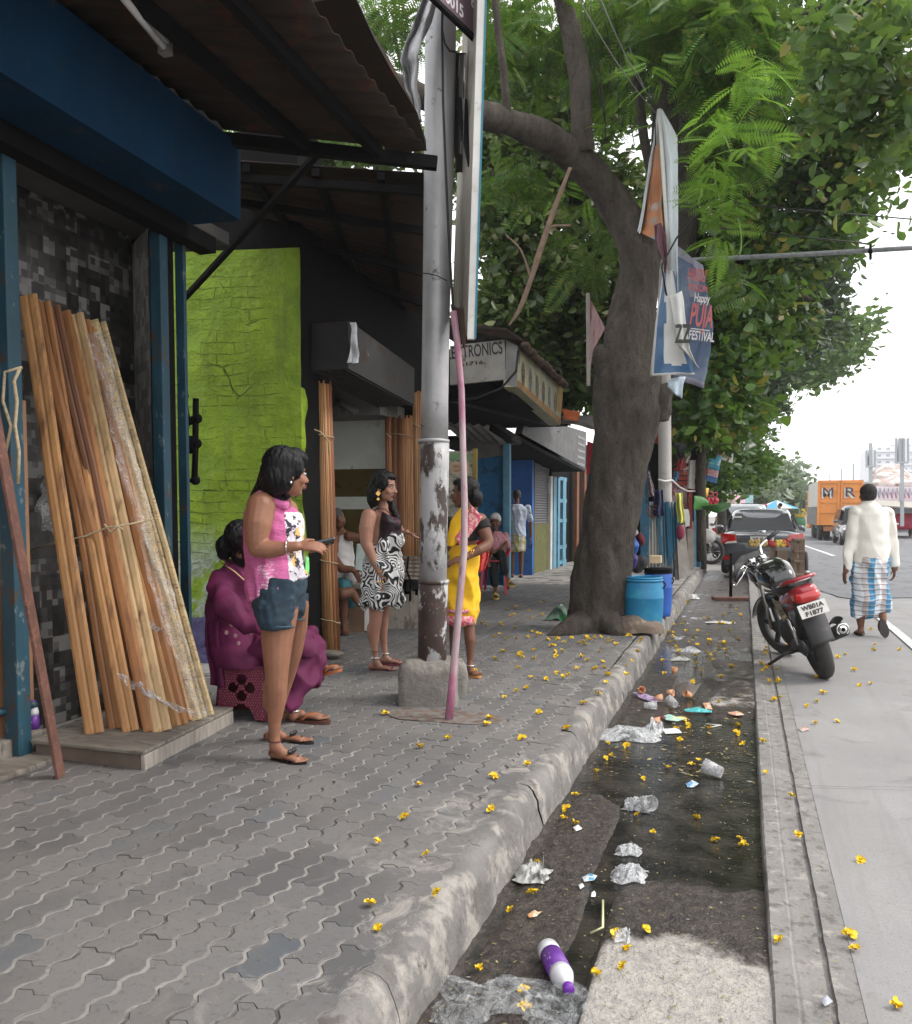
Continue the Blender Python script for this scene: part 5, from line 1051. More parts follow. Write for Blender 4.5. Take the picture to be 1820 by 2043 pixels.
class Person:
    def __init__(s, label, u, v, z=PAVE, skinm=SK1, depth=None):
        s.D = depth if depth else GD(v, z); s.z = z; s.base = DP(u, v, s.D); s.base.z = z; s.T = thing('person', label, 'person', s.base); s.b = MB(); s.sk = skinm; s.k = s.D / F0
    def P(s, u, v, d=0): return DP(u, v, s.D + d)
    def limb(s, pts):
        """(u, v, half width px, depth offset)"""
        q = [(s.P(u, v, d), w_ * s.k) for u, v, w_, d in pts]
        for (a, ra), (b_, rb) in zip(q[:-1], q[1:]): s.b.cap(a, ra, b_, rb, 14)
    def ell(s, u, v, ru, rv, rd, d=0, b=None):
        (b or s.b).ell(s.P(u, v, d), (ru * s.k, rd, rv * s.k), (RT, FW, ZV))
    def head(s, u, v, h_px, face, tilt=0, roll=0, eyes=True, lips=MLIPN, brow=True, jaw=1.0):
        """u,v head centre; face = (right, away) direction the face points to"""
        f = (RT * face[0] + FW * face[1]).normalized(); f = (f + ZV * tilt).normalized(); x = f.cross(ZV).normalized(); x = (x + ZV * roll).normalized(); z = x.cross(f); ax = (x, f, z)
        c = s.P(u, v); K = h_px * s.k / .225
        def g(a, b_, cc): return c + (x * a + f * b_ + z * cc) * K
        s.hx = g; s.hax = ax; s.K = K; b = s.b
        E = lambda p, r: b.ell(g(*p), tuple(q * K for q in r), ax, 18, 12)
        E((0, -.012, .03), (.073, .092, .084)); E((0, .028, -.025), (.060, .062, .078)); E((0, .030, -.062), (.048 * jaw, .052, .048)); E((0, .058, -.090), (.026, .024, .020))
        b.cap(g(0, .086, .002), .0075 * K, g(0, .105, -.030), .0125 * K, 10); E((.012, .090, -.035), (.009, .010, .008)); E((-.012, .090, -.035), (.009, .010, .008))
        b.cap(g(-.038, .070, .020), .011 * K, g(.038, .070, .020), .011 * K, 8); E((.038, .060, -.028), (.025, .024, .026)); E((-.038, .060, -.028), (.025, .024, .026)); E((0, .083, -.060), (.024, .014, .011))
        E((.074, -.004, -.012), (.010, .020, .032)); E((-.074, -.004, -.012), (.010, .020, .032))
        if eyes:
            for sx in (-1, 1):
                m = MB(); m.ell(g(sx * .030, .0775, .002), (.0145 * K, .011 * K, .0072 * K), ax, 12, 8); e = m.build('eye', MEYEW, s.T)
                m = MB(); m.ell(g(sx * .030, .0865, .001), (.0062 * K, .004 * K, .0062 * K), ax, 10, 6); m.tube([g(sx * .014, .084, .006), g(sx * .028, .090, .0105), g(sx * .045, .080, .008)], .0022 * K, 6); m.build('iris_and_lash', MEYEB, s.T)
                if brow: m = MB(); m.tube([g(sx * .012, .087, .022), g(sx * .030, .086, .030), g(sx * .050, .070, .025)], [.003 * K, .0032 * K, .0015 * K], 6); m.build('eyebrow', MHAIR, s.T)
            if lips: m = MB(); m.ell(g(0, .0955, -.0555), (.021 * K, .0075 * K, .0055 * K), ax, 12, 8); m.ell(g(0, .0945, -.0655), (.018 * K, .0075 * K, .0065 * K), ax, 12, 8); m.build('lips', lips, s.T)
        return g
    def foot(s, heel, toe, hpx, d0=0, d1=0, toes=True, ankle=None):
        a, b_ = s.P(*heel, d0), s.P(*toe, d1); L_ = (b_ - a).length; dd = (b_ - a).normalized(); sd_ = dd.cross(ZV).normalized(); r = hpx * s.k
        s.b.cap(a + ZV * r * .9, r * .95, a.lerp(b_, .35) + ZV * r * 1.0, r * .95, 12); s.b.ell(a.lerp(b_, .62) + ZV * r * .7, (L_ * .26, r * 1.25, r * .55), (dd, sd_, sd_.cross(dd)), 14, 8)
        if ankle: s.b.cap(s.P(*ankle), r * 1.0, a.lerp(b_, .3) + ZV * r * 1.0, r * .9, 12)
        if toes:
            for i, o in enumerate((-.9, -.42, 0, .40, .75)):
                tl = (1.0, .99, .95, .90, .84)[i]; rr = r * (.33 if i == 0 else .24); q = a.lerp(b_, tl); s.b.cap(a.lerp(b_, .68) + sd_ * o * r * 1.05 + ZV * r * .5, rr * 1.1, q + sd_ * o * r * 1.15 + ZV * rr * 1.0, rr, 8)
        return a, b_, dd, sd_, r
    def hand(s, wr, d, n, side=1, curl=.5, L_=.17, spread=1.0, thumb=.6, fc=None):
        """wr world wrist, d finger direction, n palm normal"""
        d = Vector(d).normalized(); n = Vector(n); n = (n - d * n.dot(d)).normalized(); w_ = d.cross(n).normalized() * side; K = L_ / .17; b = s.b; b.ell(wr + d * .045 * K, (.045 * K, .034 * K, .014 * K), (d, w_, n), 14, 8)
        for i, o in enumerate((-1.0, -.34, .33, 1.0)):
            k = wr + d * (.084 - .004 * abs(o)) * K + w_ * o * .026 * K * spread; b.cap(wr + d * .02 * K + w_ * o * .014 * K, .012 * K, k, .0098 * K, 8)
            ln = (.066, .076, .071, .056)[i] * K; ang = 0; p = k; c_ = curl if fc is None else fc[i]
            for j, fr in enumerate((.45, .32, .25)):
                ang += c_ * (.55, .75, .6)[j]; dd = d * math.cos(ang) + n * math.sin(ang) + w_ * o * .06; q = p + dd.normalized() * ln * fr * 1.1; r0 = (.0092, .0082, .0072)[j] * K; b.cap(p, r0, q, r0 * .88, 8); p = q
        t0 = wr + d * .022 * K - w_ * .024 * K; t1 = t0 + (d * .55 - w_ * .75 + n * thumb * .5).normalized() * .042 * K; t2 = t1 + (d * .9 - w_ * .2 + n * thumb * .5).normalized() * .034 * K; b.cap(t0, .0125 * K, t1, .0105 * K, 8); b.cap(t1, .0102 * K, t2, .0078 * K, 8)
    def done(s, voxel=.006, it=2): return s.b.build('body', s.sk, s.T, voxel=voxel, smooth_it=it)
    def cloth(s, name, prims, mat, voxel=.008, it=2, fold=0.0, fs=14):
        """voxel-merged garment from capsules ('c',...) and ellipses ('e',...) and lofts ('l', secs)"""
        m = MB()
        for p in prims:
            if p[0] == 'c':
                q = [(s.P(u, v, d), w_ * s.k) for u, v, w_, d in p[1]]
                for (a, ra), (b_, rb) in zip(q[:-1], q[1:]): m.cap(a, ra, b_, rb, 14)
            elif p[0] == 't': m.tube([s.P(u, v, d) for u, v, w_, d in p[1]], [w_ * s.k for u, v, w_, d in p[1]], 20)
            elif p[0] == 'e': m.ell(s.P(p[1], p[2], p[6] if len(p) > 6 else 0), (p[3] * s.k, p[5], p[4] * s.k), (RT, FW, ZV), 22, 14)
            elif p[0] == 'l': m.loft([(s.P(u, v, d), RT * w_ * s.k + ZV * sl * s.k, FW * dp + ZV * sl2) for (u, v, w_, dp, d, sl, sl2) in p[1]], 28)
        o = m.build(name, mat, s.T, voxel=voxel, smooth_it=it)
        if fold: foldm(o, fold, fs)
        return o
    def ring(s, name, p, axis, r, tr, mat, sq=1.0):
        axis = Vector(axis).normalized(); x = axis.cross(Vector((.2, .3, .9))).normalized(); y = axis.cross(x); m = MB(); n = 20; pts = [Vector(p) + x * r * math.cos(t) + y * r * sq * math.sin(t) for t in np.linspace(0, 2 * math.pi, n + 1)]; m.tube(pts, tr, 6); return m.build(name, mat, s.T)
def sandal(P_, ft, mat, straps, th=.010, name='sandal', sole=None, w_=1.0, strapmat=None):
    a, b_, dd, sd_, r = ft; L_ = (b_ - a).length; m = MB(); pts = []
    for t in np.linspace(0, 2 * math.pi, 22)[:-1]:
        x = math.cos(t); y = math.sin(t); wid = r * (1.30 + .28 * x) * w_; c = a.lerp(b_, .5) + dd * x * L_ * .60 + sd_ * y * wid; c = c - ZV * th * 1.1; pts.append(c)
    m.plate(pts, ZV * th); so_ = m.build(name, sole or mat, P_.T)
    for s_ in straps:
        m = MB(); pp = []
        for (t, o, h) in s_[0]: pp.append(a.lerp(b_, t) + sd_ * o * r * 1.35 + ZV * h * r)
        m.tube(pp, s_[1], 7); st = m.build('strap', strapmat or mat, so_)
    return so_
# ---- woman in pink top
def m_tiedye():
    mm, nt, b = nodes('pink_tie_dye'); v = coord(nt, (1, 1, 1)); g = N(nt, 'ShaderNodeNewGeometry')
    wv = N(nt, 'ShaderNodeTexWave', wave_type='BANDS', bands_direction='Z'); wv.inputs['Scale'].default_value = 16; wv.inputs['Distortion'].default_value = 9; wv.inputs['Detail'].default_value = 3; wv.inputs['Detail Scale'].default_value = 2; L(nt, v, wv.inputs['Vector'])
    f = noise_(nt, coord(nt, (1, 1, .5)), 6, 5, .65)
    c = mixc(nt, ramp(nt, wv.outputs[1], .30, .62), (.56, .16, .34), (.76, .55, .63))
    c = mixc(nt, ramp(nt, f, .46, .40), (.56, .13, .32), c); L(nt, c, b.inputs['Base Color']); b.inputs['Roughness'].default_value = .8; bump_(nt, b, wv.outputs[1], .25, .006); return mm
MPRINT = M('white_print_panel', (.74, .70, .76), .7, .12, 8, (.03, .02, .05), (.535, .55), 15, .1, col3=(.75, .45, .10), th3=(.58, .6), s3=11)
MDEN = M('dark_denim', (.016, .036, .056), .85, .35, 9, (.04, .08, .11), (.56, .68), 14, .3, 300, bd=.003, stretch=(1, 1, 1.6))
MBLACK = M('black_leather', (.012, .011, .012), .35, bump=0)
p = Person('woman in pink tie dye sleeveless top and denim shorts looking away while holding a phone', 565, 1518)
P = p.P
# legs
p.limb([(560, 1215, 36, 0), (553, 1275, 32, -.01), (552, 1340, 24, -.02), (552, 1372, 21.5, -.02), (551, 1400, 20, -.01), (548, 1440, 13.5, 0), (548, 1468, 11, 0), (549, 1490, 12, 0)]); p.ell(546, 1372, 23, 26, .05, 0); p.ell(542, 1395, 19, 30, .055, .02)
p.ell(560, 1345, 13, 14, .04, -.028)
p.limb([(590, 1205, 28, .2), (589, 1250, 26, .25), (584, 1300, 21, .28), (572, 1345, 19, .32), (558, 1395, 16, .36), (549, 1430, 11, .37), (546, 1460, 10, .38), (547, 1470, 10, .38)])
ftn = p.foot((546, 1512), (606, 1523), 12, .03, -.04, ankle=(550, 1488, 0)); ftf = p.foot((534, 1477), (618, 1480), 10.5, .42, .33, ankle=(546, 1455, .38))
# torso under the clothes, arms, neck
p.limb([(560, 1180, 38, .1), (556, 1120, 40, .1), (552, 1060, 42, .1), (545, 1025, 34, .1)]); p.limb([(563, 1008, 17, .06), (570, 975, 15, .08)]); p.limb([(548, 1012, 20, .1), (575, 1015, 16, .1)])
p.limb([(521, 1010, 29, -.06), (515, 1045, 28, -.09), (512, 1075, 23, -.10), (514, 1092, 20, -.10), (535, 1096, 19, -.11), (560, 1095, 15, -.12), (578, 1091, 10.5, -.13), (592, 1090, 10, -.13)])
p.limb([(575, 1015, 20, .28), (590, 1060, 17, .30), (600, 1085, 13, .25), (618, 1092, 9, .12)])
p.hand(P(594, 1090, -.13), RT + ZV * .02, FW * .5 - ZV * .5, side=-1, curl=.55, L_=.155); p.hand(P(612, 1098, .02), RT + ZV * .12, ZV - FW * .3, side=-1, curl=.5, L_=.15)
g = p.head(572, 944, 92, (.86, .52), -.06, eyes=True, lips=MLIPN)
p.done(.0058, 2)
# top: loft with a slanting hem, side panel in print
secs = []
for (ul, ur, v, dp, sl) in ((496, 617, 1176, .205, -27), (490, 614, 1150, .19, -12), (490, 606, 1118, .145, 0), (487, 606, 1080, .15, 0), (485, 608, 1052, .15, 0), (490, 602, 1025, .14, 2), (506, 586, 1003, .11, 6)):
    secs.append(((ul + ur) / 2, v, (ur - ul) / 2, dp, .1, -sl, 0))
top = p.cloth('tank_top', [('l', secs), ('t', [(527, 992, 5, -.03), (519, 983, 5, -.02), (512, 990, 5, 0)]), ('t', [(506, 1003, 8, .06), (512, 989, 5, .02)]), ('t', [(527, 982, 3.5, .02), (545, 1000, 6, -.02), (572, 1012, 9, 0)]), ('t', [(520, 982, 4, 0), (532, 983, 4, .02), (560, 1002, 6, .2)])], m_tiedye(), .007, 2, .006, 16)
# printed panel: faces on the right/front side
top.data.materials.append(MPRINT)
for pl_ in top.data.polygons:
    c = pl_.center + p.base; q = c - CAM; dpt = q.dot(FW); uu = PU + F0 * (q.dot(RT) / dpt) ; vv = HOR - F0 * (c.z - CH) / dpt
    if uu > 569 + (vv - 1040) * .07 and 1022 < vv and pl_.normal.dot(RT) > -.2: pl_.material_index = 1
m = MB(); m.grid(lambda u, v: wob(P(609 + u * 7, 1146 - 34 * v, .06 + u * .08), 9, .008), 3, 6); m.build('green_trim', M('green_trim', (.2, .7, .2), .7), p.T, thick=.004)
p.cloth('shorts', [('l', [(553, 1252, 33, .120, -.01, 0, 0), (551, 1235, 37, .135, 0, 0, 0), (552, 1205, 48, .17, .04, 0, 0), (560, 1175, 51, .175, .06, -4, 0), (566, 1150, 46, .17, .07, -8, 0)]), ('l', [(590, 1236, 20, .10, .24, 2, 0), (590, 1215, 24, .11, .2, 0, 0), (586, 1185, 30, .12, .18, 0, 0)])], MDEN, .007, 1, .004, 22)
for v, c1, c2, w1, dd in ((1251, 553, 0, 34, -.02), (1236, 590, 0, 21, .24)):
    m = MB(); m.tube([P(c1 + w1 * math.cos(t), v, dd + .108 * math.sin(t)) for t in np.linspace(0, 2 * math.pi, 25)], .004, 6); m.build('cuff_seam', M('seam_blue', (.045, .09, .125), .8), p.T)
# hair
hm = MB(); E = lambda a, r: hm.ell(g(*a), tuple(q * p.K for q in r), p.hax, 20, 14)
E((0, -.028, .045), (.086, .096, .088)); E((0, .018, .078), (.074, .082, .050)); E((-.040, .005, .045), (.055, .080, .062)); E((.058, .012, .030), (.034, .052, .066)); E((0, -.055, -.02), (.082, .075, .10)); E((.052, -.028, -.02), (.038, .045, .08)); E((-.05, -.03, -.03), (.035, .05, .09))
q = lambda u, v, w_, d: (P(u, v, d), w_ * p.k)
ch = [q(552, 938, 32, .06), q(538, 970, 27, .10), q(516, 1000, 21, .16), (P(498, 1040, .20), 14 * p.k), (P(490, 1090, .22), 8 * p.k), (P(486, 1120, .23), 3 * p.k)]
for (a, ra), (b_, rb) in zip(ch[:-1], ch[1:]): hm.cap(a, ra, b_, rb, 14)
for a, b_, w_ in (((535, 985), (560, 1000), 10), ((560, 960), (572, 990), 9)): hm.cap(P(*a, .0), w_ * p.k, P(*b_, .0), w_ * .8 * p.k)
foldm(hm.build('hair', MHAIR, p.T, voxel=.006, smooth_it=2), .0028, 75, .12)
p.ring('choker', P(567, 988, .07), ZV + RT * .2, 16 * p.k, .003, MBLACK); p.ring('bangle', P(573, 1091, -.125), RT, 13 * p.k, .0035, MSILV)
m = MB(); m.ell(g(.078, -.006, -.048), .008); m.build('earring', MSILV, p.T)
m = MB(); m.bar(P(622, 1088, -.06), P(667, 1078, -.02), .012, .062, ZV * .4 - FW); m.build('phone', M('dark_phone', (.05, .055, .06), .2, metal=.3, bump=0), p.T, bevel=.003)
bl = [([(.0, -1, .9), (.02, 0, 1.9), (.0, 1, .9)], .0025), ([(.62, -1.0, .2), (.66, 0, 1.5), (.62, 1.0, .2)], .004), ([(.80, -1.0, .1), (.82, 0, 1.2), (.8, 1.0, .1)], .003), ([(.35, -.9, .1), (.6, .0, 1.5)], .002)]
sandal(p, ftn, MBLACK, bl, .012); sandal(p, ftf, MBLACK, bl, .02)
for ft in (ftn, ftf):
    a, b_, dd, sd_, r = ft; m = MB(); c = a.lerp(b_, .62) + ZV * r * 1.75
    for s_ in (-1, 1): m.ell(c + sd_ * s_ * r * .55, (.010, .022, .012), (dd, sd_, ZV), 10, 6)
    m.ell(c, .007, None, 8, 6); m.build('bow', MBLACK, p.T)
p.ring('anklet', P(549, 1478, 0), ZV, 12 * p.k, .0035, M('maroon_band', (.10, .02, .02), .6)); p.ring('anklet', P(546, 1455, .38), ZV, 10.5 * p.k, .003, MBLACK)
# ---- woman in zebra dress
def m_zebra():
    mm, nt, b = nodes('zebra_cloth'); v = coord(nt, (1, 1, 1))
    n1 = N(nt, 'ShaderNodeTexNoise'); n1.inputs['Scale'].default_value = 5; n1.inputs['Detail'].default_value = 1; L(nt, v, n1.inputs['Vector'])
    sc_ = N(nt, 'ShaderNodeVectorMath', operation='SCALE'); sc_.inputs['Scale'].default_value = .55; L(nt, n1.outputs['Color'], sc_.inputs[0]); ad = N(nt, 'ShaderNodeVectorMath', operation='ADD'); L(nt, v, ad.inputs[0]); L(nt, sc_.outputs[0], ad.inputs[1])
    wv = N(nt, 'ShaderNodeTexWave', wave_type='BANDS', bands_direction='DIAGONAL'); wv.inputs['Scale'].default_value = 11; wv.inputs['Distortion'].default_value = 2.2; wv.inputs['Detail'].default_value = 1.5; wv.inputs['Detail Scale'].default_value = 1.5; L(nt, ad.outputs[0], wv.inputs['Vector'])
    L(nt, mixc(nt, ramp(nt, wv.outputs[1], .46, .54), (.012, .012, .014), (.70, .70, .70)), b.inputs['Base Color']); b.inputs['Roughness'].default_value = .75; return mm
MZ = m_zebra(); MPLUM = M('black_plum_lace', (.018, .006, .012), .6, .3, 6, (.12, .008, .05), (.56, .62), 9, .2)
p = Person('woman in black camisole and zebra print skirt with gold earrings beside the silver pole', 765, 1338, skinm=SK2); P = p.P
p.limb([(754, 1170, 18, .0), (752, 1205, 17, -.02), (750, 1232, 13, -.03), (746, 1262, 12, -.01), (747, 1290, 8, 0), (749, 1306, 6, 0), (750, 1322, 6.5, 0)]); p.ell(743, 1258, 11.5, 20, .05, .02)
p.limb([(768, 1170, 20, .18), (766, 1205, 14, .2), (765, 1232, 11, .2), (764, 1262, 9.5, .24), (766, 1285, 7, .25), (768, 1300, 6, .25), (769, 1312, 6, .25)])
ftn = p.foot((740, 1335), (790, 1338), 7, .03, -.02, ankle=(750, 1320, 0)); ftf = p.foot((763, 1322), (802, 1324), 6.5, .26, .2, ankle=(769, 1310, .25))
p.limb([(766, 1160, 30, .1), (768, 1110, 26, .1), (766, 1060, 27, .1), (762, 1035, 24, .1)]); p.limb([(764, 1022, 12, .06), (764, 996, 10.5, .07)]); p.limb([(744, 1028, 13, .05), (775, 1028, 11, .1)])
p.limb([(736, 1030, 15.5, -.05), (731, 1055, 15, -.07), (731, 1083, 12, -.08), (738, 1100, 10.5, -.09), (748, 1122, 8.5, -.10), (757, 1141, 6, -.11)])
p.limb([(785, 1035, 11, .25), (796, 1055, 9, .3), (805, 1065, 7, .25), (812, 1062, 6, .22)])
p.hand(P(757, 1143, -.11), -ZV + RT * .15, -RT * .3 - FW * .7, side=1, curl=.35, L_=.15); p.hand(P(812, 1062, .2), RT * .9 - ZV * .45, ZV + RT * .3, side=-1, curl=.1, L_=.15, spread=1.3)
g = p.head(768, 971, 57, (.86, -.42), -.14, lips=MLIP, jaw=1.08); p.done(.0062, 2)
sk = [(764, 1203, 44, .21, .08, 4, .0), (765, 1160, 41, .215, .07, 0, 0), (767, 1110, 35, .18, .08, -2, 0), (776, 1072, 25, .14, .09, 6, 0)]
sk_o = p.cloth('skirt', [('l', sk)], MZ, .009, 1, .022, 13)
m = MB(); m.grid(lambda u, v: wob(P(720 + u * 88, 1192 + 18 * v * (1 + .5 * math.sin(u * 17)), .1 + .19 * -math.sin(u * math.pi)), 12, .012), 30, 5); m.build('skirt_hem', MZ, p.T, thick=.003)
p.cloth('camisole', [('l', [(775, 1082, 27, .135, .1, 4, 0), (777, 1060, 26, .14, .1, 0, 0), (779, 1040, 22, .14, .08, -4, 0), (775, 1026, 15, .10, .08, -8, 0)]), ('e', 788, 1046, 14, 15, .08, .04)], MPLUM, .007, 2)
for dd in (-.03, .14): m = MB(); m.tube([P(782, 1030, dd), P(770, 1016, dd - .02 if dd < 0 else dd), P(752, 1014, dd), P(738, 1030, dd + .06)], .004, 6); m.build('strap', MPLUM, p.T)
hm = MB(); E = lambda a, r: hm.ell(g(*a), tuple(q * p.K for q in r), p.hax, 20, 14)
E((0, -.035, .042), (.090, .094, .092)); E((.0, .0, .082), (.072, .085, .042)); E((-.050, .0, .035), (.045, .068, .075)); E((.055, .0, .035), (.040, .058, .075)); E((.0, -.075, -.03), (.086, .055, .11)); E((.052, -.05, -.06), (.04, .05, .11)); E((-.062, -.01, -.04), (.03, .045, .11))
for (a, ra), (b_, rb) in zip(*[(lambda c: (c[:-1], c[1:]))([(P(742, 980, .02), 11 * p.k), (P(740, 1000, .03), 7 * p.k), (P(742, 1012, .04), 3 * p.k)])][0]): hm.cap(a, ra, b_, rb)
for (a, ra), (b_, rb) in zip(*[(lambda c: (c[:-1], c[1:]))([(P(778, 995, .12), 9 * p.k), (P(786, 1020, .08), 8 * p.k), (P(797, 1045, .02), 5 * p.k)])][0]): hm.cap(a, ra, b_, rb)
foldm(hm.build('hair', MHAIR, p.T, voxel=.006, smooth_it=2), .0028, 75, .12)
m = MB(); e = g(.088, .0, -.055); m.plate([e + RT * .0 + ZV * .022, e + RT * .020, e - ZV * .022, e - RT * .020], -FW * .006); m.plate([e - ZV * .03, e + RT * .014 - ZV * .042, e - ZV * .056, e - RT * .014 - ZV * .042], -FW * .006); m.build('earring', MGOLD, p.T)
p.ring('bangle', P(757, 1140, -.11), ZV - RT * .3, 8 * p.k, .003, MGOLD)
m = MB(); 
for du in (-6, 0, 6): m.ell(P(758 + du, 1161, -.15), .009, None, 8, 6)
m.build('finger_rings', MGOLD, p.T)
p.ring('anklet', P(749, 1312, 0), ZV, 9 * p.k, .006, MSILV); p.ring('anklet', P(769, 1303, .25), ZV, 8 * p.k, .005, MSILV); p.ring('ankle_thread', P(748, 1299, 0), ZV, 8 * p.k, .002, MBLACK)
MMAR = M('maroon_leather', (.16, .03, .045), .4, bump=0)
bl = [([(.70, -1, .2), (.76, 0, 1.4), (.70, 1, .2)], .006), ([(.86, -1, .1), (.88, 0, 1.1), (.86, 1, .1)], .005), ([(.1, -1, .3), (.12, 0, 1.9), (.1, 1, .3)], .004)]
sandal(p, ftn, MMAR, bl, .02); sandal(p, ftf, MMAR, bl, .02)
# ---- woman in yellow saree
def m_saree(name, base, pat, s=70, th=.55):
    return M(name, base, .75, .12, 5, pat, (th, th + .03), s, .15, 60)
MYEL = M('yellow_saree_cloth', (.80, .46, .008), .75, .12, 5, (.75, .36, .02), (.55, .7), 4, .2, 40); MPKB = m_saree('pink_saree_border', (.62, .10, .17), (.75, .45, .40), 45, .5); MBLO = M('black_blouse', (.012, .009, .010), .85)
p = Person('woman in bright yellow saree with pink border standing behind the painted stick', 928, 1350, skinm=SK3); P = p.P
p.limb([(932, 1200, 14, .08), (936, 1245, 11.5, .07), (938, 1275, 11.5, .05), (938, 1300, 8, .05), (938, 1318, 6.5, .05), (938, 1334, 7, .03)]); p.limb([(908, 1200, 15, .2), (906, 1245, 11, .2), (905, 1290, 8, .2), (904, 1322, 6.5, .2)])
ftn = p.foot((930, 1346), (954, 1348), 8, .12, -.10, ankle=(938, 1332, .03)); ftf = p.foot((893, 1342), (908, 1340), 7, .15, .3, ankle=(904, 1322, .2))
p.limb([(922, 1150, 28, .1), (922, 1100, 27, .1), (925, 1055, 30, .1), (930, 1035, 22, .1)]); p.limb([(928, 1020, 12, .08), (928, 998, 11, .08)])
p.limb([(958, 1038, 15, .03), (966, 1060, 14, .02), (974, 1080, 12, .0), (970, 1090, 11, -.03), (955, 1098, 10, -.08), (940, 1106, 7.5, -.10), (925, 1114, 7, -.13)])
p.limb([(903, 1045, 12, .2), (893, 1075, 10, .15), (900, 1095, 9, .08), (920, 1092, 8, .05)])
p.hand(P(924, 1114, -.13), -RT * .95 - ZV * .3, -ZV * .6 + FW * .4, side=1, curl=.4, L_=.15)
g = p.head(926, 983, 58, (-.82, .30), -.05, lips=MLIPN); p.done(.007, 2)
p.cloth('saree_skirt', [('l', [(920, 1244, 30, .14, .1, 0, 0), (921, 1200, 34, .15, .1, 0, 0), (924, 1150, 35, .165, .1, 0, 0), (926, 1110, 30, .15, .1, 0, 0), (925, 1088, 27, .14, .1, 0, 0)])], MYEL, .009, 1, .014, 11)
for v, w_, h in ((1234, 29.8, 9), (1216, 31.2, 4)): 
    m = MB(); m.loft([(P(918.3, v + h, .1), RT * (w_ + 2.6) * p.k, FW * .158), (P(919.6, v - h, .1), RT * (w_ + 3.2) * p.k, FW * .165)], 30, False); m.build('skirt_border', MPKB, p.T, thick=.002)
p.cloth('blouse', [('l', [(928, 1078, 27, .125, .1, 0, 0), (930, 1050, 32, .135, .1, 0, 0), (930, 1032, 27, .12, .1, 0, 0), (928, 1020, 14, .08, .09, 0, 0)]), ('t', [(950, 1034, 15, .05), (962, 1045, 16.5, .03), (966, 1056, 16.5, .02)]), ('t', [(905, 1034, 13, .18), (897, 1055, 14, .2)])], MBLO, .008, 2)
m = MB(); LP = [(952, 1022), (938, 1050), (920, 1075), (900, 1092)]; RP = [(958, 1036), (950, 1062), (930, 1085), (905, 1104)]
L1 = [(905, 1028), (898, 1050), (893, 1075), (892, 1090)]; 
m = MB(); m.grid(lambda u, v: wob(P(*[(1 - u) * a + u * b_ for a, b_ in zip(lerp_path([(918, 1012), (900, 1040), (893, 1075), (892, 1088)], v), lerp_path([(952, 1022), (942, 1045), (925, 1068), (905, 1090)], v))], -.045 - .03 * math.sin(u * 3.1)), 10, .006), 12, 18); m.build('saree_drape', MYEL, p.T, thick=.006)
m = MB(); m.grid(lambda u, v: wob(P(*[(1 - u) * a + u * b_ for a, b_ in zip(lerp_path([(940, 1008), (928, 1038), (918, 1058), (908, 1072)], v), lerp_path([(962, 1030), (952, 1048), (935, 1072), (918, 1090)], v))], -.075 - .02 * math.sin(u * 3.1)), 10, .005), 8, 18); m.build('drape_border', MPKB, p.T, thick=.006)
m = MB(); m.grid(lambda u, v: wob(P(948 + u * 32 * (1 - .3 * v), 1080 + v * 66 - u * 8, .20 + .05 * math.sin(u * 9)), 9, .012), 10, 16); m.build('pallu_end', M('red_net_cloth', (.50, .03, .04), .8, .3, 20, (.6, .25, .22), (.55, .6), 50), p.T, thick=.006)
hm = MB(); E = lambda a, r: hm.ell(g(*a), tuple(q * p.K for q in r), p.hax, 20, 14)
E((0, -.03, .042), (.084, .092, .085)); E((0, .0, .078), (.068, .083, .036)); E((0, -.095, -.045), (.062, .055, .070)); E((.056, -.03, .02), (.034, .05, .06)); E((-.056, -.03, .02), (.034, .05, .06)); foldm(hm.build('hair', MHAIR, p.T, voxel=.006, smooth_it=2), .0028, 75, .12)
for du in (0, 4): p.ring('bangle', P(943 - du, 1104, -.10), RT * .9 + ZV * -.3, 9.5 * p.k, .003, MGOLD)
p.ring('anklet', P(938, 1327, .04), ZV, 9 * p.k, .004, MSILV)
sandal(p, ftn, M('orange_sandal', (.5, .24, .08), .6), [([(.6, -1, .2), (.7, 0, 1.3), (.6, 1, .2)], .006)], .018); sandal(p, ftf, MMAR, [], .014)
# ---- seated woman in maroon
MSAL = M('maroon_salwar', (.115, .005, .055), .8, .25, 4, (.075, .003, .038), (.5, .7), 6, .2, 40)
MSAB = M('maroon_embroidered', (.13, .006, .05), .7, .25, 4, (.55, .3, .34), (.69, .71), 12, .2, 40)
p = Person('woman in maroon salwar suit sitting on a plastic stool, turquoise clip in her hair', 500, 1438, skinm=SK4); P = p.P
p.limb([(480, 1130, 16, .12), (474, 1110, 14, .1)]); p.limb([(474, 1160, 38, .15), (470, 1240, 42, .15), (480, 1300, 42, .15)])
p.limb([(585, 1395, 12, -.06), (583, 1418, 9, -.05), (585, 1430, 9, -.05)]); p.limb([(630, 1310, 14, .3), (642, 1335, 9, .3), (648, 1342, 8, .3)])
ftn = p.foot((574, 1434), (652, 1436), 10, .0, -.08, ankle=(584, 1422, -.04)); ftf = p.foot((636, 1346), (678, 1334), 9, .3, .24, ankle=(644, 1336, .3))
g = p.head(482, 1080, 74, (.45, .85), -.25, eyes=False); p.done(.007, 2)
p.cloth('kameez', [('l', [(487, 1325, 66, .22, .12, -6, 0), (478, 1290, 62, .22, .14, 0, 0), (468, 1240, 54, .19, .15, 0, 0), (470, 1190, 52, .17, .15, 0, 0), (475, 1150, 46, .15, .14, -6, 0), (482, 1130, 26, .10, .12, -8, 0)]), ('c', [(440, 1165, 22, .0), (450, 1205, 21, -.12), (480, 1240, 19, -.15), (515, 1252, 16, -.12), (560, 1262, 13, -.02)]), ('c', [(520, 1165, 20, .25), (560, 1230, 17, .3), (590, 1255, 13, .25)])], MSAL, .009, 2, .018, 9)
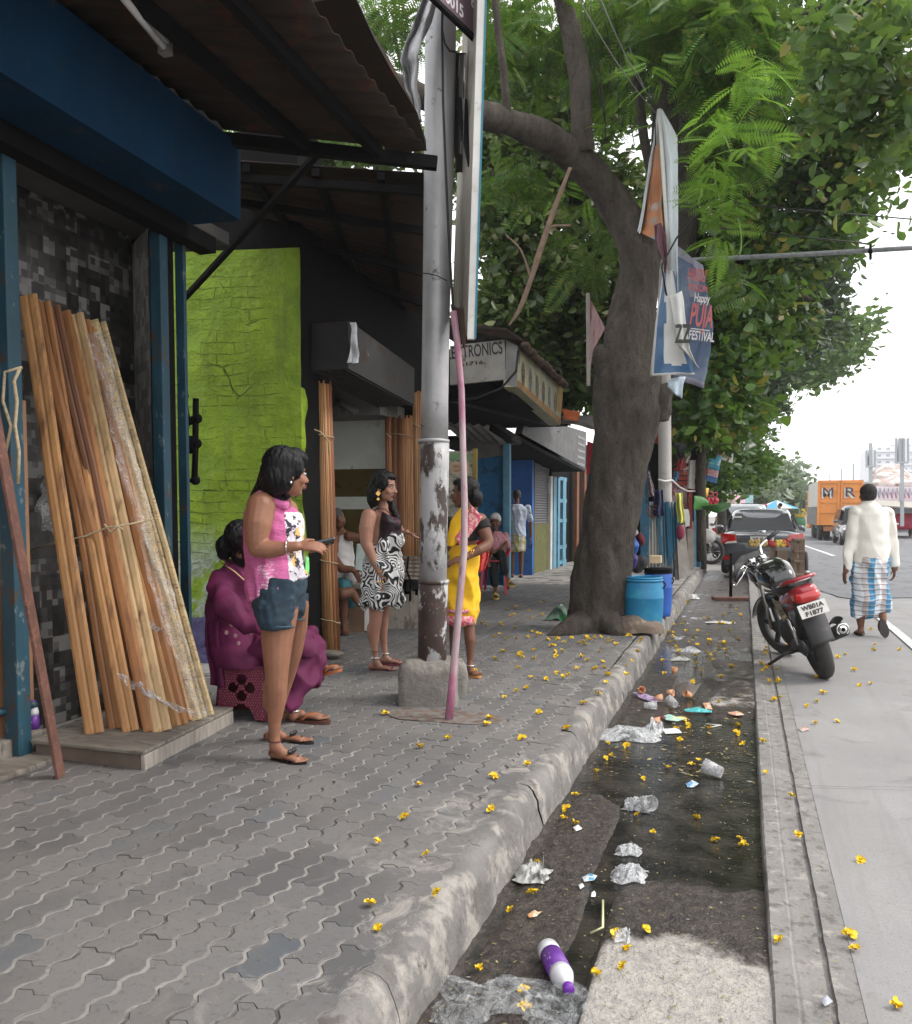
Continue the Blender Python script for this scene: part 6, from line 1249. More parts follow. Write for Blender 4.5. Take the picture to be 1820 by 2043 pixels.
p.cloth('salwar', [('c', [(480, 1320, 34, .12), (550, 1296, 36, .02), (600, 1285, 30, .0)]), ('c', [(500, 1320, 30, .3), (580, 1290, 30, .3), (622, 1262, 18, .3)]), ('l', [(585, 1408, 24, .10, -.02, 6, 0), (592, 1360, 34, .13, .05, 4, 0), (600, 1300, 40, .15, .1, 0, 0), (605, 1268, 26, .12, .12, 0, 0)]), ('l', [(634, 1362, 16, .08, .2, 8, 0), (622, 1320, 26, .10, .2, 4, 0), (615, 1268, 20, .1, .22, 0, 0)])], MSAL, .009, 2, .022, 8)
m = MB()
for k in range(22):
    a = (random.uniform(435, 500), random.uniform(1205, 1290)); 
m2 = MB(); m2.grid(lambda u, v: wob(P(412 + u * 26 + v * 10, 1240 + v * 130, -.02 + .05 * math.sin(u * 6)), 8, .02), 6, 20); m2.build('dupatta_tail', MSAL, p.T, thick=.01)
m = MB()
for k in range(9): u, v = ((456, 1232), (462, 1246), (470, 1268), (452, 1262), (476, 1283), (500, 1262), (530, 1270), (545, 1272), (462, 1216))[k]; m.ell(P(u, v, -.11 if k < 5 else -.14), (.012, .008, .014), (RT, FW, ZV), 8, 5)
m.build('embroidery', M('pale_pink_thread', (.6, .35, .38), .8), p.T)
hm = MB(); E = lambda a, r: hm.ell(g(*a), tuple(q * p.K for q in r), p.hax, 20, 14); E((0, -.02, .03), (.09, .105, .10)); E((0, .02, .0), (.08, .06, .10))
for a, b_, r0, r1 in (((465, 1075), (450, 1088), 18, 20), ((450, 1088), (447, 1104), 20, 14), ((447, 1104), (452, 1118), 12, 4), ((478, 1090), (484, 1112), 24, 20)): hm.cap(P(*a, .06), r0 * p.k, P(*b_, .04), r1 * p.k)
foldm(hm.build('hair', MHAIR, p.T, voxel=.006, smooth_it=2), .0028, 75, .12)
m = MB(); m.plate([P(458, 1061, -.04), P(475, 1062, -.04), P(471, 1076, -.04), P(461, 1066, -.04)], FW * .02); m.build('hair_clip', M('turquoise_plastic', (.03, .45, .48), .4, bump=0), p.T)
m = MB(); m.tube([P(u, v, -.04) for u, v in ((455, 1126), (442, 1124), (438, 1118), (446, 1116), (456, 1124))], .003, 5); m.build('neck_tie', MSAL, p.T)
m = MB(); m.tube([P(450, 1128, -.02), P(468, 1140, -.07), P(488, 1158, -.05), P(504, 1175, -.02)], .004, 6); m.build('neck_piping', M('gold_piping', (.6, .38, .22), .6), p.T)
MTAN = M('tan_leather', (.42, .13, .045), .5, bump=0)
bl = [([(.45, -1.1, .2), (.62, -.3, 1.2), (.86, -.4, .7)], .008), ([(.45, 1.1, .2), (.62, .3, 1.2), (.86, -.4, .7)], .008)]
sandal(p, ftn, MTAN, bl, .022, sole=M('dark_sole', (.09, .03, .02), .6), strapmat=MTAN); sandal(p, ftf, MTAN, bl, .018, sole=MTAN, strapmat=MTAN)
p.ring('anklet', P(585, 1417, -.04), ZV, 13 * p.k, .005, MSILV)
# stool
T = thing('plastic_stool', 'maroon plastic stool with clover shaped cutouts under the seated woman', 'stool', DP(482, 1438, 5.12))
MST = M('maroon_plastic', (.13, .018, .04), .4, .2, 9, bump=0)
def sq(u, v, d=5.12): return DP(u, v, d)
m = MB(); fr = lambda a, b_: sq(438 + a * 88 + (1 - b_) * 0 * a, 1330 + (1 - b_) * (102 + a * 6) , 5.12 - .04 * a)
n_ = 44; H = set()
for i in range(n_):
    for j in range(n_):
        a, b_ = (i + .5) / n_, (j + .5) / n_; x, y = (a - .50) * 1.0, (b_ - .60) * 1.15; r_ = math.hypot(x, y); t = math.atan2(y, x)
        if .065 < r_ < .30 * abs(math.cos(2 * (t))) ** .42 and abs(math.cos(2 * t)) > .3: H.add((i, j))
        if (b_ < .12 and .28 < a < .72) or (b_ < .05 + .25 * (1 - ((a - .5) / .27) ** 2) and abs(a - .5) < .27): H.add((i, j))
tp = .88
def fq(i, j):
    a, b_ = i / n_, j / n_; w_ = 1.12 - .12 * b_; return fr(.5 + (a - .5) * w_, b_)
fsx = []
for i in range(n_):
    for j in range(n_):
        if (i, j) in H: continue
        fsx.append((fq(i, j), fq(i + 1, j), fq(i + 1, j + 1), fq(i, j + 1)))
for qd in fsx: m.add(qd, [(0, 1, 2, 3)])
o = m.build('front_panel', MST, T, thick=.012)
import bmesh
bmm = bmesh.new(); bmm.from_mesh(o.data); bmesh.ops.remove_doubles(bmm, verts=bmm.verts, dist=.0004); bmm.to_mesh(o.data); bmm.free()
m = MB()
for i in range(0, 18):
    for j in range(0, 20):
        a, b_ = (i + .5 + (j % 2) * .5) / 18, (j + .5) / 20
        if a > .97 or (min(int(a * n_), n_ - 1), min(int(b_ * n_), n_ - 1)) in H: continue
        w_ = 1.12 - .12 * b_; c = fr(.5 + (a - .5) * w_, b_) - FW * .008; m.ell(c, (.007, .005, .0085), (RT, FW, ZV), 6, 4)
m.build('woven_texture', M('maroon_plastic_high', (.24, .05, .09), .35, bump=0), T)
m = MB(); m.plate([sq(436, 1331, 5.10), sq(528, 1331, 5.06), sq(540, 1331, 5.36), sq(448, 1331, 5.40)], -ZV * .012); m.build('seat', MST, T, bevel=.004)
m = MB(); m.plate([sq(526, 1334, 5.08), sq(532, 1440, 5.08), sq(545, 1425, 5.35), sq(538, 1334, 5.38)], RT * -.01); m.build('side_panel', MST, T)
m = MB(); m.plate([sq(436, 1334, 5.40), sq(530, 1334, 5.40), sq(536, 1420, 5.4), sq(430, 1420, 5.4)], FW * .01); m.build('back_panel', MST, T)
# ---- man in vest
p = Person('barefoot man in white vest and teal shorts sitting in the bamboo shop doorway', 690, 1265, skinm=SK3); P = p.P
p.limb([(668, 1165, 18, .1), (678, 1172, 16, -.1), (684, 1185, 11, -.2), (700, 1180, 10, -.15), (712, 1198, 7.5, -.12), (718, 1206, 6, -.12)]); p.limb([(668, 1170, 16, .2), (684, 1178, 13, .0), (686, 1210, 9.5, .0), (686, 1240, 7, .0), (686, 1252, 6, 0)])
p.foot((686, 1262), (690, 1266), 7, .1, -.12, ankle=(686, 1250, 0)); p.foot((716, 1206), (736, 1210), 6, -.12, -.14)
p.limb([(672, 1150, 24, .1), (675, 1100, 26, .1), (678, 1075, 22, .1)]); p.limb([(678, 1060, 9, .1), (676, 1045, 9, .1)])
p.limb([(696, 1070, 10, .0), (712, 1072, 8.5, .0), (732, 1076, 8, .0), (745, 1082, 6, 0)]); p.limb([(665, 1078, 11, .0), (664, 1110, 9, -.08), (682, 1135, 8.5, -.15), (704, 1136, 6.5, -.16)])
p.hand(P(706, 1137, -.16), RT * .5 - ZV * .8, -FW, side=1, curl=.3, L_=.16); g = p.head(673, 1034, 38, (.5, .3), -.1); p.done(.009, 2)
p.cloth('vest', [('l', [(682, 1165, 26, .12, .08, 0, 0), (680, 1120, 27, .13, .1, 0, 0), (682, 1085, 22, .12, .1, 0, 0), (684, 1068, 12, .09, .1, 0, 0)]), ('e', 700, 1150, 14, 14, .08, -.03)], M('white_vest', (.6, .58, .57), .85, .1, 6), .009, 2, .008, 12)
p.cloth('shorts', [('c', [(668, 1170, 20, .1), (685, 1172, 17, -.12)]), ('c', [(668, 1178, 20, .2), (690, 1182, 17, .02), (700, 1205, 10, .05)])], M('teal_shorts', (.03, .13, .15), .8, .2, 6), .009, 2, .008, 12)
hm = MB(); hm.ell(g(0, -.02, .04), tuple(q * p.K for q in (.08, .09, .085)), p.hax); hm.build('hair', MHAIRG, p.T)
# ---- old man on red chair
p = Person('white haired old man in pink shirt sitting cross legged on a red chair', 990, 1191, skinm=SK3); P = p.P
p.limb([(988, 1108, 10, .0), (986, 1145, 7, -.3), (989, 1172, 4.5, -.3), (989, 1184, 4, -.3)]); p.limb([(1000, 1112, 8, -.3), (1008, 1140, 5, -.35), (1014, 1156, 4, -.38)])
ft1 = p.foot((988, 1190), (989, 1193), 5, -.22, -.45); ft2 = p.foot((1012, 1164), (1024, 1168), 5, -.35, -.45); p.limb([(988, 1070, 6, .05), (988, 1055, 6, .05)])
p.limb([(1010, 1085, 5, -.1), (1000, 1098, 4.5, -.25), (982, 1102, 4, -.3)]); p.limb([(978, 1080, 6, -.05), (974, 1100, 4.5, -.15), (980, 1110, 4, -.3)]); p.hand(P(980, 1108, -.32), -ZV * .8, -FW, side=1, curl=.3, L_=.15); p.hand(P(978, 1112, -.34), -ZV * .8 - RT * .1, -FW, side=1, curl=.3, L_=.15)
g = p.head(988, 1042, 33, (-.08, -1), -.1, lips=MLIPN); p.done(.009, 2)
p.cloth('shirt', [('l', [(991, 1106, 17, .12, .0, 0, 0), (991, 1085, 19, .13, .03, 0, 0), (991, 1070, 20, .12, .05, 0, 0), (989, 1060, 9, .08, .05, 0, 0)]), ('c', [(1008, 1070, 7.5, .05), (1012, 1088, 7, -.02)]), ('c', [(975, 1070, 7, .05), (972, 1088, 6.5, .0)])], M('pink_stripe_shirt', (.58, .22, .27), .8, .15, 20, (.65, .4, .42), (.5, .56), 30), .009, 2, .006, 15)
p.cloth('trousers', [('c', [(985, 1108, 11, .05), (1000, 1107, 10, -.32), (1004, 1125, 7.5, -.34), (1008, 1142, 7, -.36)]), ('c', [(985, 1112, 10, .0), (985, 1120, 9.5, -.3), (985, 1145, 8, -.3), (987, 1165, 7.5, -.3)])], M('black_trousers', (.012, .012, .013), .85), .009, 2, .006, 15)
hm = MB(); hm.ell(g(0, -.02, .045), tuple(q * p.K for q in (.084, .094, .088)), p.hax); hm.ell(g(0, .03, .085), tuple(q * p.K for q in (.07, .06, .04)), p.hax); hm.ell(g(0, -.05, 0), tuple(q * p.K for q in (.078, .06, .07)), p.hax); hm.build('hair', MHAIRW, p.T, voxel=.009, smooth_it=2)
my = M('yellow_clog', (.5, .40, .10), .6); sandal(p, ft1, my, [([(.5, -1, .3), (.55, 0, 1.7), (.5, 1, .3)], .014), ([(.7, -1, .3), (.72, 0, 1.4), (.7, 1, .3)], .012)], .02, w_=1.1); sandal(p, ft2, my, [([(.5, -1, .3), (.55, 0, 1.7), (.5, 1, .3)], .014)], .02, w_=1.1)
T = thing('plastic_chair', 'red plastic chair under the old man', 'chair', DP(990, 1190, 12.6)); mr = M('red_chair_plastic', (.42, .01, .03), .4, bump=0)
cq = lambda u, v, d=12.6: DP(u, v, d)
m = MB(); m.plate([cq(963, 1118, 12.35), cq(1012, 1118, 12.35), cq(1010, 1112, 12.9), cq(968, 1112, 12.9)], -ZV * .02); m.build('seat', mr, T)
for a, b_, d0, d1 in (((966, 1120), (958, 1186), 12.35, 12.3), ((1008, 1120), (1009, 1186), 12.4, 12.3), ((972, 1115), (968, 1176), 12.9, 13.0), ((1008, 1115), (1014, 1176), 12.9, 13.0)): m = MB(); m.bar(cq(*a, d0), cq(*b_, d1), .035, .04, FW); m.build('leg', mr, T)
m = MB(); m.tube([cq(1008, 1118, 12.85), cq(1014, 1095, 12.9), cq(1014, 1078, 12.95), cq(1006, 1068, 12.95), cq(990, 1066, 12.95), cq(972, 1070, 12.95), cq(966, 1085, 12.9), cq(966, 1116, 12.85)], .018, 8)
for k in range(4): m.bar(cq(974 + k * 10, 1068, 12.95), cq(974 + k * 10, 1114, 12.88), .03, .01, FW)
m.build('back', mr, T); m = MB(); m.tube([cq(1013, 1090, 12.9), cq(1018, 1098, 12.6), cq(1010, 1112, 12.4)], .018, 8); m.build('armrest', mr, T)
# ---- generic standing figure
def standing(label, u, v, vt, depth, z, shirt, lower, sk_=SK3, hairm=MHAIR, face=(0, 1), lower_v=.5, wd=1.0, arms=True, trousers=True, hair_r=1.0):
    p = Person(label, u, v, z, sk_, depth); h = v - vt; U = lambda a: u + a * h; V = lambda t: v - t * h; vox = max(.010, depth * .0006); x = wd
    for s_ in (-1, 1):
        p.limb([(U(s_ * .05), V(.48), .05 * h, 0), (U(s_ * .05), V(.27), .033 * h, 0), (U(s_ * .05), V(.06), .02 * h, 0)]); p.b.cap(p.P(U(s_ * .05), V(.022), -.03), .022 * h * p.k, p.P(U(s_ * .05) + face[0] * .08 * h, V(.018), face[1] * .14), .018 * h * p.k)
        if arms: p.limb([(U(s_ * .125 * x), V(.80), .03 * h, 0), (U(s_ * .15 * x), V(.62), .024 * h, 0), (U(s_ * .155 * x), V(.47), .017 * h, 0)]); p.hand(p.P(U(s_ * .155 * x), V(.46)), -ZV, RT * -s_, side=s_, curl=.3, L_=.16)
    p.limb([(U(0), V(.5), .06 * h * x, 0), (U(0), V(.76), .062 * h * x, 0)]); p.limb([(U(0), V(.82), .03 * h, 0), (U(0), V(.88), .03 * h, 0)])
    g = p.head(U(0), V(.935), .13 * h, face, eyes=False); p.done(vox, 2)
    p.cloth('shirt', [('l', [(U(0), V(.47), .10 * h * x, .13, 0, 0, 0), (U(0), V(.62), .098 * h * x, .13, 0, 0, 0), (U(0), V(.78), .12 * h * x, .12, 0, 0, 0), (U(0), V(.835), .06 * h, .08, 0, 0, 0)])] + [('c', [(U(s_ * .12 * x), V(.80), .036 * h, 0), (U(s_ * .148 * x), V(.66), .034 * h, 0)]) for s_ in (-1, 1)], shirt, vox, 2, .008, 12)
    if trousers: p.cloth('trousers', [('l', [(U(s_ * .052), V(.05), .035 * h, .06, 0, 0, 0), (U(s_ * .052), V(.28), .045 * h, .08, 0, 0, 0), (U(s_ * .045), V(.5), .062 * h, .10, 0, 0, 0)]) for s_ in (-1, 1)], lower, vox, 2)
    else: p.cloth('lungi', [('l', [(U(0), V(1 - lower_v), .095 * h * x, .13, 0, 0, 0), (U(0), V(.5), .098 * h * x, .13, 0, 0, 0)])], lower, vox, 1, .01, 10)
    hm = MB(); hm.ell(g(0, -.02, .04), tuple(q * p.K * hair_r for q in (.082, .092, .086)), p.hax); hm.build('hair', hairm, p.T); return p
def m_check(name, c1, c2, c3, s):
    mm, nt, b = nodes(name); v = coord(nt); sp = N(nt, 'ShaderNodeSeparateXYZ'); L(nt, v, sp.inputs[0])
    fx = math_(nt, 'FRACT', math_(nt, 'MULTIPLY', sp.outputs[0], s)); fz = math_(nt, 'FRACT', math_(nt, 'MULTIPLY', sp.outputs[2], s)); c = mixc(nt, math_(nt, 'GREATER_THAN', fx, .5), c1, c2); c = mixc(nt, math_(nt, 'MULTIPLY', math_(nt, 'GREATER_THAN', fz, .6), .7), c, c3); L(nt, c, b.inputs['Base Color']); b.inputs['Roughness'].default_value = .85; return mm
standing('man in pale blue shirt and checked lungi standing back turned in the blue doorway', 1031, 1153, 978, 15.8, PAVE, M('pale_blue_shirt', (.48, .54, .66), .8, .1, 6), m_check('yellow_check', (.5, .45, .2), (.55, .55, .5), (.35, .3, .1), 7), face=(-.2, 1), trousers=False, lower_v=.70, hairm=MHAIRG, wd=1.05)
standing('man in cream check shirt standing beyond the parked white scooter', 1436, 1074, 1020, 25.5, 0, M('cream_check_shirt', (.5, .38, .22), .8, .2, 20), M('beige_trousers', (.3, .24, .16), .85), face=(.2, -1))
standing('man in pale lilac shirt beside the parked car, partly behind it', 1452, 1074, 1022, 26.5, 0, M('lilac_shirt', (.55, .52, .6), .8), M('dark_trousers', (.03, .03, .04), .85), face=(.6, -.8))
standing('boy with black hair seen over the car roof, rightmost of the three heads', 1556, 1086, 1004, 30, 0, M('faded_cream_shirt', (.5, .42, .36), .8), M('dark_trousers', (.03, .03, .04), .85), face=(-1, .2))
standing('man in red cap seen over the car roof, middle of the three heads', 1527, 1078, 1006, 32, 0, M('orange_shirt', (.55, .22, .12), .8), M('dark_trousers', (.03, .03, .04), .85), hairm=M('red_cap', (.5, .06, .08), .7), face=(.5, -1), hair_r=1.06)
standing('person with dark hair just showing over the car roof, leftmost of the three heads', 1508, 1080, 1012, 33, 0, M('brown_shirt', (.25, .14, .1), .8), M('dark_trousers', (.03, .03, .04), .85), face=(0, 1))
# ---- walking man
def m_lungi():
    mm, nt, b = nodes('blue_check_lungi'); tc = coord(nt); nn = N(nt, 'ShaderNodeTexNoise'); nn.inputs['Scale'].default_value = 3; L(nt, tc, nn.inputs['Vector']); sp = N(nt, 'ShaderNodeSeparateXYZ'); ad = N(nt, 'ShaderNodeVectorMath', operation='ADD'); sc_ = N(nt, 'ShaderNodeVectorMath', operation='SCALE'); sc_.inputs['Scale'].default_value = .10
    L(nt, nn.outputs['Color'], sc_.inputs[0]); L(nt, tc, ad.inputs[0]); L(nt, sc_.outputs[0], ad.inputs[1]); L(nt, ad.outputs[0], sp.inputs[0])
    fx = math_(nt, 'FRACT', math_(nt, 'MULTIPLY', sp.outputs[0], 5.2)); fz = math_(nt, 'FRACT', math_(nt, 'MULTIPLY', sp.outputs[2], 17)); c = mixc(nt, ramp(nt, fx, .30, .34), (.05, .26, .46), (.66, .70, .74)); c = mixc(nt, math_(nt, 'MULTIPLY', ramp(nt, fx, .66, .70), .8), c, (.42, .34, .33)); c = mixc(nt, math_(nt, 'MULTIPLY', ramp(nt, fz, .74, .82), .65), c, (.12, .09, .11)); c = mixc(nt, math_(nt, 'MULTIPLY', ramp(nt, fz, .30, .25), .35), c, (.7, .72, .74))
    L(nt, c, b.inputs['Base Color']); b.inputs['Roughness'].default_value = .85; return mm
MCREAM = M('cream_shirt', (.76, .73, .66), .75, .06, 3, bump=.15, bs=200)
p = Person('man in cream long sleeved shirt and blue checked lungi walking away along the road', 1735, 1268, 0, SK3); P = p.P
p.limb([(1718, 1200, 11, 0), (1717, 1235, 8.5, 0), (1718, 1250, 6, 0), (1718, 1258, 6, 0)]); p.limb([(1755, 1180, 12, .0), (1758, 1215, 9, -.05), (1762, 1230, 7, -.12), (1763, 1240, 6, -.15)])
ft1 = p.foot((1718, 1266), (1712, 1264), 7, -.05, .18, toes=True); 
a_, b_ = P(1762, 1238, -.18), P(1765, 1262, -.12); p.b.ell(a_.lerp(b_, .5) + FW * .05, (8 * p.k, .035, 14 * p.k), (RT, FW, ZV))
p.limb([(1738, 1110, 22, 0), (1738, 1040, 22, 0)]); p.limb([(1732, 1012, 10, .0), (1732, 995, 11, .0)])
p.limb([(1708, 1030, 8, 0), (1698, 1075, 7, 0), (1691, 1115, 6.5, -.02), (1688, 1138, 6, -.03)]); p.limb([(1769, 1030, 8, 0), (1777, 1075, 6.5, .015), (1783, 1110, 6.2, .035), (1785, 1134, 6.5, .04)])
p.hand(P(1687, 1138, -.03), -ZV - RT * .12, RT + FW * .2, side=1, curl=.35, L_=.165); p.hand(P(1785, 1134, .04), -ZV, -RT + FW * .2, side=-1, curl=.6, L_=.165)
g = p.head(1731, 986, 41, (.0, 1), .0, eyes=False); p.done(.009, 2)
p.cloth('shirt', [('l', [(1738, 1122, 33, .16, 0, 0, 0), (1739, 1095, 34, .165, 0, 0, 0), (1739, 1082, 32.5, .155, 0, 0, 0), (1739, 1050, 33, .155, 0, 0, 0), (1738, 1026, 34, .14, 0, 0, 0), (1735, 1012, 24, .11, .0, 0, 0), (1733, 1003, 12, .075, .0, 0, 0)]), ('t', [(1708, 1022, 12, 0), (1704, 1045, 12.5, 0), (1697, 1085, 10.5, 0), (1692, 1110, 9, -.02), (1689, 1137, 7.5, -.02)]), ('e', 1708, 1022, 12, 11, .08), ('e', 1769, 1022, 12, 11, .08), ('t', [(1769, 1022, 12, 0), (1774, 1045, 12.5, 0), (1780, 1085, 10.5, .02), (1784, 1110, 9, .03), (1786, 1130, 8, .04)])], MCREAM, .010, 2, .009, 7)
p.cloth('collar', [('l', [(1733, 1007, 13, .085, 0, 0, 0), (1733, 999, 12, .08, 0, 0, 0)])], MCREAM, .009, 1)
lo = p.cloth('lungi', [('l', [(1729, 1232, 27, .15, 0, -2, 0), (1733, 1190, 32, .17, -.02, 0, 0), (1737, 1150, 35, .17, 0, 0, 0), (1738, 1112, 32, .155, 0, 0, 0)]), ('l', [(1758, 1222, 14, .10, -.06, 3, 0), (1756, 1190, 18, .12, -.05, 0, 0), (1750, 1150, 20, .12, 0, 0, 0)])], m_lungi(), .010, 1, .022, 8)
hm = MB(); hm.ell(g(0, -.02, .03), tuple(q * p.K for q in (.088, .094, .088)), p.hax); hm.ell(g(0, -.045, -.01), tuple(q * p.K for q in (.080, .062, .070)), p.hax); hm.build('hair', M('short_dark_hair', (.018, .015, .014), .85, .3, 60, bump=.8, bs=120), p.T, voxel=.008, smooth_it=2)
sandal(p, ft1, M('dark_rubber', (.035, .028, .027), .7), [([(.45, -1, .2), (.7, 0, 1.1), (.45, 1, .2)], .007)], .025, w_=1.0)
m = MB(); c = P(1764, 1254, -.22); dn = (RT * .25 - ZV).normalized(); sdv = (RT + ZV * .25).normalized(); pts = []
for t in np.linspace(0, 2 * math.pi, 26)[:-1]: pts.append(c + dn * math.cos(t) * 19 * p.k + sdv * math.sin(t) * (8.6 + 1.8 * math.cos(t)) * p.k)
m.plate(pts, FW * .02 + ZV * .006); m.build('raised_sandal', M('dark_rubber', (.035, .028, .027)), p.T)
# ------------------------------------------------------------ motorbike
def se_loft(m, secs, n=28, cap=True):
    """superellipse sections (center, a, b, power)"""
    vs = []
    for c, a, b_, pw in secs:
        for i in range(n):
            t = 2 * math.pi * i / n; ct, st_ = math.cos(t), math.sin(t)
            vs.append(Vector(c) + Vector(a) * (math.copysign(abs(ct) ** pw, ct)) + Vector(b_) * (math.copysign(abs(st_) ** pw, st_)))
    fs = [(k * n + i, k * n + (i + 1) % n, (k + 1) * n + (i + 1) % n, (k + 1) * n + i) for k in range(len(secs) - 1) for i in range(n)]
    if cap: fs += [tuple(range(n - 1, -1, -1)), tuple(range((len(secs) - 1) * n, len(secs) * n))]
    m.add(vs, fs, True)
def torus(m, c, ax, Rr, r, n=36, k=10, sq=1.0):
    ax = Vector(ax).normalized(); x = ax.cross(ZV); x = x.normalized() if x.length > .1 else Vector((1, 0, 0)); y = ax.cross(x); vs = []
    for i in range(n):
        t = 2 * math.pi * i / n; d = x * math.cos(t) + y * math.sin(t)
        for j in range(k): s_ = 2 * math.pi * j / k; vs.append(Vector(c) + d * (Rr + r * math.cos(s_)) + ax * r * sq * math.sin(s_))
    m.add(vs, [(i * k + j, ((i + 1) % n) * k + j, ((i + 1) % n) * k + (j + 1) % k, i * k + (j + 1) % k) for i in range(n) for j in range(k)], True)
MTYRE = M('tyre_rubber', (.045, .042, .040), .85, .3, 20, (.13, .12, .11), (.6, .7), 9, .7, 90); MGLB = M('gloss_black_paint', (.008, .008, .009), .25, .2, 3, bump=0, coat=1); MGLR = M('gloss_red_paint', (.34, .008, .02), .3, .2, 3, bump=0, coat=1)
MBPL = M('black_plastic', (.035, .035, .038), .55, .25, 6, (.09, .085, .08), (.6, .75), 9, .1); MCHR = M('chrome', (.7, .7, .7), .12, .05, 3, metal=1, bump=0); MLAMP = M('red_lamp_lens', (.45, .006, .006), .15, .15, 12, bump=0, coat=1); MPLT = M('plate_white', (.68, .66, .62), .6, .1, 9, (.4, .38, .35), (.62, .7), 12, bump=0); MALU = M('cast_metal', (.16, .155, .15), .45, .3, 12, metal=.6)
g0 = G(1650, 1354); g1 = G(1562, 1298); hd = (g1 - g0); hd.z = 0; hd.normalize(); lf = ZV.cross(hd); LE = R(19)
up_ = ZV * math.cos(LE) + lf * math.sin(LE); lf_ = lf * math.cos(LE) - ZV * math.sin(LE)
def B(x, y, z): return g0 + hd * x + lf_ * y + up_ * z
K_ = T = thing('motorbike', 'black and red motorbike leaning on its side stand at the road edge', 'motorbike', g0)
def wheel(x, yaw, nm, r=.30, tr=.052):
    f_ = (hd * math.cos(yaw) + lf_ * math.sin(yaw)); ax = f_.cross(up_).normalized(); c = B(x, 0, r)
    W = MB(); torus(W, c, ax, r - tr, tr, 44, 12, 1.0); ty = W.build('wheel', MTYRE, T)
    m = MB(); torus(m, c, ax, r - tr * 1.95, .012, 36, 8, 3.0)
    for k in range(5):
        t = k * 1.2566 + .3; d = f_ * math.cos(t) + up_ * math.sin(t); m.bar(c + d * .03, c + d * (r - .1), .05, .022, ax)
    m.tube([c - ax * .05, c + ax * .05], .055, 14); m.build('rim', MBPL, ty); return c, f_, ax
rc, rf_, rax = wheel(0.02, 0, 'rear', .305, .056); fc_, ff_, fax = wheel(1.25, R(24), 'front', .295, .045)
def part(nm, mt, fn, **kw): m = MB(); fn(m); return m.build(nm, mt, T, **kw)
S = lambda m, l, pw=.75: se_loft(m, [(B(x, y, z), lf_ * w_, (up_ * h + hd * t), pw) for (x, y, z, w_, h, t) in l])
part('fuel_tank', MGLB, lambda m: S(m, [(.40, 0, .80, .09, .05, 0), (.48, 0, .84, .13, .10, 0), (.62, 0, .87, .155, .125, 0), (.78, 0, .89, .15, .12, 0), (.90, 0, .88, .10, .09, 0), (.95, 0, .87, .04, .05, 0)], .85))
part('tank_badge', MPLT, lambda m: m.plate([B(.60, .05, .993), B(.66, .07, .993), B(.68, -.0, .998), B(.62, -.02, .998)], up_ * .003))
part('seat', M('seat_vinyl', (.02, .02, .021), .5, .2, 9), lambda m: S(m, [(-.18, 0, .83, .07, .03, 0), (-.10, 0, .83, .12, .05, 0), (.15, 0, .80, .14, .055, 0), (.40, 0, .79, .12, .05, 0), (.46, 0, .79, .08, .03, 0)]))
part('tail_cowl', MGLR, lambda m: S(m, [(-.30, 0, .80, .05, .03, 0), (-.24, 0, .78, .10, .065, 0), (-.05, 0, .73, .13, .09, 0), (.15, 0, .68, .14, .09, 0), (.34, 0, .64, .13, .06, 0)]))
part('grab_rail', MGLR, lambda m: m.tube([B(.05, .13, .84), B(-.15, .135, .88), B(-.28, .09, .905), B(-.31, 0, .91), B(-.28, -.09, .905), B(-.15, -.135, .88), B(.05, -.13, .84)], .016, 10))
part('rail_insert', MCHR, lambda m: m.tube([B(-.12, .11, .865), B(-.25, .06, .885), B(-.27, 0, .888), B(-.25, -.06, .885), B(-.12, -.11, .865)], .010, 8))
part('tail_light', MLAMP, lambda m: S(m, [(-.235, 0, .755, .115, .055, 0), (-.29, 0, .75, .10, .048, 0), (-.315, 0, .745, .06, .03, 0)], .8))
part('rear_mudguard', MBPL, lambda m: m.grid(lambda u, v: (lambda s_: B(-.20 - .13 * s_ + (.05 * (1 - math.cos((u - .5) * 2.6))), (u - .5) * (.21 - .03 * s_), .72 - .36 * s_))(v), 10, 14), thick=.008)
PLT = part('number_plate', MPLT, lambda m: m.plate([B(-.355, .11, .60), B(-.355, -.11, .60), B(-.315, -.11, .705), B(-.315, .11, .705)], -hd * .004))
pu = (B(-.315, 0, .705) - B(-.355, 0, .60)).normalized(); off = -hd * .010
for s_, z, w_ in (('WB01A', .66, .175), ('F1877', .612, .14)):
    t_ = (z - .60) / .105; o_ = B(-.355 + .04 * t_, w_ / 2 + (.0 if z > .65 else -.0), z); text(s_, o_ + off, -lf_, pu, .036, MLET, PLT, width=w_, bold=.03)
part('frame', MALU, lambda m: (m.tube([B(1.05, 0, .80), B(.75, 0, .50), B(.60, 0, .22), B(.28, 0, .22), B(.25, 0, .52), B(.40, 0, .74)], .022, 8), m.tube([B(.40, .08, .72), B(-.1, .09, .70)], .014, 8), m.tube([B(.28, .1, .26), B(.02, .10, .305)], .024, 8), m.tube([B(.28, -.1, .26), B(.02, -.10, .305)], .024, 8)))
part('engine', MBPL, lambda m: (S(m, [(.36, 0, .34, .10, .10, 0), (.46, 0, .36, .15, .13, 0), (.62, 0, .36, .13, .12, 0), (.70, 0, .40, .08, .08, 0)]), S(m, [(.58, 0, .44, .08, .09, 0), (.66, 0, .62, .08, .07, 0)])))
part('side_panel', MGLB, lambda m: (m.plate([B(.40, .13, .72), B(.12, .13, .70), B(.05, .12, .58), B(.30, .11, .50), B(.42, .12, .58)], lf_ * .015)))
part('chain_case', MBPL, lambda m: se_loft(m, [(B(x, .105, z), up_ * h, lf_ * .02, .8) for x, z, h in ((-.09, .305, .03), (-.04, .305, .07), (.1, .30, .055), (.28, .28, .06), (.34, .28, .03))]))
part('silencer', MBPL, lambda m: m.tube([B(.55, -.14, .22), B(.30, -.16, .25), B(.12, -.17, .31), B(-.22, -.19, .40)], [.022, .026, .055, .058], 18))
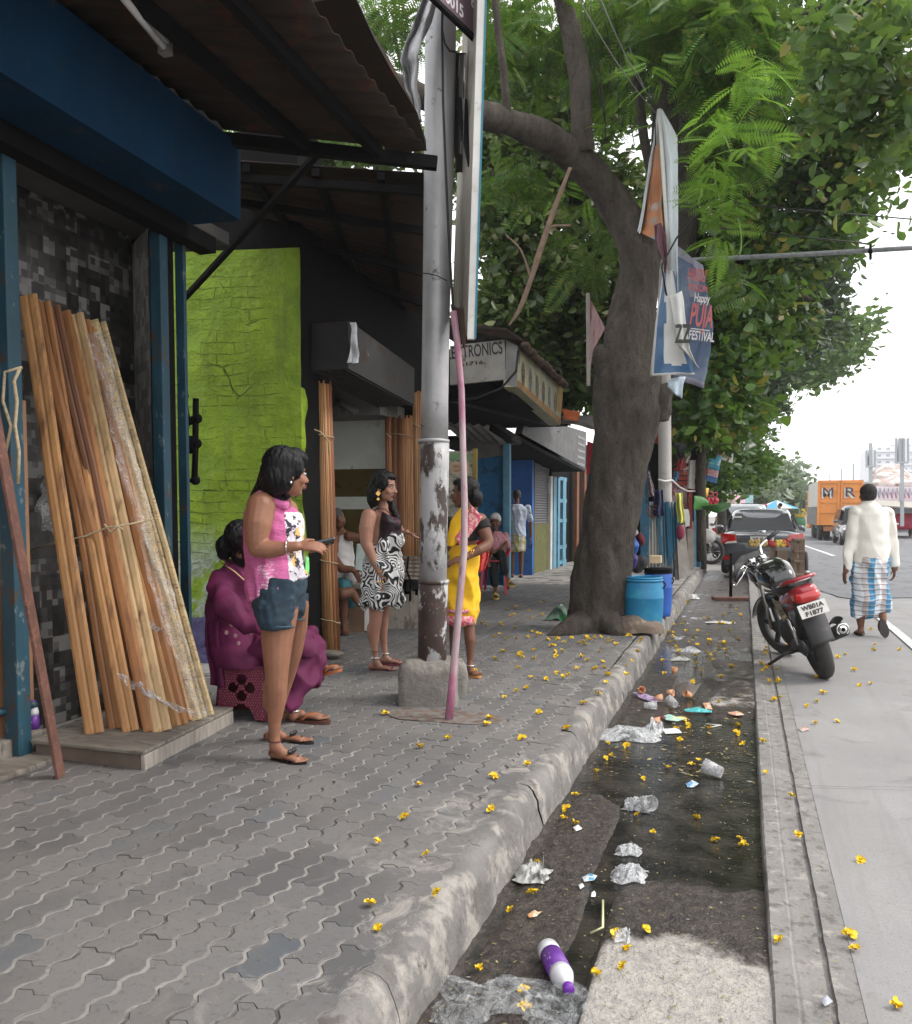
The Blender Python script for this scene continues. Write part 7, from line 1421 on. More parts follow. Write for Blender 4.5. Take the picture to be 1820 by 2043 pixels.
part('silencer_cap', MCHR, lambda m: (torus(m, B(-.222, -.19, .40), hd, .046, .008, 24, 8), m.tube([B(-.215, -.19, .40), B(-.235, -.19, .402)], [.042, .030], 18)))
part('silencer_hole', MBLK, lambda m: m.tube([B(-.23, -.19, .402), B(-.242, -.19, .403)], .016, 14))
part('heat_guard', MBPL, lambda m: m.grid(lambda u, v: B(.08 - .22 * v, -.19 + .05 * math.cos(u * 3), .37 + .09 * v + .04 * math.sin(u * 3)), 8, 8), thick=.006)
part('shock_absorber', MCHR, lambda m: (m.tube([B(.03, .12, .33), B(.14, .12, .66)], .018, 8), m.tube([B(.03, -.12, .33), B(.14, -.12, .66)], .018, 8)))
part('shock_spring', MGLR, lambda m: m.tube([B(.05 + .07 * t, -.12 + .028 * math.cos(t * 50), .40 + .2 * t) for t in np.linspace(0, 1, 60)] , .006, 5))
part('foot_peg', MBPL, lambda m: m.tube([B(.12, -.14, .30), B(.10, -.28, .30)], .014, 8)); part('foot_peg', MBPL, lambda m: m.tube([B(.16, .12, .26), B(.14, .26, .27)], .014, 8))
part('side_stand', MBPL, lambda m: (m.tube([B(.38, .10, .24), G(1530, 1331) + ZV * .012], .014, 8), m.ell(G(1530, 1331) + ZV * .012, (.03, .02, .012))))
part('fork', MCHR, lambda m: [m.tube([fc_ + fax * s_ * .085, B(1.02, -s_ * .085, .78), B(.97, -s_ * .085, .95)], .020, 10) for s_ in (-1, 1)])
part('front_mudguard', MGLB, lambda m: m.grid(lambda u, v: (lambda t: fc_ + ff_ * math.cos(t) * .335 + up_ * math.sin(t) * .335 + fax * (u - .5) * .13 - (ff_ * math.cos(t) + up_ * math.sin(t)) * .03 * (abs(u - .5) * 2) ** 2)(R(20) + v * R(150)), 6, 24), thick=.006)
part('headlight_cowl', MGLB, lambda m: S(m, [(.97, .03, .90, .07, .07, 0), (1.03, .03, .90, .12, .12, 0), (1.14, .03, .88, .12, .12, 0), (1.20, .04, .85, .07, .07, 0)]))
part('instrument', MCHR, lambda m: (m.ell(B(.98, .10, 1.0), .045), m.ell(B(.97, .0, 1.01), .04)))
hb0 = B(.95, 0, .99); Lh = (hd * -.45 + lf_ * .9).normalized()
part('handlebar', MCHR, lambda m: (m.tube([DP(1536, 1128, 8.2), DP(1524, 1120, 8.2), DP(1518, 1100, 8.25), DP(1516, 1090, 8.3), DP(1524, 1082, 8.3), DP(1532, 1075, 8.3)], .014, 10), m.tube([DP(1530, 1128, 8.2), DP(1508, 1147, 8.2), DP(1494, 1136, 8.15), DP(1483, 1130, 8.1), DP(1472, 1142, 8.05)], .014, 10)))
part('grip', MBPL, lambda m: m.tube([DP(1532, 1075, 8.3), DP(1553, 1059, 8.3)], .019, 10)); part('grip', MBPL, lambda m: m.tube([DP(1476, 1136, 8.05), DP(1468, 1160, 8.0)], .019, 10))
part('lever', MCHR, lambda m: m.tube([DP(1490, 1132, 8.0), DP(1480, 1152, 7.95), DP(1466, 1172, 7.9)], .006, 6)); part('lever_ball', MCHR, lambda m: m.ell(DP(1464, 1168, 7.9), .014))
part('mirror', MBPL, lambda m: m.plate([DP(1536, 1092, 8.45), DP(1512, 1098, 8.4), DP(1478, 1110, 8.3), DP(1466, 1126, 8.25), DP(1468, 1146, 8.2), DP(1475, 1146, 8.2), DP(1478, 1128, 8.25), DP(1496, 1118, 8.3), DP(1516, 1112, 8.4), DP(1538, 1102, 8.45)], FW * .03))
part('indicator', MBPL, lambda m: [m.ell(B(-.22, s_ * .17, .72), (.03, .02, .02)) for s_ in (1,)])
# ------------------------------------------------------------ cars
MGLS = M('car_glass', (.006, .008, .009), .2, .1, 3, bump=0, spec=.25)
def car(name, label, cat, o, yaw, W, Ln, Hh, paint, sedan=True, rear=True, plate=None, near=False):
    f_ = Vector((math.sin(yaw), math.cos(yaw), 0)); r_ = Vector((f_.y, -f_.x, 0)); T = thing(name, label, cat, o, None); w = W / 2
    C = lambda x, y, z: Vector(o) + r_ * x + f_ * y + ZV * z
    m = MB(); se_loft(m, [(C(0, y * Ln, (zb + zt_) / 2), r_ * w * ww, ZV * (zt_ - zb) / 2, pw) for y, ww, zb, zt_, pw in ((0, .80, .38, .72, .5), (.008, .94, .30, .90, .5), (.03, .98, .24, .96 if sedan else 1.0, .45), (.16, 1, .22, 1.0, .42), (.5, 1, .20, .96, .42), (.8, .99, .22, .90, .45), (.96, .92, .26, .78, .5), (1, .8, .36, .66, .5))], 40); m.build('body', paint, T)
    m = MB(); c0, c1, t0, t1 = (.12, .72, .27, .55) if sedan else (.015, .72, .06, .55)
    se_loft(m, [(C(0, (c0 + c1) / 2 * Ln, .90), r_ * w * .93, f_ * (c1 - c0) / 2 * Ln, .42), (C(0, (t0 * .9 + c0 * .1 + t1) / 2 * Ln, Hh * .93), r_ * w * .74, f_ * (t1 - t0 + .03) / 2 * Ln, .42), (C(0, (t0 + t1) / 2 * Ln, Hh * .985), r_ * w * .68, f_ * (t1 - t0 - .03) / 2 * Ln, .5), (C(0, (t0 + t1) / 2 * Ln, Hh), r_ * w * .5, f_ * (t1 - t0) / 3.2 * Ln, .6)], 40); m.build('cabin', paint, T)
    for (ya_, yb_, nm) in ((c0 * Ln, t0 * Ln, 'rear_window'), (c1 * Ln, t1 * Ln, 'windscreen')):
        s_ = -1 if nm == 'rear_window' else 1; q0, q1 = (.90, Hh * .93); lo = .12; hi = .93
        pts = [C(x * w, ya_ + (yb_ - ya_) * t + s_ * .022, q0 + (q1 - q0) * t + .02) for x, t in ((-.80, lo), (.80, lo), (.66, hi), (-.66, hi))]
        m = MB(); m.plate(pts, f_ * s_ * .01 + ZV * .01); m.build(nm, MGLS, T)
    for sx in (-1, 1):
        m = MB(); m.plate([C(sx * w * (.945), (c0 + .05) * Ln, .98), C(sx * w * .945, (c1 - .08) * Ln, .98), C(sx * w * .79, (t1 + .0) * Ln, Hh * .90), C(sx * w * .79, (t0 + .03) * Ln, Hh * .90)], r_ * sx * .012); m.build('side_window', MGLS, T)
        if rear:
            m = MB(); m.plate([C(sx * w * .99, -.01, .70), C(sx * w * .60, -.035, .72), C(sx * w * .64, -.03, .90), C(sx * w * .985, .02, .93)], f_ * .05); tl = m.build('tail_light', MLAMP, T, bevel=.01)
            m = MB(); m.plate([C(sx * w * .90, -.045, .70), C(sx * w * .60, -.05, .72), C(sx * w * .62, -.05, .765), C(sx * w * .86, -.045, .74)], f_ * .02); m.build('reverse_lens', MWHITE, tl)
            m = MB(); m.plate([C(sx * w * .95, -.02, .36), C(sx * w * .72, -.045, .35), C(sx * w * .72, -.045, .43), C(sx * w * .95, -.02, .44)], f_ * .03); m.build('reflector', MLAMP, T)
        else:
            m = MB(); m.ell(C(sx * w * .76, Ln * .985, .66), (.16, .10, .09)); m.build('headlight', MCHR, T)
        m = MB(); m.ell(C(sx * (w + .09), .66 * Ln, 1.0), (.09, .07, .07)); m.build('mirror', paint, T)
        for y in (.17, .82):
            m = MB(); c = C(sx * (w - .10), y * Ln, .30); torus(m, c, r_, .225, .075, 26, 8, 1.25); wl = m.build('wheel', MTYRE, T); m = MB(); m.tube([c - r_ * .085, c + r_ * .085], .17, 16); m.build('rim', MSTEEL, wl)
    m = MB(); m.box((0, 0, 0), (0, 0, 0)) if 0 else m.plate([C(-w * .9, .0 if rear else Ln, .24), C(w * .9, .0 if rear else Ln, .24), C(w * .9, .0 if rear else Ln, .34), C(-w * .9, .0 if rear else Ln, .34)], f_ * (.06 if rear else -.06)); m.build('bumper_skirt', MBPL, T)
    if plate:
        y_ = -.05; m = MB(); m.plate([C(-.24, y_, .76), C(.24, y_, .76), C(.24, y_, .86), C(-.24, y_, .86)], f_ * .01); pl_ = m.build('number_plate', MPLT, T); text(plate, C(-.20, y_ - .004, .78), r_, ZV, .06, MLET, pl_, width=.4, bold=.02)
        m = MB(); m.bar(C(-w * .62, -.045, .90), C(w * .62, -.045, .90), .03, .03); m.build('chrome_strip', MCHR, T); m = MB(); m.ell(C(0, -.03, .965), (.07, .02, .03)); m.build('badge', MCHR, T)
        m = MB(); m.bar(C(.12, .34 * Ln, Hh), C(.12, .33 * Ln, Hh + .18), .008, .008); m.build('aerial', MBPL, T)
        m = MB(); m.plate([C(-w * .72, c0 * Ln + .36 * (t0 - c0) * Ln * 2 - .06, 1.28 - .02), C(-w * .5, c0 * Ln + .36 * (t0 - c0) * Ln * 2 - .06, 1.275 - .02), C(-w * .5, c0 * Ln + .36 * (t0 - c0) * Ln * 2 - .055, 1.29), C(-w * .72, c0 * Ln + .36 * (t0 - c0) * Ln * 2 - .055, 1.29)], -f_ * .01); m.build('window_sticker', MPLT, T)
    return T
cb = G(1519, 1150); cw = 1.70
car('parked_car', 'dark grey sedan parked rear on beside the stalls', 'car', (cb.x, cb.y, 0), 0, cw, 4.4, 1.46, M('grey_car_paint', (.055, .06, .07), .3, .1, 3, bump=0, coat=1), plate='WB 20 1336')
c2 = DP(1482, 1100, 25.5); car('parked_suv', 'silver grey high car parked ahead of the dark sedan, its roof showing on the left', 'car', (c2.x, c2.y, 0), 0, 1.75, 4.2, 1.62, M('silver_car_paint', (.26, .28, .30), .3, .1, 3, bump=0, coat=1), sedan=False)
c3 = DP(1726, 1086, 36); car('dark_car', 'dark car with pale roof half hidden behind the walking man', 'car', (c3.x, c3.y + 4.2, 0), math.pi, 1.85, 4.3, 1.68, M('dark_green_paint', (.05, .06, .065), .3, .1, 3, bump=0, coat=1), sedan=False, rear=False)
# truck
T = thing('truck', 'orange container truck seen from behind, lettered M R, with slatted grey canvas side', 'truck', Vector((4.3, DP(1677, 1082, 42).y, 0)))
yk = T.location.y; tx0, tx1 = AY(1631, 1000, yk).x, AY(1722, 1000, yk).x; tz0, tz1 = AY(1677, 1048, yk).z, AY(1677, 958, yk).z; TL = 6.4
MORG = M('truck_orange', (.66, .25, .055), .55, .15, 1, (.42, .13, .04), (.6, .72), 2.5, .15); MCAN = M('grey_canvas', (.42, .41, .38), .85, .15, .8)
m = MB(); m.box((tx0, yk, tz0), (tx1, yk + .06, tz1)); m.build('rear_doors', MORG, T)
for nm, a, b_ in (('frame_post', tx0, tx0 + .10), ('frame_post', tx1 - .10, tx1), ('door_edge', (tx0 + tx1) / 2 - .10, (tx0 + tx1) / 2 - .03), ('door_edge', (tx0 + tx1) / 2 + .03, (tx0 + tx1) / 2 + .10)): m = MB(); m.box((a, yk - .06, tz0), (b_, yk - .002, tz1)); m.build(nm, MORG, T)
hh = tz1 - tz0
for t in (.0, .27, .5, .76, .93): 
    for xa, xb in ((tx0 + .12, (tx0 + tx1) / 2 - .12), ((tx0 + tx1) / 2 + .12, tx1 - .12)): m = MB(); m.box((xa, yk - .045, tz0 + t * hh), (xb, yk - .002, tz0 + t * hh + .07)); m.build('door_rib', MORG, T)
MDKP = M('dark_stencil', (.04, .045, .07), .7, bump=0)
for s_, u in (('M', 1642), ('R', 1687)):
    o_ = AY(u, 991, yk - .05); text(s_, o_ + Vector((-.05, 0, -.05)), (1, 0, 0), ZV, .46, MWHITE, T, width=.46, bold=.03); text(s_, o_ - Vector((0, .02, 0)), (1, 0, 0), ZV, .44, MDKP, T, width=.44, bold=.0)
m = MB(); m.box((tx0, yk + .07, tz0 + .85), (tx1, yk + TL, tz1 - .04)); m.build('canvas', MCAN, T)
m = MB(); m.box((tx0 + .02, yk + .08, tz0), (tx1 - .02, yk + TL, tz0 + .84)); m.build('side_boards', M('slate_boards', (.30, .28, .24), .8, bump=.2), T)
for k in range(16): m = MB(); y_ = yk + .15 + k * .39; m.box((tx0 - .05, y_, tz0), (tx0 + .0, y_ + .16, tz0 + .9)); m.build('stake', MGREY, T)
m = MB(); m.box((tx0 + .2, yk + .2, .55), (tx1 - .2, yk + TL + 1.4, tz0 - .02)); m.build('chassis', MBPL, T); m = MB(); m.box((tx0 + .05, yk + TL + .15, .5), (tx1 - .05, yk + TL + 1.9, tz1 - .3)); m.build('cab', MORG, T, bevel=.08)
for x in (tx0 + .22, tx0 + .52, tx1 - .22, tx1 - .52):
    for y_ in (.9, 4.6): m = MB(); torus(m, Vector((x, yk + y_, .46)), (1, 0, 0), .33, .13, 22, 8, 1); m.tube([(x - .06, yk + y_, .46), (x + .06, yk + y_, .46)], .2, 14); m.build('wheel', MTYRE, T)
m = MB(); m.box((tx0 + .3, yk + .02, tz0 - .28), (tx1 - .3, yk + .08, tz0 - .05)); m.build('under_guard', M('rusty_orange', (.35, .15, .06), .8), T)
m = MB(); m.box((tx0 - .22, yk + TL + 1.2, 1.6), (tx0 - .08, yk + TL + 1.3, 2.1)); m.build('wing_mirror', MBPL, T)
# autorickshaw
o_ = DP(1588, 1056, 62); T = thing('autorickshaw', 'yellow and green autorickshaw left of the orange truck', 'autorickshaw', (o_.x, o_.y, 0)); X, Y = o_.x, o_.y
m = MB(); se_loft(m, [(Vector((X, Y + y, .65)), Vector((w_, 0, 0)), ZV * h, .5) for y, w_, h in ((0, .6, .4), (.1, .65, .45), (1.6, .6, .45), (2.4, .3, .35))]); m.build('body', M('rickshaw_green', (.05, .2, .08), .5), T)
m = MB(); se_loft(m, [(Vector((X, Y + y, 1.35)), Vector((w_, 0, 0)), ZV * h, .5) for y, w_, h in ((0, .6, .35), (.05, .66, .38), (1.7, .62, .38), (1.9, .5, .3))]); m.build('hood', M('rickshaw_yellow', (.8, .52, .04), .6), T)
m = MB(); m.box((X - .35, Y - .03, 1.3), (X + .35, Y + .01, 1.5)); m.build('rear_window', MGLS, T); m = MB(); m.box((X - .5, Y - .02, 1.62), (X + .5, Y + .01, 1.78)); m.build('white_band', MWHITE, T)
for x, y in ((-.55, .4), (.55, .4), (0, 2.2)): m = MB(); torus(m, Vector((X + x, Y + y, .25)), (1, 0, 0), .18, .07, 18, 8); m.build('wheel', MTYRE, T)
# red tempo
o_ = DP(1808, 1068, 47); T = thing('red_van', 'red goods van at the right edge of the picture', 'van', (o_.x, o_.y, 0)); X, Y = o_.x, o_.y; mr = M('van_red', (.45, .015, .06), .5, .2, 1)
m = MB(); m.box((X - 1.0, Y + .9, .5), (X + 1.0, Y + 4.2, 1.95)); m.build('cargo_box', mr, T, bevel=.05)
m = MB(); se_loft(m, [(Vector((X, Y + y, zc)), Vector((w_, 0, 0)), ZV * h, .45) for y, w_, zc, h in ((0, .6, .75, .25), (.1, .72, .85, .4), (.5, .75, 1.1, .65), (.95, .75, 1.15, .7))]); m.build('cab', mr, T)
m = MB(); m.plate([(X - .6, Y + .10, 1.15), (X + .6, Y + .10, 1.15), (X + .55, Y + .38, 1.68), (X - .55, Y + .38, 1.68)], (0, -.03, 0)); m.build('windscreen', M('pale_glass', (.5, .55, .6), .1, bump=0), T)
for x, y in ((-.75, 3.4), (.75, 3.4), (-.55, .6), (.55, .6)): m = MB(); torus(m, Vector((X + x, Y + y, .27)), (1, 0, 0), .19, .08, 18, 8); m.build('wheel', MTYRE, T)
m = MB(); m.ell((X - .45, Y + .02, .75), (.1, .05, .1)); m.build('headlight', MCHR, T)
# cargo tricycle between car and motorbike
T = thing('cargo_tricycle', 'wooden slatted cargo tricycle with marigold garlands behind the parked car', 'cart', DP(1560, 1150, 11.6)); mw = M('worn_cart_wood', (.17, .12, .085), .85, .3, 5, (.3, .27, .24), (.58, .68), 9, .4)
def q(u, v, d=11.6): return DP(u, v, d)
def pc(nm, mt, *bars): m = MB(); [m.bar(a, b_, w_, h) for a, b_, w_, h in bars]; return m.build(nm, mt, T)
for u, d in ((1584, 11.5), (1600, 11.5), (1590, 12.9)): pc('post', mw, (q(u, 1075, d), q(u, 1160, d), .07, .05))
for v in (1076, 1100, 1120, 1146): pc('side_slat', mw, (q(1583, v, 11.45), q(1602, v, 11.45), .04, .025)); 
for k in range(3): pc('deck_slat', mw, (q(1545, 1124 + k * 6, 11.6 + .02 * k), q(1596, 1124 + k * 6, 11.6 + .02 * k), .09, .03))
pc('front_rail', MBPL, (q(1478, 1080), q(1600, 1082), .03, .03)); pc('seat_post', mw, (q(1538, 1086), q(1536, 1150), .12, .05)); pc('box', mw, (q(1546, 1108), q(1568, 1108), .16, .14))
m = MB(); torus(m, q(1607, 1142, 12.1), (1, 0, 0), .27, .022, 30, 8); m.build('wheel', MTYRE, T); m = MB(); torus(m, q(1541, 1140, 11.7), RT * .5 + FW, .27, .02, 30, 8); m.build('wheel', MTYRE, T); m = MB(); m.tube([q(1604, 1141), q(1616, 1142)], .02, 8); m.build('axle', MSTEEL, T)
for u0, c_ in ((1500, 'm'), (1512, 'm'), (1524, 'm'), (1541, 'r'), (1552, 'y'), (1560, 'y'), (1568, 'r')):
    m = MB(); [m.ell(wob(q(u0 + random.uniform(-5, 5), 1082 + random.uniform(-4, 6), 11.5), 9, .02), .028, None, 8, 6) for _ in range(7)]; m.build('garland', {'m': M('marigold_brown', (.36, .24, .08), .8), 'r': M('garland_red', (.35, .04, .04), .8), 'y': M('garland_gold', (.5, .34, .06), .8)}[c_], T)
# ------------------------------------------------------------ drums, sack, stalls
def drum(label, u, v, d, w_px, h_px, mat, lid=None, taper=.93):
    T = thing('plastic_drum', label, 'drum', DP(u, v, d), 'plastic drums at the tree'); k = d / F0; c = DP(u, v, d); c.z = PAVE; r = w_px * k / 2; h = h_px * k
    m = MB(); m.loft([(c + ZV * h * t, Vector((r * s, 0, 0)), Vector((0, r * s, 0))) for t, s in ((0, .86), (.03, .92), (.1, .95), (.3, 1), (.62, 1.02), (.635, 1.035), (.65, 1.02), (.86, .99), (.93, .93), (.95, .92))], 36); m.build('shell', mat, T)
    m = MB(); torus(m, c + ZV * h * .955, (0, 0, 1), r * .93, .014, 40, 8); torus(m, c + ZV * h * 1.0, (0, 0, 1), r * .90, .012, 40, 8); m.build('rim', mat if not lid else lid, T)
    if not lid: m = MB(); m.loft([(c + ZV * h * 1.0, Vector((r * .9, 0, 0)), Vector((0, r * .9, 0))), (c + ZV * h * .8, Vector((r * .88, 0, 0)), Vector((0, r * .88, 0)))], 36, False); m.build('mouth', M('drum_inside', (.02, .16, .24), .6), T)
    else: m = MB(); m.loft([(c + ZV * h * 1.0, Vector((r * 1.02, 0, 0)), Vector((0, r * 1.02, 0))), (c + ZV * h * 1.04, Vector((r * 1.0, 0, 0)), Vector((0, r * 1.0, 0)))], 36); m.build('lid', lid, T)
    m = MB(); m.tube([DP(u + w_px * .52, v - h_px * .80, d - .1), DP(u + w_px * .58, v - h_px * .74, d - .1), DP(u + w_px * .52, v - h_px * .66, d - .1)], .008, 6); m.build('handle', MDARK, T); return T
MTQ = M('turquoise_drum', (.02, .22, .42), .5, .15, 3, (.05, .30, .40), (.55, .7), 6, .1, col3=(.25, .3, .3), th3=(.66, .74), s3=8); MCB = M('cobalt_drum', (.02, .10, .42), .5, .15, 3, (.05, .2, .4), (.6, .7), 7, .1)
drum('open turquoise plastic drum beside the big tree trunk', 1284, 1246, GD(1262, PAVE) + .1, 76, 108, MTQ); drum('darker blue drum with black lid, behind the turquoise one', 1312, 1226, 10.4, 56, 92, MCB, MDARK)
m = MB(); b0 = DP(1308, 1124, 10.4); m.box((b0.x - .07, b0.y - .05, b0.z), (b0.x + .07, b0.y + .05, b0.z + .095)); one('cream_tub', 'small cream plastic tub standing on the black drum lid', 'tub', m, M('cream_plastic', (.66, .50, .32), .6), bevel=.008)
m = MB(); c = G(1262, 1262, PAVE)
def sf(u, v): t = u * 6.283; p = v; rr = .26 * math.sin(min(1, p) * 1.5708); return wob(wob((c.x + math.cos(t) * rr * 1.3, c.y + math.sin(t) * rr * .9, PAVE + .17 * (1 - p ** 2.2)), 5, .05), 14, .015)
m.grid(sf, 36, 14); one('old_sack', 'dusty brown sack slumped against the tree foot and drum', 'sack', m, M('dusty_sack', (.15, .115, .09), .9, .35, 4, (.28, .22, .17), (.55, .65), 12, .8, 18, bd=.02))
m = MB(); c = G(1118, 1236, PAVE); m.grid(lambda u, v: wob((c.x + (u - .5) * .34, c.y + (v - .5) * .3, PAVE + .16 * math.sin(u * 3.14) * math.sin(v * 3.14)), 9, .05), 14, 14); one('green_bag', 'crumpled clear and green plastic bag left of the tree roots', 'bag', m, M('green_clear_bag', (.10, .16, .12), .25, .5, 9, (.01, .22, .06), (.56, .6), 5, .5, 20))
def pq(u, v, d): return DP(u, v, d)
def panel(name, label, cat, pts, d, mat, th=.03, group=None, parent=None, bars=0):
    m = MB(); P_ = [pq(a, b_, d + (dd[0] if dd else 0)) for a, b_, *dd in pts]; m.plate(P_, FW * th)
    return m.build(name, mat, parent) if parent else one(name, label, cat, m, mat, group)
MBWP = M('peeling_blue_white_tin', (.40, .39, .36), .75, .15, 4, (.03, .17, .27), (.49, .53), 3.5, .5, 30, stretch=(2.2, 2.2, .35), col3=(.24, .2, .17), th3=(.58, .62), s3=8)
MDBW = M('deep_blue_boards', (.025, .12, .20), .7, .3, 4, (.3, .3, .3), (.64, .68), 7, .4)
for k, (pts, lab) in enumerate([([(1293, 1122), (1318, 1125), (1312, 1001), (1296, 1001)], 'left peeling blue and white tin panel behind the drums'), ([(1318, 1125), (1336, 1127), (1330, 1001), (1312, 1001)], 'middle peeling blue and white tin panel behind the drums'), ([(1336, 1127), (1354, 1125), (1350, 1001), (1330, 1001)], 'right peeling blue and white tin panel behind the drums')]):
    T = thing('leaning_tin', lab, 'panel', pq(pts[0][0], 1125, 10.6), 'tin panels of the stall'); A, Bq, Cq, Dq = [pq(a, b_, 10.62 + .05 * k) for a, b_ in pts]
    A.z = min(A.z, PAVE + .25); m = MB(); m.grid(lambda u, v: (lambda p: p - FW * .014 * math.sin(u * 22))((A.lerp(Bq, u)).lerp(Dq.lerp(Cq, u), v)), 30, 4); m.build('sheet', MBWP, T, thick=.006)
    m = MB(); m.bar(Bq - FW * .03, Cq - FW * .03, .035, .035); m.build('batten', MDBW, T)
S5 = thing('street_stall', 'cluttered pavement stall of blue boards, bricks, tarpaulin and posters beyond the drums', 'stall', pq(1330, 1130, 12))
def sp(name, pts, d, mat, th=.04): panel(name, None, None, pts, d, mat, th, parent=S5)
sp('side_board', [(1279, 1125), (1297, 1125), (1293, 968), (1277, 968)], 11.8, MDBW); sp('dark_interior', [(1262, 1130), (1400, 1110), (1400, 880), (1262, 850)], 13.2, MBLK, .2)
m = MB(); m.bar(pq(1291, 1005, 11.3), pq(1290, 866, 11.3), .035, .035, FW); m.build('blue_upright', MPOST, S5)
MBRK = M('painted_brick', (.32, .06, .045), .8, .3, 5, (.5, .42, .4), (.55, .62), 5, .5, 30)
for r in range(5): sp('red_brick', [(1345, 968 - r * 10), (1374 - r * 1.0, 968 - r * 10), (1376, 960 - r * 10), (1350 + r, 960 - r * 10)], 12.2 + .02 * r, MBRK, .15)
sp('white_post', [(1374, 974), (1386, 976), (1388, 918), (1378, 918)], 12.1, MWHITE, .08); sp('poster_wall', [(1340, 1040), (1374, 1040), (1376, 960), (1340, 960)], 12.3, M('pink_torn_poster', (.42, .30, .32), .8, .3, 6, (.28, .07, .08), (.52, .56), 9), .08)
sp('brick_pillar', [(1374, 1055), (1381, 1055), (1382, 975), (1375, 975)], 12.2, MBRK, .1); sp('blue_post', [(1384, 1132), (1399, 1132), (1398, 1018), (1385, 1018)], 12.6, MLB, .12)
sp('blue_post_side', [(1391, 1132), (1398, 1132), (1398, 1018), (1392, 1018)], 12.5, MPOST, .03); sp('poster', [(1345, 958), (1362, 956), (1360, 900), (1347, 905)], 12.4, M('teal_poster', (.08, .3, .34), .8, .5, 10, (.5, .5, .48), (.55, .6), 9), .02)
sp('lower_wall', [(1345, 1150), (1385, 1135), (1384, 1040), (1350, 1040)], 12.5, M('grimy_panel', (.33, .28, .25), .85, .3, 6, (.25, .08, .07), (.6, .65), 7), .1)
def drape(name, label, cat, fn, mat, nu=14, nv=14, amp=.03, s=6, d0=11, thick=.006, parent=None, group=None):
    m = MB(); m.grid(lambda u, v: wob(fn(u, v), s, amp), nu, nv); return m.build(name, mat, parent, thick=thick) if parent else one(name, label, cat, m, mat, group, thick=thick)
MTRP = M('grey_black_tarp', (.11, .11, .115), .7, .4, 4, (.25, .25, .25), (.6, .7), 7, .5, 18)
drape('tarpaulin', 'dark grey tarpaulin canopy sagging right of the white pole', 'tarpaulin', lambda u, v: pq(1338 + u * 70, 868 + 10 * math.sin(u * 6) + v * (24 + 14 * math.sin(u * 4)), 12.2 - .5 * v + .2 * math.sin(u * 7)), MTRP, 18, 10, .05)
drape('tarpaulin', 'pale ragged tarpaulin edge between tree trunk and white pole', 'tarpaulin', lambda u, v: pq(1290 + u * 44, 838 + u * 18 + v * 14, 11.6 - .4 * v), M('dusty_tarp', (.26, .23, .2), .85, .3, 5), 12, 6, .03)
m = MB(); c = pq(1317, 872, 11.1); m.ell(c, (.105, .105, .095), None, 20, 12); T = thing('orange_pot', 'round orange terracotta pot hanging beside the white pole', 'pot', c); m.build('bowl', M('orange_clay', (.40, .085, .03), .5, .2, 6), T); m = MB(); torus(m, c + ZV * .075, (0, 0, 1), .07, .012, 24, 8); m.build('rim', M('orange_clay', (.4, .08, .03)), T)
drape('navy_cloth', 'navy blue cloth hanging over the blue tin panels', 'cloth', lambda u, v: pq(1305 + u * (16 + 6 * v) - 8 * abs(.5 - v) * (1 - u), 976 + v * 58 * (1 - .25 * abs(u - .5)), 10.5 + .05 * math.sin(u * 9)), M('navy_cloth', (.02, .025, .075), .85))
drape('yellow_rag', 'pale yellow green rag hanging right of the navy cloth', 'cloth', lambda u, v: pq(1346 + u * 13 + v * 9, 983 + v * 60, 10.5 + .04 * math.sin(u * 9)), M('lime_rag', (.55, .55, .14), .8))
drape('patterned_shawl', 'small patterned shawl hung on the blue upright', 'cloth', lambda u, v: pq(1293 + u * (6 + 10 * v), 940 + v * 50, 11.35 + .03 * math.sin(u * 9)), M('pattern_shawl', (.4, .33, .33), .85, .3, 20, (.15, .04, .08), (.5, .55), 40))
drape('white_apron', 'white cloth hanging beside the yellow green rag', 'cloth', lambda u, v: pq(1364 + u * 10 + v * 4, 1016 + v * 36, 11.6), MWHITE)
m = MB(); m.plate([pq(1355, 1155, 10.6), pq(1378, 1148, 10.6), pq(1366, 1046, 10.7), pq(1350, 1050, 10.7)], FW * .03); one('pale_plank', 'pale worn plank leaning by the brick pillar', 'plank', m, MPLYE)
m = MB(); m.plate([pq(1348, 1158, 10.65), pq(1356, 1157, 10.65), pq(1350, 1052, 10.75), pq(1343, 1054, 10.75)], FW * .04); one('dark_plank', 'dark narrow plank left of the pale leaning one', 'plank', m, MPLY)
m = MB(); m.ell(pq(1358, 1062, 10.5), (.05, .05, .09)); one('maroon_pouch', 'small maroon cloth pouch hung on the pale plank', 'pouch', m, M('maroon_cloth', (.2, .02, .05), .8))
m = MB(); torus(m, pq(1303, 1020, 10.5), FW, .07, .008, 20, 6); torus(m, pq(1306, 1023, 10.5), FW, .045, .008, 20, 6); one('wire_coil', 'coil of dark wire hooked on the tin panel', 'coil', m, MRUST)
m = MB(); m.tube([pq(1314, 957, 10.6), pq(1327, 960, 10.65), pq(1341, 958, 10.8), pq(1356, 972, 11.4), pq(1372, 980, 11.8), pq(1387, 980, 12)], .012, 6); one('white_rope', 'white rope tied round the white pole and slung to the right', 'rope', m, MWHITE)
sg = M('yellow_sign_paint', (.62, .52, .04), .7, .2, 4, (.1, .09, .04), (.62, .66), 9)
T = thing('yellow_sign', 'dirty yellow lettered sign behind the trunk above the blue bag', 'sign', pq(1270, 1030, 12)); m = MB(); m.plate([pq(1256, 1032, 12), pq(1282, 1032, 12), pq(1282, 988, 12), pq(1256, 988, 12)], FW * .03); m.build('board', sg, T)
for a, b_ in (((1262, 1000), (1276, 1000)), ((1276, 1000), (1276, 1008)), ((1262, 1016), (1278, 1022))): m = MB(); m.bar(pq(*a, 11.98), pq(*b_, 11.98), .02, .03); m.build('letter_stroke', MDARK, T)
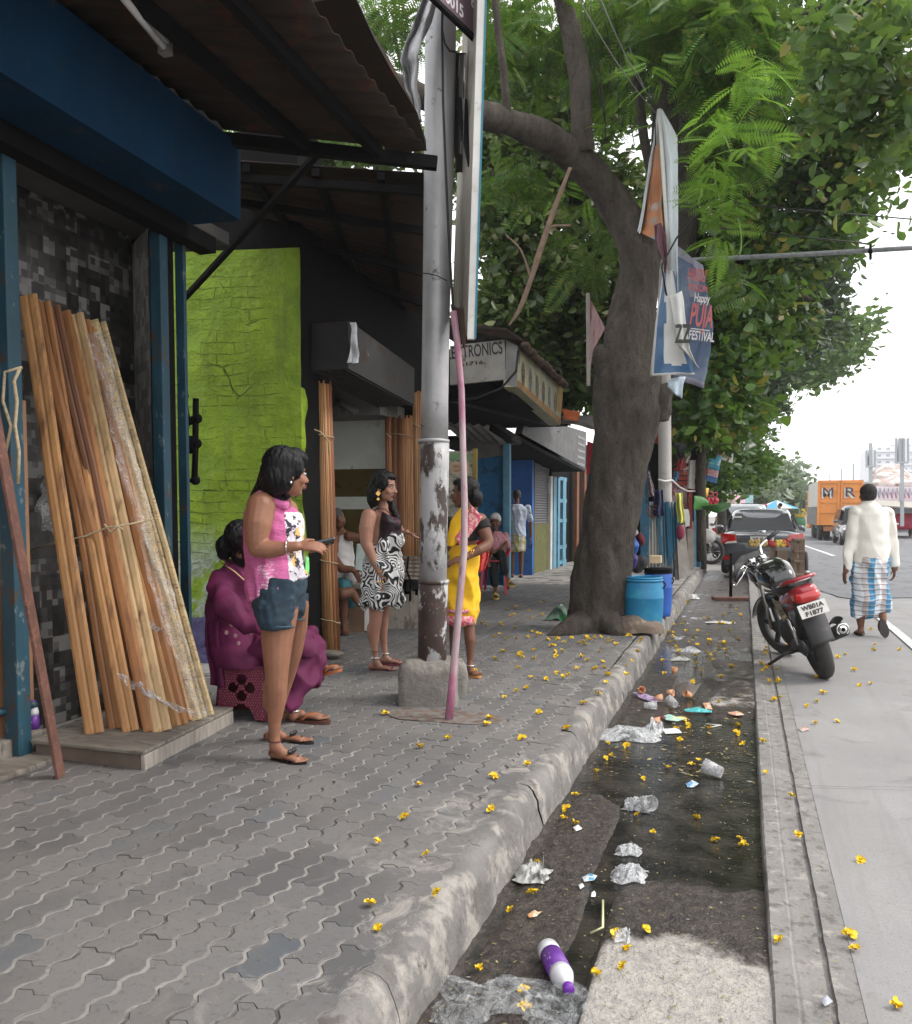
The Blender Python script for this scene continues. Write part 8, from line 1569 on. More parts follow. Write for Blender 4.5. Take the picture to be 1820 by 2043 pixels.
def lump(name, label, cat, u, v, d, ru, rv, rd, mat, amp=.04, s=8):
    m = MB(); m.ell(pq(u, v, d), (ru * d / F0, rd, rv * d / F0), (RT, FW, ZV), 20, 14); m.v = [tuple(wob(p, s, amp)) for p in m.v]; return one(name, label, cat, m, mat)
lump('blue_bag', 'bright blue plastic bag between tree trunk and blue boards', 'bag', 1260, 1090, 11.6, 14, 20, .12, M('bright_blue_poly', (.01, .11, .5), .3, .2, 6, bump=.5, bs=20)); lump('violet_bag', 'violet woven bag under the bright blue one', 'bag', 1262, 1118, 11.4, 12, 14, .1, M('violet_poly', (.06, .04, .22), .5, .3, 9, bump=.5, bs=20)); lump('pale_bundle', 'pale grey bundle on top of the bright blue bag', 'bundle', 1259, 1062, 11.7, 12, 11, .12, M('pale_bundle', (.45, .45, .43), .8)); lump('red_bundle', 'dark red cloth bundle right of the blue bag', 'bundle', 1277, 1075, 11.8, 9, 14, .12, M('dark_red_cloth', (.2, .03, .04), .85)); lump('green_white_bundle', 'small green and white bundle above the pale one', 'bundle', 1252, 1040, 12, 6, 12, .1, M('green_white', (.45, .5, .38), .8, .3, 20, (.08, .2, .08), (.5, .6), 12))
m = MB()
for k in range(7): m.ell(wob(pq(1240 + k * 6, 1125 + (k % 3) * 4, 11.5), 3, .05), (.10, .08, .10), None, 12, 8)
one('dark_rubbish', 'dark heap of rubbish between trunk and drums', 'rubbish', m, M('dark_rubbish', (.05, .05, .055), .8, .5, 10, (.2, .2, .2), (.62, .68), 14))
for k, (u, v, w_, h_, d, c, lab) in enumerate([(1352, 905, 12, 34, 12, (.45, .08, .08), 'small red cloth under the grey tarpaulin'), (1366, 898, 9, 26, 12, (.5, .45, .4), 'pale cloth strip under the grey tarpaulin'), (1390, 905, 12, 40, 12.4, (.25, .22, .2), 'dull brown sacking at the stall end'), (1338, 1003, 8, 22, 11.6, (.4, .5, .55), 'pale blue rag beside the white pole'), (1386, 950, 10, 30, 12.4, (.5, .2, .1), 'orange packet strip hanging above the big green leaf'), (1398, 955, 8, 22, 12.6, (.2, .35, .15), 'green packet strip hanging above the yellow mug'), (1344, 940, 9, 20, 12, (.1, .2, .35), 'blue packet strip under the tarpaulin by the white pole')]):
    drape('hanging_cloth', lab, 'cloth', lambda a, b_: pq(u + a * w_ + 2 * math.sin(b_ * 5), v + b_ * h_, d + .04 * math.sin(a * 9)), M('cloth_%d' % k, c, .85, .3, 9, tuple(x * .4 for x in c), (.55, .6), 20), 8, 8, .02)
# hanging things further on
T = thing('hanging_banner', 'narrow tilted teal and red banner hanging under the leaves', 'banner', pq(1420, 966, 14))
for k, (t0, t1, mt) in enumerate(((0, .16, M('red_blue_print', (.35, .06, .10), .7, .5, 8, (.05, .1, .25), (.5, .55), 8)), (.16, .62, M('teal_print', (.06, .28, .38), .7, .4, 6, (.5, .55, .56), (.56, .6), 7)), (.62, .82, M('pink_white_print', (.55, .35, .36), .7, .4, 8, (.5, .08, .08), (.52, .56), 9)), (.82, 1, M('navy_print', (.04, .12, .28), .7, .4, 8)))):
    f = lambda u, t: pq(1418 + u * 24 - t * 12, 893 + t * 66 + u * 6, 14 + .02 * math.sin(t * 9)); m = MB(); m.grid(lambda u, v: f(u, t0 + v * (t1 - t0)), 6, 8); m.build('band', mt, T, thick=.006)
T = thing('framed_poster', 'pale framed poster hanging half under the leaves above the banner', 'poster', pq(1450, 924, 14.5)); m = MB(); m.plate([pq(1434, 915, 14.5), pq(1462, 924, 14.5), pq(1465, 880, 14.5), pq(1440, 876, 14.5)], FW * .02); m.build('board', MWHITE, T); m = MB(); m.plate([pq(1437, 911, 14.46), pq(1459, 917, 14.46), pq(1461, 882, 14.46), pq(1442, 879, 14.46)], FW * .005); m.build('print', M('olive_print', (.3, .28, .2), .7, .5, 3, (.08, .07, .06), (.5, .55), 4), T)
m = MB(); c = pq(1404, 982, 13); m.tube([c - ZV * .07, c + ZV * .06], [.055, .075], 16); one('yellow_mug', 'yellow plastic mug hanging at the stall end', 'mug', m, M('yellow_plastic', (.75, .45, .02), .4, bump=0))
m = MB(); [torus(m, pq(1417 + k * 10, 985 + k * 2, 13.5), FW, .035, .008, 16, 6) for k in range(2)]; one('pink_sunglasses', 'pink sunglasses hanging beside the yellow mug', 'sunglasses', m, M('pink_plastic', (.6, .08, .12), .4))
m = MB(); [m.ell(wob(pq(1412 + k * 4, 1000 + (k % 2) * 5, 13.6), 4, .03), .05, None, 8, 6) for k in range(5)]; one('red_flower_string', 'cluster of red trinkets under the sunglasses', 'trinkets', m, M('trinket_red', (.45, .03, .05), .6))
MBL = M('big_leaf', (.045, .20, .03), .4, .25, 3, (.09, .28, .05), (.5, .6), 6, .2, coat=.3)
drape('banana_leaf', 'large upright green leaf at the stall counter', 'leaf', lambda u, v: pq(1382 + u * 30 * math.sin(.4 + v * 2.4) + 2, 990 + v * 28, 11.6 + .1 * u), MBL, 8, 10, .02)
drape('banana_leaf', 'long flat green leaf lying out towards the parked car', 'leaf', lambda u, v: pq(1400 + u * 58, 1008 + 8 * u * (1 - v) * (-1) + v * 12 * math.sin(.2 + u * 2.8) + 4 * abs(v - .5), 11.4 + .2 * v), MBL, 16, 6, .015)
m = MB(); m.tube([pq(1404, 1135, 12.8), pq(1401, 1040, 12.8), pq(1400, 960, 12.9), pq(1402, 890, 13)], .045, 10); one('grey_tree_pole', 'crooked grey wooden pole at the end of the stall', 'pole', m, MBARK2)
# scooter / motorbike parked beyond
T = thing('white_motorbike', 'white fronted motorbike parked beyond the stall, its spoked wheel towards us', 'motorbike', pq(1420, 1120, 18.5)); q = lambda u, v, d=18.5: pq(u, v, d)
m = MB(); c = q(1419, 1100); torus(m, c, FW + RT * .55, .24, .04, 30, 8); w_ = m.build('wheel', MTYRE, T); m = MB(); ax = (FW + RT * .55).normalized(); 
for k in range(8): t = k * .785; d = (ax.cross(ZV).normalized() * math.cos(t) + ZV * math.sin(t)) * .22; m.tube([c, c + d], .005, 5)
m.build('spokes', MCHR, w_); m = MB(); m.ell(q(1408, 1070), (.22, .3, .16), (RT, FW, ZV)); m.build('fairing', MWHITE, T); m = MB(); m.tube([q(1412, 1068, 18.4), q(1419, 1100, 18.4)], .02, 8); m.build('fork', MCHR, T); m = MB(); m.bar(q(1408, 1058, 18.3), q(1436, 1072, 18.3), .08, .04); m.build('long_white_panel', MWHITE, T); m = MB(); m.ell(q(1408, 1090, 19), (.3, .5, .16), (RT, FW, ZV)); m.build('engine', MBPL, T)
m = MB(); b0 = G(1458, 1192); m.tube([b0, DP(1459, 1103, (b0 - CAM).dot(FW))], .025, 12); T = thing('iron_post', 'short black iron post standing in the wet gutter', 'post', b0); m.build('rod', MDARK, T); m = MB(); m.box((b0.x - .28, b0.y - .15, -.04), (b0.x + .28, b0.y + .15, .012), .2); m.build('base_plate', MRUST, T)
# ------------------------------------------------------------ far background
MHZ = lambda n, c: M(n, c, .9, .08, .3, bump=0)  # far surfaces, with distance haze put into their pale colours
def bld(label, uv, d, dep, mat, wins, wm, name='building'):
    (u0, v0, u1, v1) = uv; a, b_, c = pq(u0, v1, d), pq(u1, v1, d), pq(u0, v0, d); T = thing(name, label, 'building', (a.x, a.y, 0)); m = MB(); ex = Vector((b_.x - a.x, b_.y - a.y, 0)); dv = Vector((0, dep, 0)); A = Vector((a.x, a.y, -.1)); m.add([A, A + ex, A + ex + dv, A + dv] + [p + ZV * (c.z + .1) for p in (A, A + ex, A + ex + dv, A + dv)], [(0, 3, 2, 1), (4, 5, 6, 7), (0, 1, 5, 4), (1, 2, 6, 5), (2, 3, 7, 6), (3, 0, 4, 7)]); m.build('walls', mat, T)
    nu, nv_, lo = wins; H_ = c.z; exn = ex.normalized()
    for j in range(nv_):
        for i in range(nu):
            o_ = A + ex * ((i + .3) / nu) + ZV * (lo + (H_ - lo) * ((j + .3) / nv_)) + Vector((0, -.04, .1)); ww = ex.length / nu * .42; hh_ = (H_ - lo) / nv_ * .42; m = MB(); m.plate([o_, o_ + exn * ww, o_ + exn * ww + ZV * hh_, o_ + ZV * hh_], (0, .03, 0)); m.build('window', wm, T)
    for j in range(nv_): m = MB(); z_ = lo + (H_ - lo) * ((j + .08) / nv_) + .1; m.plate([A + ZV * z_, A + ex + ZV * z_, A + ex + ZV * (z_ + .35), A + ZV * (z_ + .35)], (0, -.4, 0)); m.build('ledge', mat, T)
    return T
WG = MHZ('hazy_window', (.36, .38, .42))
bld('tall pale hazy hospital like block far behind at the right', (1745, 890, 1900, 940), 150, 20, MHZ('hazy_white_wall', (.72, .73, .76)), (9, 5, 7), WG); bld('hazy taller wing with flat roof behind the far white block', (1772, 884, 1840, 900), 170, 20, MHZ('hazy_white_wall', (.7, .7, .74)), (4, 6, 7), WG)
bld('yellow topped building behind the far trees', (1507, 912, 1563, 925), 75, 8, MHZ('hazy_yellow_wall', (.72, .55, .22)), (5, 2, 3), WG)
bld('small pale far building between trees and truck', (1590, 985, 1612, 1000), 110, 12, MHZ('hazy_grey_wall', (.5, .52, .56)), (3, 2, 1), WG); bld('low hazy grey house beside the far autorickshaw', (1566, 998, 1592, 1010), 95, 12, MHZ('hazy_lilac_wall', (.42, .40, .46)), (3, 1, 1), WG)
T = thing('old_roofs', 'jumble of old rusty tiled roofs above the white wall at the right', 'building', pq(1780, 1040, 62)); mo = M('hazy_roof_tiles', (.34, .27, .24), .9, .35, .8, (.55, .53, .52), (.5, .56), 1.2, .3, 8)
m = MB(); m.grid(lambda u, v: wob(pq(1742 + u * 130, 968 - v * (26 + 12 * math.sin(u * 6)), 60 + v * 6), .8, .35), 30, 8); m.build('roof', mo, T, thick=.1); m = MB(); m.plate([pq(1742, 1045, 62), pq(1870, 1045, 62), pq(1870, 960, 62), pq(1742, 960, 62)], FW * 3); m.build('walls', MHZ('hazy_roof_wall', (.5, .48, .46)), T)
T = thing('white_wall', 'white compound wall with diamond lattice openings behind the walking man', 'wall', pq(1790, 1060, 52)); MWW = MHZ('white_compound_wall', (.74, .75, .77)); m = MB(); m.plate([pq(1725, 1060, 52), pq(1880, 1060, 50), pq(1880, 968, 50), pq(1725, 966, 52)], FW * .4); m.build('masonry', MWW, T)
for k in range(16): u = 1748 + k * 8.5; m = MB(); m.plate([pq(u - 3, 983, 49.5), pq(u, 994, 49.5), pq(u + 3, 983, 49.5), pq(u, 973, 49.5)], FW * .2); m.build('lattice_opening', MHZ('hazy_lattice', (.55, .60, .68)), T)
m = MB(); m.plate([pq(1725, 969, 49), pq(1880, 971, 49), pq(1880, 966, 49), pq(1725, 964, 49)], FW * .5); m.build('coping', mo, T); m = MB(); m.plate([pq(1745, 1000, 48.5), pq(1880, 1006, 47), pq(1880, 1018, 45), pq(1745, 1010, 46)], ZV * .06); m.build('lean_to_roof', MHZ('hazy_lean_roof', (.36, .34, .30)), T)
for (u0, u1, v0, v1, pu0, vb, lab) in ((1729, 1746, 898, 930, 1737, 1045, 'left of two tall billboard frames on poles at the right'), (1788, 1812, 874, 922, 1800, 1050, 'right and taller of two billboard frames on poles')):
    T = thing('billboard', lab, 'billboard', pq(pu0, 1055, 44)); 
    for nm, (a, b_) in (('face', (u0, u0 + 7)), ('face', (u1 - 8, u1))): m = MB(); m.plate([pq(a, v1, 44), pq(b_, v1 + 2, 44.6), pq(b_, v0, 44.6), pq(a, v0 + 3, 44)], FW * .05); m.build(nm, MHZ('hazy_board', (.55, .57, .6)), T)
    m = MB(); [m.bar(pq(u, v1 + 2, 43.9), pq(u, v0, 43.9), .09, .09) for u in (u0, u0 + 7, u1 - 8, u1)]; m.bar(pq(u0, v1 + 1, 43.9), pq(u1, v1 + 1, 43.9), .09, .09); m.build('frame', MHZ('hazy_steel', (.40, .42, .44)), T); m = MB(); m.bar(pq(pu0, vb, 44), pq(pu0, v0 - 14 if u0 < 1750 else v0, 44), .16, .16); m.build('pole', MHZ('hazy_pole', (.42, .44, .46)), T)
    if u0 > 1750: m = MB(); m.box(tuple(pq(1795, 1001, 43.8)), tuple(pq(1804, 964, 43.8) + Vector((0, .2, 0)))); m.build('meter_box', MHZ('hazy_steel', (.40, .42, .44)), T)
for u, v0, v1, d in ((1703, 925, 1010, 60), (1679, 935, 1010, 75), (1656, 945, 1010, 80)): m = MB(); m.bar(pq(u, v1 + 20, d), pq(u, v0, d), .10, .10); one('street_pole', {1703: 'tallest thin pole rising behind the truck roof', 1679: 'faint thin pole behind the middle of the truck', 1656: 'faint short pole behind the left of the truck'}[u], 'pole', m, MHZ('hazy_pole', (.5, .5, .5)))
for u, v0, v1, d, w_, lab in ((1467, 935, 1020, 40, .16, 'pale pole just right of the stall bush'), (1492, 940, 1010, 55, .16, 'thin pale pole left of the far trees')): m = MB(); m.bar(pq(u, v1 + 20, d), pq(u, v0, d), w_, w_); one('far_pole', lab, 'pole', m, MHZ('pale_pole', (.6, .6, .6)))
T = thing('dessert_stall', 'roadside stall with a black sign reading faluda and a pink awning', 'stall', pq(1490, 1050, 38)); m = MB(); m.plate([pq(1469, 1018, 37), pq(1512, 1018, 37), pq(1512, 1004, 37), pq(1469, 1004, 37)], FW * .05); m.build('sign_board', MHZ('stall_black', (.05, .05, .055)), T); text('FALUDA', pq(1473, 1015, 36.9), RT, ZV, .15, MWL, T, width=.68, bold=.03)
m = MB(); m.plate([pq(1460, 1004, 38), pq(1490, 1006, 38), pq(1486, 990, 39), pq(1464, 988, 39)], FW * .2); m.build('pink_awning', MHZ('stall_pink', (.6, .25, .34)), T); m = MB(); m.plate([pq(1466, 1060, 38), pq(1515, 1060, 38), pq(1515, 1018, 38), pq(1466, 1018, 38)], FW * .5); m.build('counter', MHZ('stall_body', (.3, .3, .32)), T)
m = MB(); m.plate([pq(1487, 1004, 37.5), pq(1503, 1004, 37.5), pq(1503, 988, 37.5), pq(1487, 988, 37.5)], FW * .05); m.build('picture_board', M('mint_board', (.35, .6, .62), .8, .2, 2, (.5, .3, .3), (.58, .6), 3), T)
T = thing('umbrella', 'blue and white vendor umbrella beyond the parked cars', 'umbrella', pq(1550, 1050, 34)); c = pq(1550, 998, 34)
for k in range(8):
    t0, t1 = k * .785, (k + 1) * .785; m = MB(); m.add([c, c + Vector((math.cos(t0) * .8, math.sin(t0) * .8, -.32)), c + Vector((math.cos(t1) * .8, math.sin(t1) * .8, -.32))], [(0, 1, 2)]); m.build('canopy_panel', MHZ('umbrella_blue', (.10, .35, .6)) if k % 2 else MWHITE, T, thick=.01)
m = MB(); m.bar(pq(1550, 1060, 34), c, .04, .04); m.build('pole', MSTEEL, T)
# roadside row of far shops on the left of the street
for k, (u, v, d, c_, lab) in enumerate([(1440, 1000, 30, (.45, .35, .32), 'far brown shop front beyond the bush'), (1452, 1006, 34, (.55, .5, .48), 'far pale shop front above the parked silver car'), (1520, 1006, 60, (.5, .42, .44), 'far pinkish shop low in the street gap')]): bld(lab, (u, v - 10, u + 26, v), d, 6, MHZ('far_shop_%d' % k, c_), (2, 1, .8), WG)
# ------------------------------------------------------------ litter and fallen flowers
def bz(x, y):
    if x < -.88: return PAVE + .003
    if x < -.83: return .12
    if x < .09: return max(bedz(x, y), WL) + .002
    if x < .34: return .004
    return roadz(x, y) + .001 + (.010 if y > 13.5 else 0)
def onp(u, v):
    for z in (PAVE, .05, 0, WL):
        p = G(u, v, z); h = bz(p.x, p.y)
        if h >= z - .03: return G(u, v, h)
    return G(u, v, WL)
MPET = M('yellow_petal', (.80, .55, .012), .55, .12, 40, (.75, .38, .02), (.55, .7), 60, 0); MCAL = M('flower_calyx', (.30, .20, .03), .8, bump=0)
def flower(seed):
    rg = random.Random(seed); m = MB()
    for k in range(5):
        t = k * 1.2566 + rg.uniform(-.25, .25); ln = .017 * rg.uniform(.8, 1.2); w_ = .0085 * rg.uniform(.8, 1.2); lift = rg.uniform(.1, 1.1); d = Vector((math.cos(t) * math.cos(lift), math.sin(t) * math.cos(lift), math.sin(lift))); s_ = Vector((-math.sin(t), math.cos(t), 0)); up = d.cross(s_) * -1
        def f(u, v): a = u * 2 - 1; q = math.sin(.25 + v * 2.5) ; return d * ln * v + s_ * a * w_ * q + ZV * (.004 * a * a + .003 * math.sin(a * 7 + k) * v) + Vector((0, 0, .006)) - ZV * .006 * v * v
        m.grid(f, 4, 5)
    m.cur = 1; m.ell((0, 0, .005), (.004, .004, .005), None, 8, 5); return m
FP = []
for s_ in range(4):
    o = flower(s_).build('fallen_flower', [MPET, MCAL], origin=(0, 0, 0)); FP.append(o)
fl_px = []
for rx, ry in [(65,620),(232,663),(267,790),(45,828),(208,312),(204,434),(447,408),(562,368),(543,282),(442,517),(692,250),(598,198),(95,201),(745,168),(792,135),(817,98),(883,45),(427,236),(433,218),(302,285),(485,147),(560,115),(159,540),(838,338),(815,347),(824,300),(885,306),(787,392),(940,414),(1020,378),(1096,369),(716,470),(690,513),(675,545),(714,563),(921,534),(972,590),(1115,545),(1180,620),(1253,612),(1267,636),(592,695),(579,793),(506,846),(404,1041),(548,1112),(548,1172),(790,1062),(852,928),(946,908),(891,975),(875,1031),(1388,946),(1446,604),(1422,470),(1340,394),(1329,294),(1648,682),(1615,930),(1635,975),(1762,1160),(1529,134),(1509,162),(1476,176),(1158,251),(1092,244),(1048,250),(1060,289),(1243,267),(1268,301),(1255,200),(1120,357),(1190,162),(1100,97),(1193,80),(75,910),(735,16),(1070,222),(1085,236),(1130,60),(1010,70),(1250,240),(1350,95),(1335,60),(1380,92),(1325,38)]: fl_px.append((711 + .6094 * rx, 1303.6 + .6094 * ry))
rg = random.Random(5)
for _ in range(75): fl_px.append((rg.gauss(1150, 95), 1262 + abs(rg.gauss(0, 38))))
for _ in range(48): v = rg.uniform(1195, 1335); c = 1430 - (v - 1190) * .25; fl_px.append((c + rg.uniform(-75, 70), v))
for _ in range(16): v = rg.uniform(1230, 1400); fl_px.append((1518 + (v - 1230) * .12 + rg.uniform(-8, 22), v))
for _ in range(14): fl_px.append((rg.uniform(1560, 1800), rg.uniform(1230, 1460)))
for _ in range(14): fl_px.append((rg.uniform(960, 1100), rg.uniform(1190, 1260)))
used = 0
for i, (u, v) in enumerate(fl_px):
    if not (870 < u < 1815 or (700 < u and v > 1330)): continue
    p = onp(u, v)
    if p.x < -3.2: continue
    o = FP[used] if used < 4 else FP[i % 4].copy()
    if used >= 4: COL.objects.link(o)
    used += 1; o.location = p + ZV * .003; o.rotation_euler = (rg.uniform(-.5, .5), rg.uniform(-.5, .5), rg.uniform(0, 6.28)); s_ = rg.uniform(.85, 1.3) * (1.15 if v > 1500 else 1.3); o.scale = (s_, s_, s_ * rg.uniform(.8, 1.2))
    where = 'wet gutter' if -.83 < p.x < .09 else ('grey paving blocks' if p.x <= -.83 else ('gutter edge strip' if p.x < .34 else 'concrete road'))
    tag(o, 'small crumpled yellow flower lying on the ' + where, 'flower', 'yellow flowers on the ' + where)
# dry leaf bits and petals: stuff
V = []; F_ = []; rg2 = np.random.default_rng(3)
def bits(n, fx, fy, smin, smax):
    for _ in range(n):
        x, y = fx(), fy(); z = bz(x, y) + .003; a = rg2.random() * 6.28; L_ = rg2.uniform(smin, smax); w_ = L_ * rg2.uniform(.25, .5); d = np.array([math.cos(a), math.sin(a), rg2.uniform(-.15, .15)]); s_ = np.array([-d[1], d[0], rg2.uniform(-.3, .3)]); c = np.array([x, y, z + .001]); i = len(V); V.extend([c - d * L_ / 2, c + s_ * w_ / 2, c + d * L_ / 2, c - s_ * w_ / 2]); F_.append([i, i + 1, i + 2, i + 3])
bits(1500, lambda: rg2.uniform(-.82, .09), lambda: 1.2 + 9 * rg2.random() ** 1.3, .006, .020); bits(500, lambda: -.89 - abs(rg2.normal()) * .6, lambda: 1.0 + 9 * rg2.random() ** 1.1, .005, .015); bits(260, lambda: rg2.uniform(.20, .32), lambda: 1.2 + 9 * rg2.random(), .006, .018); bits(180, lambda: .35 + 2.5 * rg2.random(), lambda: 1.5 + 9 * rg2.random(), .005, .014)
bits(420, lambda: rg2.uniform(-.80, .09), lambda: rg2.uniform(4.7, 9.5), .015, .05)
V = np.array(V); o = mesh_np('leaf_litter', V, np.array(F_), leafmat('dry_bits', (.14, .10, .05), (.5, .42, .16), (.45, .42, .40), .1, .8)); tag(o, kind='stuff')
def bag(label, u, v, w_, h_, z, mat, seed=1, name='plastic_bag', cat='plastic bag', n=26, amp=.03, rot=0):
    p = onp(u, v); sc_ = ((p - CAM).dot(FW)) / F0; wx = w_ * sc_; wy = h_ * sc_ * 2.4; m = MB()
    def f(a, b_):
        x, y = (a - .5) * wx, (b_ - .5) * wy; e = max(0, 1 - (abs(a - .5) * 2) ** 3) * max(0, 1 - (abs(b_ - .5) * 2) ** 3); q = noise.noise_vector(Vector((a * 3, b_ * 3, seed))); q2 = 1 - 2 * abs(noise.noise(Vector((a * 4, b_ * 4, seed * 3)))) - .6; q3 = 1 - 2 * abs(noise.noise(Vector((a * 8, b_ * 8, seed * 2))))
        return (p.x + (x + q.x * wx * .25) * math.cos(rot) - y * math.sin(rot), p.y + x * math.sin(rot) + (y + q.y * wy * .25) * math.cos(rot), p.z + .004 + z * e * (.35 + 1.0 * abs(q2) + .12 * abs(q3)) )
    m.grid(f, n, n); return one(name, label, cat, m, mat)
CW = clearplastic('milky_bag', (.72, .74, .76), .6); CT = clearplastic('thin_sheet', (.66, .69, .71), .2); CP = clearplastic('clear_cup', (.7, .7, .72), .45)
bag('crumpled milky plastic bag heap beside the kerb in the pool', 1255, 1468, 110, 40, .06, CW, 2); bag('pointed milky plastic bag beside the heap in the pool', 1302, 1462, 38, 34, .08, CW, 5); bag('crumpled clear bag with red print in the middle of the pool', 1270, 1608, 50, 34, .04, CW, 7); bag('flat wet white bag in the stream', 1255, 1700, 46, 22, .025, CW, 9); bag('milky bag bunched at the stream edge', 1256, 1748, 66, 34, .045, CW, 12); bag('grey and white crumpled foil bag against the kerb', 1066, 1748, 62, 32, .06, M('grey_foil_bag', (.4, .4, .38), .5, .3, 9, (.08, .08, .08), (.52, .6), 14, .5, 25), 15)
bag('large wrinkled clear sheet at the very bottom of the gutter', 985, 2000, 230, 60, .05, CT, 21, 'plastic_sheet', 'plastic sheet', 60, rot=.25); bag('clear plastic sheet spreading under the purple bottle', 1130, 2010, 150, 70, .035, CT, 25, 'plastic_sheet', 'plastic sheet', 50, rot=-.4); bag('crumpled white film beside the two flowers at the slab edge', 1243, 1872, 36, 20, .03, CW, 31); bag('round white plastic lid floating in the far pool', 1436, 1243, 48, 8, .03, MWHITE, 33, 'plastic_disc', 'disc')
bag('white crumpled paper in the far gutter beside the drums', 1378, 1194, 30, 12, .08, MWHITE, 35, 'paper_scrap', 'paper'); bag('white torn paper by the kerb notch', 1358, 1317, 34, 10, .03, MWHITE, 36, 'paper_scrap', 'paper'); bag('grey transparent bag behind the torn paper', 1372, 1300, 50, 14, .04, CW, 37)
def flat(label, pts, mat, name='wrapper', cat='wrapper', z=.006, amp=.006):
    P_ = [onp(*p) for p in pts]; P_ = [Vector((p.x, p.y, max(q.z for q in P_) + z)) for p in P_]; c = sum(P_, Vector()) / len(P_); m = MB(); vs = [c + ZV * amp]; k = len(P_)
    for t in (.5, 1): 
        for i in range(k): vs.append(c.lerp(P_[i], t) + ZV * (amp * (1 if t == .5 else -.3) * (1 + math.sin(i * 2.3))))
    m.add(vs, [(0, 1 + i, 1 + (i + 1) % k) for i in range(k)] + [(1 + i, 1 + k + i, 1 + k + (i + 1) % k, 1 + (i + 1) % k) for i in range(k)], True); return one(name, label, cat, m, mat)
def RM(name, c, c2=None): return M(name, c, .45, .15, 30, c2, (.5, .54), 60, .2)
flat('blue and white torn sachet floating in the dark pool', [(1368, 1565), (1380, 1558), (1395, 1565), (1384, 1572), (1372, 1572)], RM('blue_sachet', (.10, .28, .55), (.6, .65, .7))); flat('white square of paper floating in the pool', [(1321, 1455), (1354, 1455), (1361, 1464), (1328, 1465)], RM('paper_white', (.75, .77, .78)), 'paper_scrap', 'paper'); flat('long turquoise wrapper across the upper pool', [(1365, 1421), (1390, 1416), (1420, 1419), (1421, 1424), (1390, 1427), (1368, 1426)], RM('turquoise_wrapper', (.03, .35, .38), (.2, .6, .6)))
flat('purple and violet wrapper by the clay cups', [(1263, 1385), (1285, 1386), (1310, 1394), (1322, 1402), (1300, 1402), (1275, 1394)], RM('violet_wrapper', (.22, .12, .3), (.5, .42, .52))); flat('orange triangular wrapper above the turquoise one', [(1402, 1405), (1416, 1403), (1422, 1417), (1408, 1419)], RM('orange_wrapper', (.6, .25, .12), (.7, .6, .5))); flat('orange and white wrapper at the pool right edge', [(1452, 1422), (1475, 1422), (1486, 1430), (1470, 1432), (1455, 1428)], RM('salmon_wrapper', (.6, .3, .2), (.7, .55, .45))); flat('small blue striped packet on the cobbles', [(1161, 1752), (1176, 1748), (1192, 1752), (1186, 1760), (1166, 1761)], RM('striped_packet', (.55, .6, .62), (.08, .25, .4)))
flat('orange strip wrapper on the wet cobbles', [(1052, 1828), (1068, 1823), (1082, 1822), (1070, 1830), (1056, 1833)], RM('orange_strip', (.6, .3, .12), (.7, .6, .45))); flat('tiny white paper triangle on the cobbles', [(1154, 1768), (1166, 1770), (1158, 1777)], RM('paper_white', (.7, .7, .7)), 'paper_scrap', 'paper'); flat('tiny white paper square on the cobbles', [(1180, 1783), (1189, 1784), (1188, 1792), (1179, 1791)], RM('paper_white', (.7, .7, .7)), 'paper_scrap', 'paper'); flat('white scrap near the kerb among three flowers', [(1143, 1653), (1155, 1650), (1162, 1657), (1150, 1661)], RM('paper_white', (.7, .7, .7)), 'paper_scrap', 'paper'); flat('grey leaflet on the concrete at the bottom right', [(1636, 1997), (1652, 1993), (1662, 2002), (1646, 2010)], RM('grey_leaflet', (.4, .42, .48)), 'paper_scrap', 'paper'); flat('small torn packet on the road beyond the edge strip', [(1592, 1455), (1606, 1453), (1615, 1457), (1600, 1461)], RM('road_packet', (.55, .5, .48), (.45, .2, .12))); flat('yellow and aqua scrap by the brown lid', [(1318, 1432), (1332, 1430), (1350, 1436), (1372, 1438), (1352, 1444), (1330, 1442)], RM('aqua_scrap', (.25, .6, .6), (.7, .66, .35))); flat('brown cardboard flap standing in the rubbish', [(1345, 1372), (1375, 1378), (1400, 1370), (1385, 1392), (1360, 1394)], RM('brown_card', (.12, .10, .09)), 'cardboard', 'cardboard', .02, .03)
MCLAY = M('clay_cup_orange', (.62, .30, .15), .7, .15, 20, (.7, .5, .38), (.55, .62), 30)
def cup(label, u, v, ax, mat, r=.026, h=.055, grp=None, name='tea_cup'):
    p = onp(u, v); ax = Vector(ax).normalized(); x = ax.cross(Vector((.1, .2, .95))).normalized(); y = ax.cross(x); c = p + ZV * r * .9; m = MB(); m.loft([(c, x * r * .72, y * r * .72), (c + ax * h, x * r, y * r)], 20, False); m.add([c] + [c + x * r * .72 * math.cos(t) + y * r * .72 * math.sin(t) for t in np.linspace(0, 6.283, 17)[:-1]], [(0, 1 + i, 1 + (i + 1) % 16) for i in range(16)])
    T = thing(name, label, 'cup', c, grp); m.build('wall', mat, T, thick=.002); m = MB(); torus(m, c + ax * h, ax, r, .0018, 20, 6); m.build('rim', mat, T)
cup('orange paper cup standing upright in the far pool', 1345, 1350, (.1, 0, 1), MCLAY, grp='orange tea cups'); cup('orange cup lying beside the purple wrapper end', 1307, 1400, (1, .3, .2), MCLAY, grp='orange tea cups'); cup('orange cup lying nearest the kerb above the purple wrapper', 1278, 1386, (.3, -.8, .5), MCLAY, grp='orange tea cups'); cup('orange cup lying next to the cardboard flap', 1330, 1388, (1, -.3, .1), MCLAY, grp='orange tea cups'); cup('orange cup on its side, rightmost of the four by the cardboard', 1378, 1394, (-.7, -.6, .4), MCLAY, grp='orange tea cups'); cup('half sunk orange cup beside the pointed bag', 1300, 1446, (1, .2, .1), MCLAY, grp='orange tea cups')
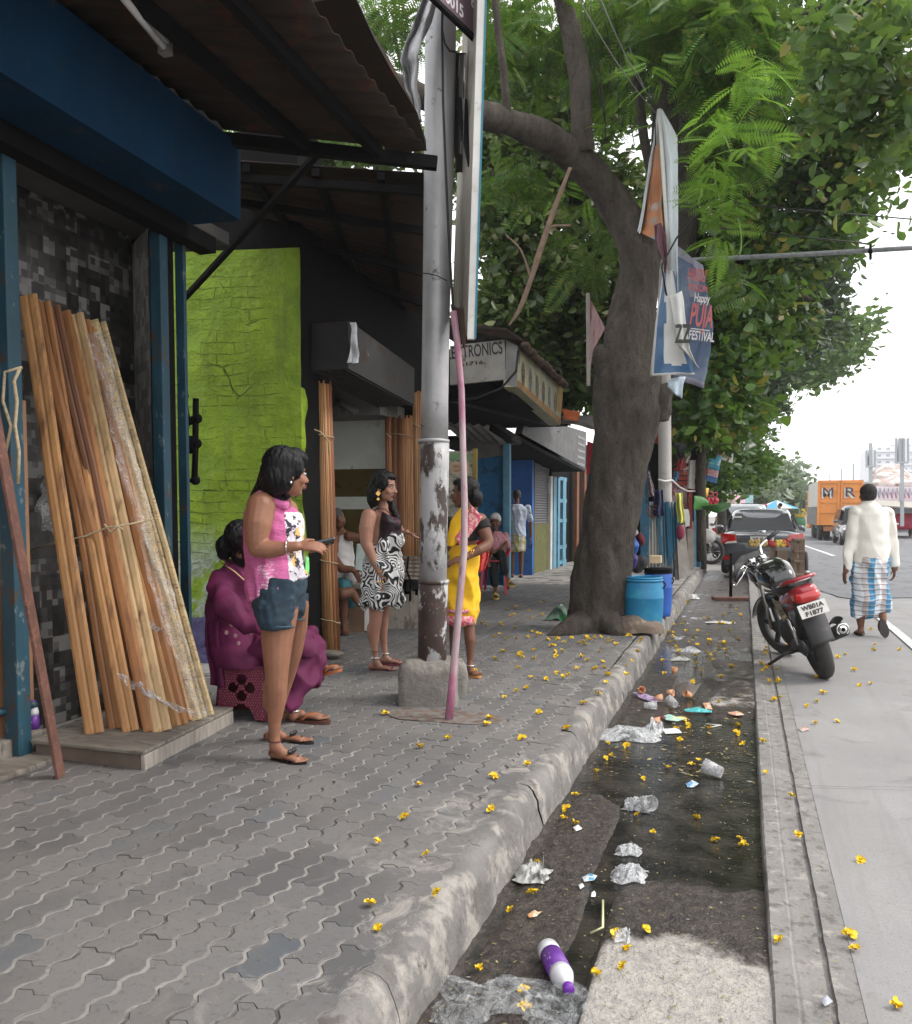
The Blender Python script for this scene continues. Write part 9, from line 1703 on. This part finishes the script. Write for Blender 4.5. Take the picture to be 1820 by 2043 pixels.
cup('big clear plastic cup lying reflected in the dark pool', 1440, 1555, (-1, .35, .25), CP, .04, .10, name='plastic_cup'); cup('clear plastic cup near the kerb in the rubbish', 1285, 1415, (1, .1, .05), CP, .03, .09, name='plastic_cup'); cup('clear dented cup left of the turquoise wrapper', 1348, 1415, (-.6, .6, .3), CP, .035, .08, name='plastic_cup'); cup('clear cup with red print by the stream', 1282, 1612, (.5, -.8, .2), CP, .036, .09, name='plastic_cup')
m = MB(); torus(m, onp(1321, 1434) + ZV * .008, (0, 0, 1), .022, .006, 20, 6); one('brown_lid', 'small dark red bottle lid ring in the rubbish', 'lid', m, MMAR)
m = MB(); a, b_, c = onp(1203, 1803) + ZV * .012, onp(1203, 1856) + ZV * .010, onp(1178, 1866) + ZV * .008; m.tube([a, b_, c], .0042, 8); one('drinking_straw', 'bent pale yellow drinking straw across the stream', 'straw', m, M('straw_yellow', (.66, .66, .38), .4, bump=0))
m = MB(); [m.tube([onp(*p) + ZV * .006 for p in pr], .004, 6) for pr in (((1408, 1446), (1440, 1449)), ((1412, 1454), (1436, 1449)))]; one('white_sticks', 'two thin white sticks lying crossed in the pool', 'sticks', m, MWHITE)
b0, b1 = onp(1092, 1910), onp(1135, 2000); b0.z = b1.z = max(b0.z, b1.z) + .031; bottle('water_bottle', 'purple labelled plastic bottle lying in the gutter at the bottom of the picture', b0, (b1 - b0), 1.12)
# ------------------------------------------------------------ haze
hm_ = bpy.data.materials.new('haze_air'); hm_.use_nodes = True; nt = hm_.node_tree; nt.nodes.remove(nt.nodes['Principled BSDF'])
pv = N(nt, 'ShaderNodeVolumePrincipled'); pv.inputs['Density'].default_value = .0010; pv.inputs['Color'].default_value = (.93, .94, .96, 1); pv.inputs['Anisotropy'].default_value = .3; L(nt, pv.outputs[0], nt.nodes['Material Output'].inputs['Volume'])
m = MB(); m.box((-140, -30, -1.2), (140, 330, 32)); tag(m.build('haze', hm_, origin=(0, 0, 0)), kind='stuff')
bpy.context.view_layer.update()
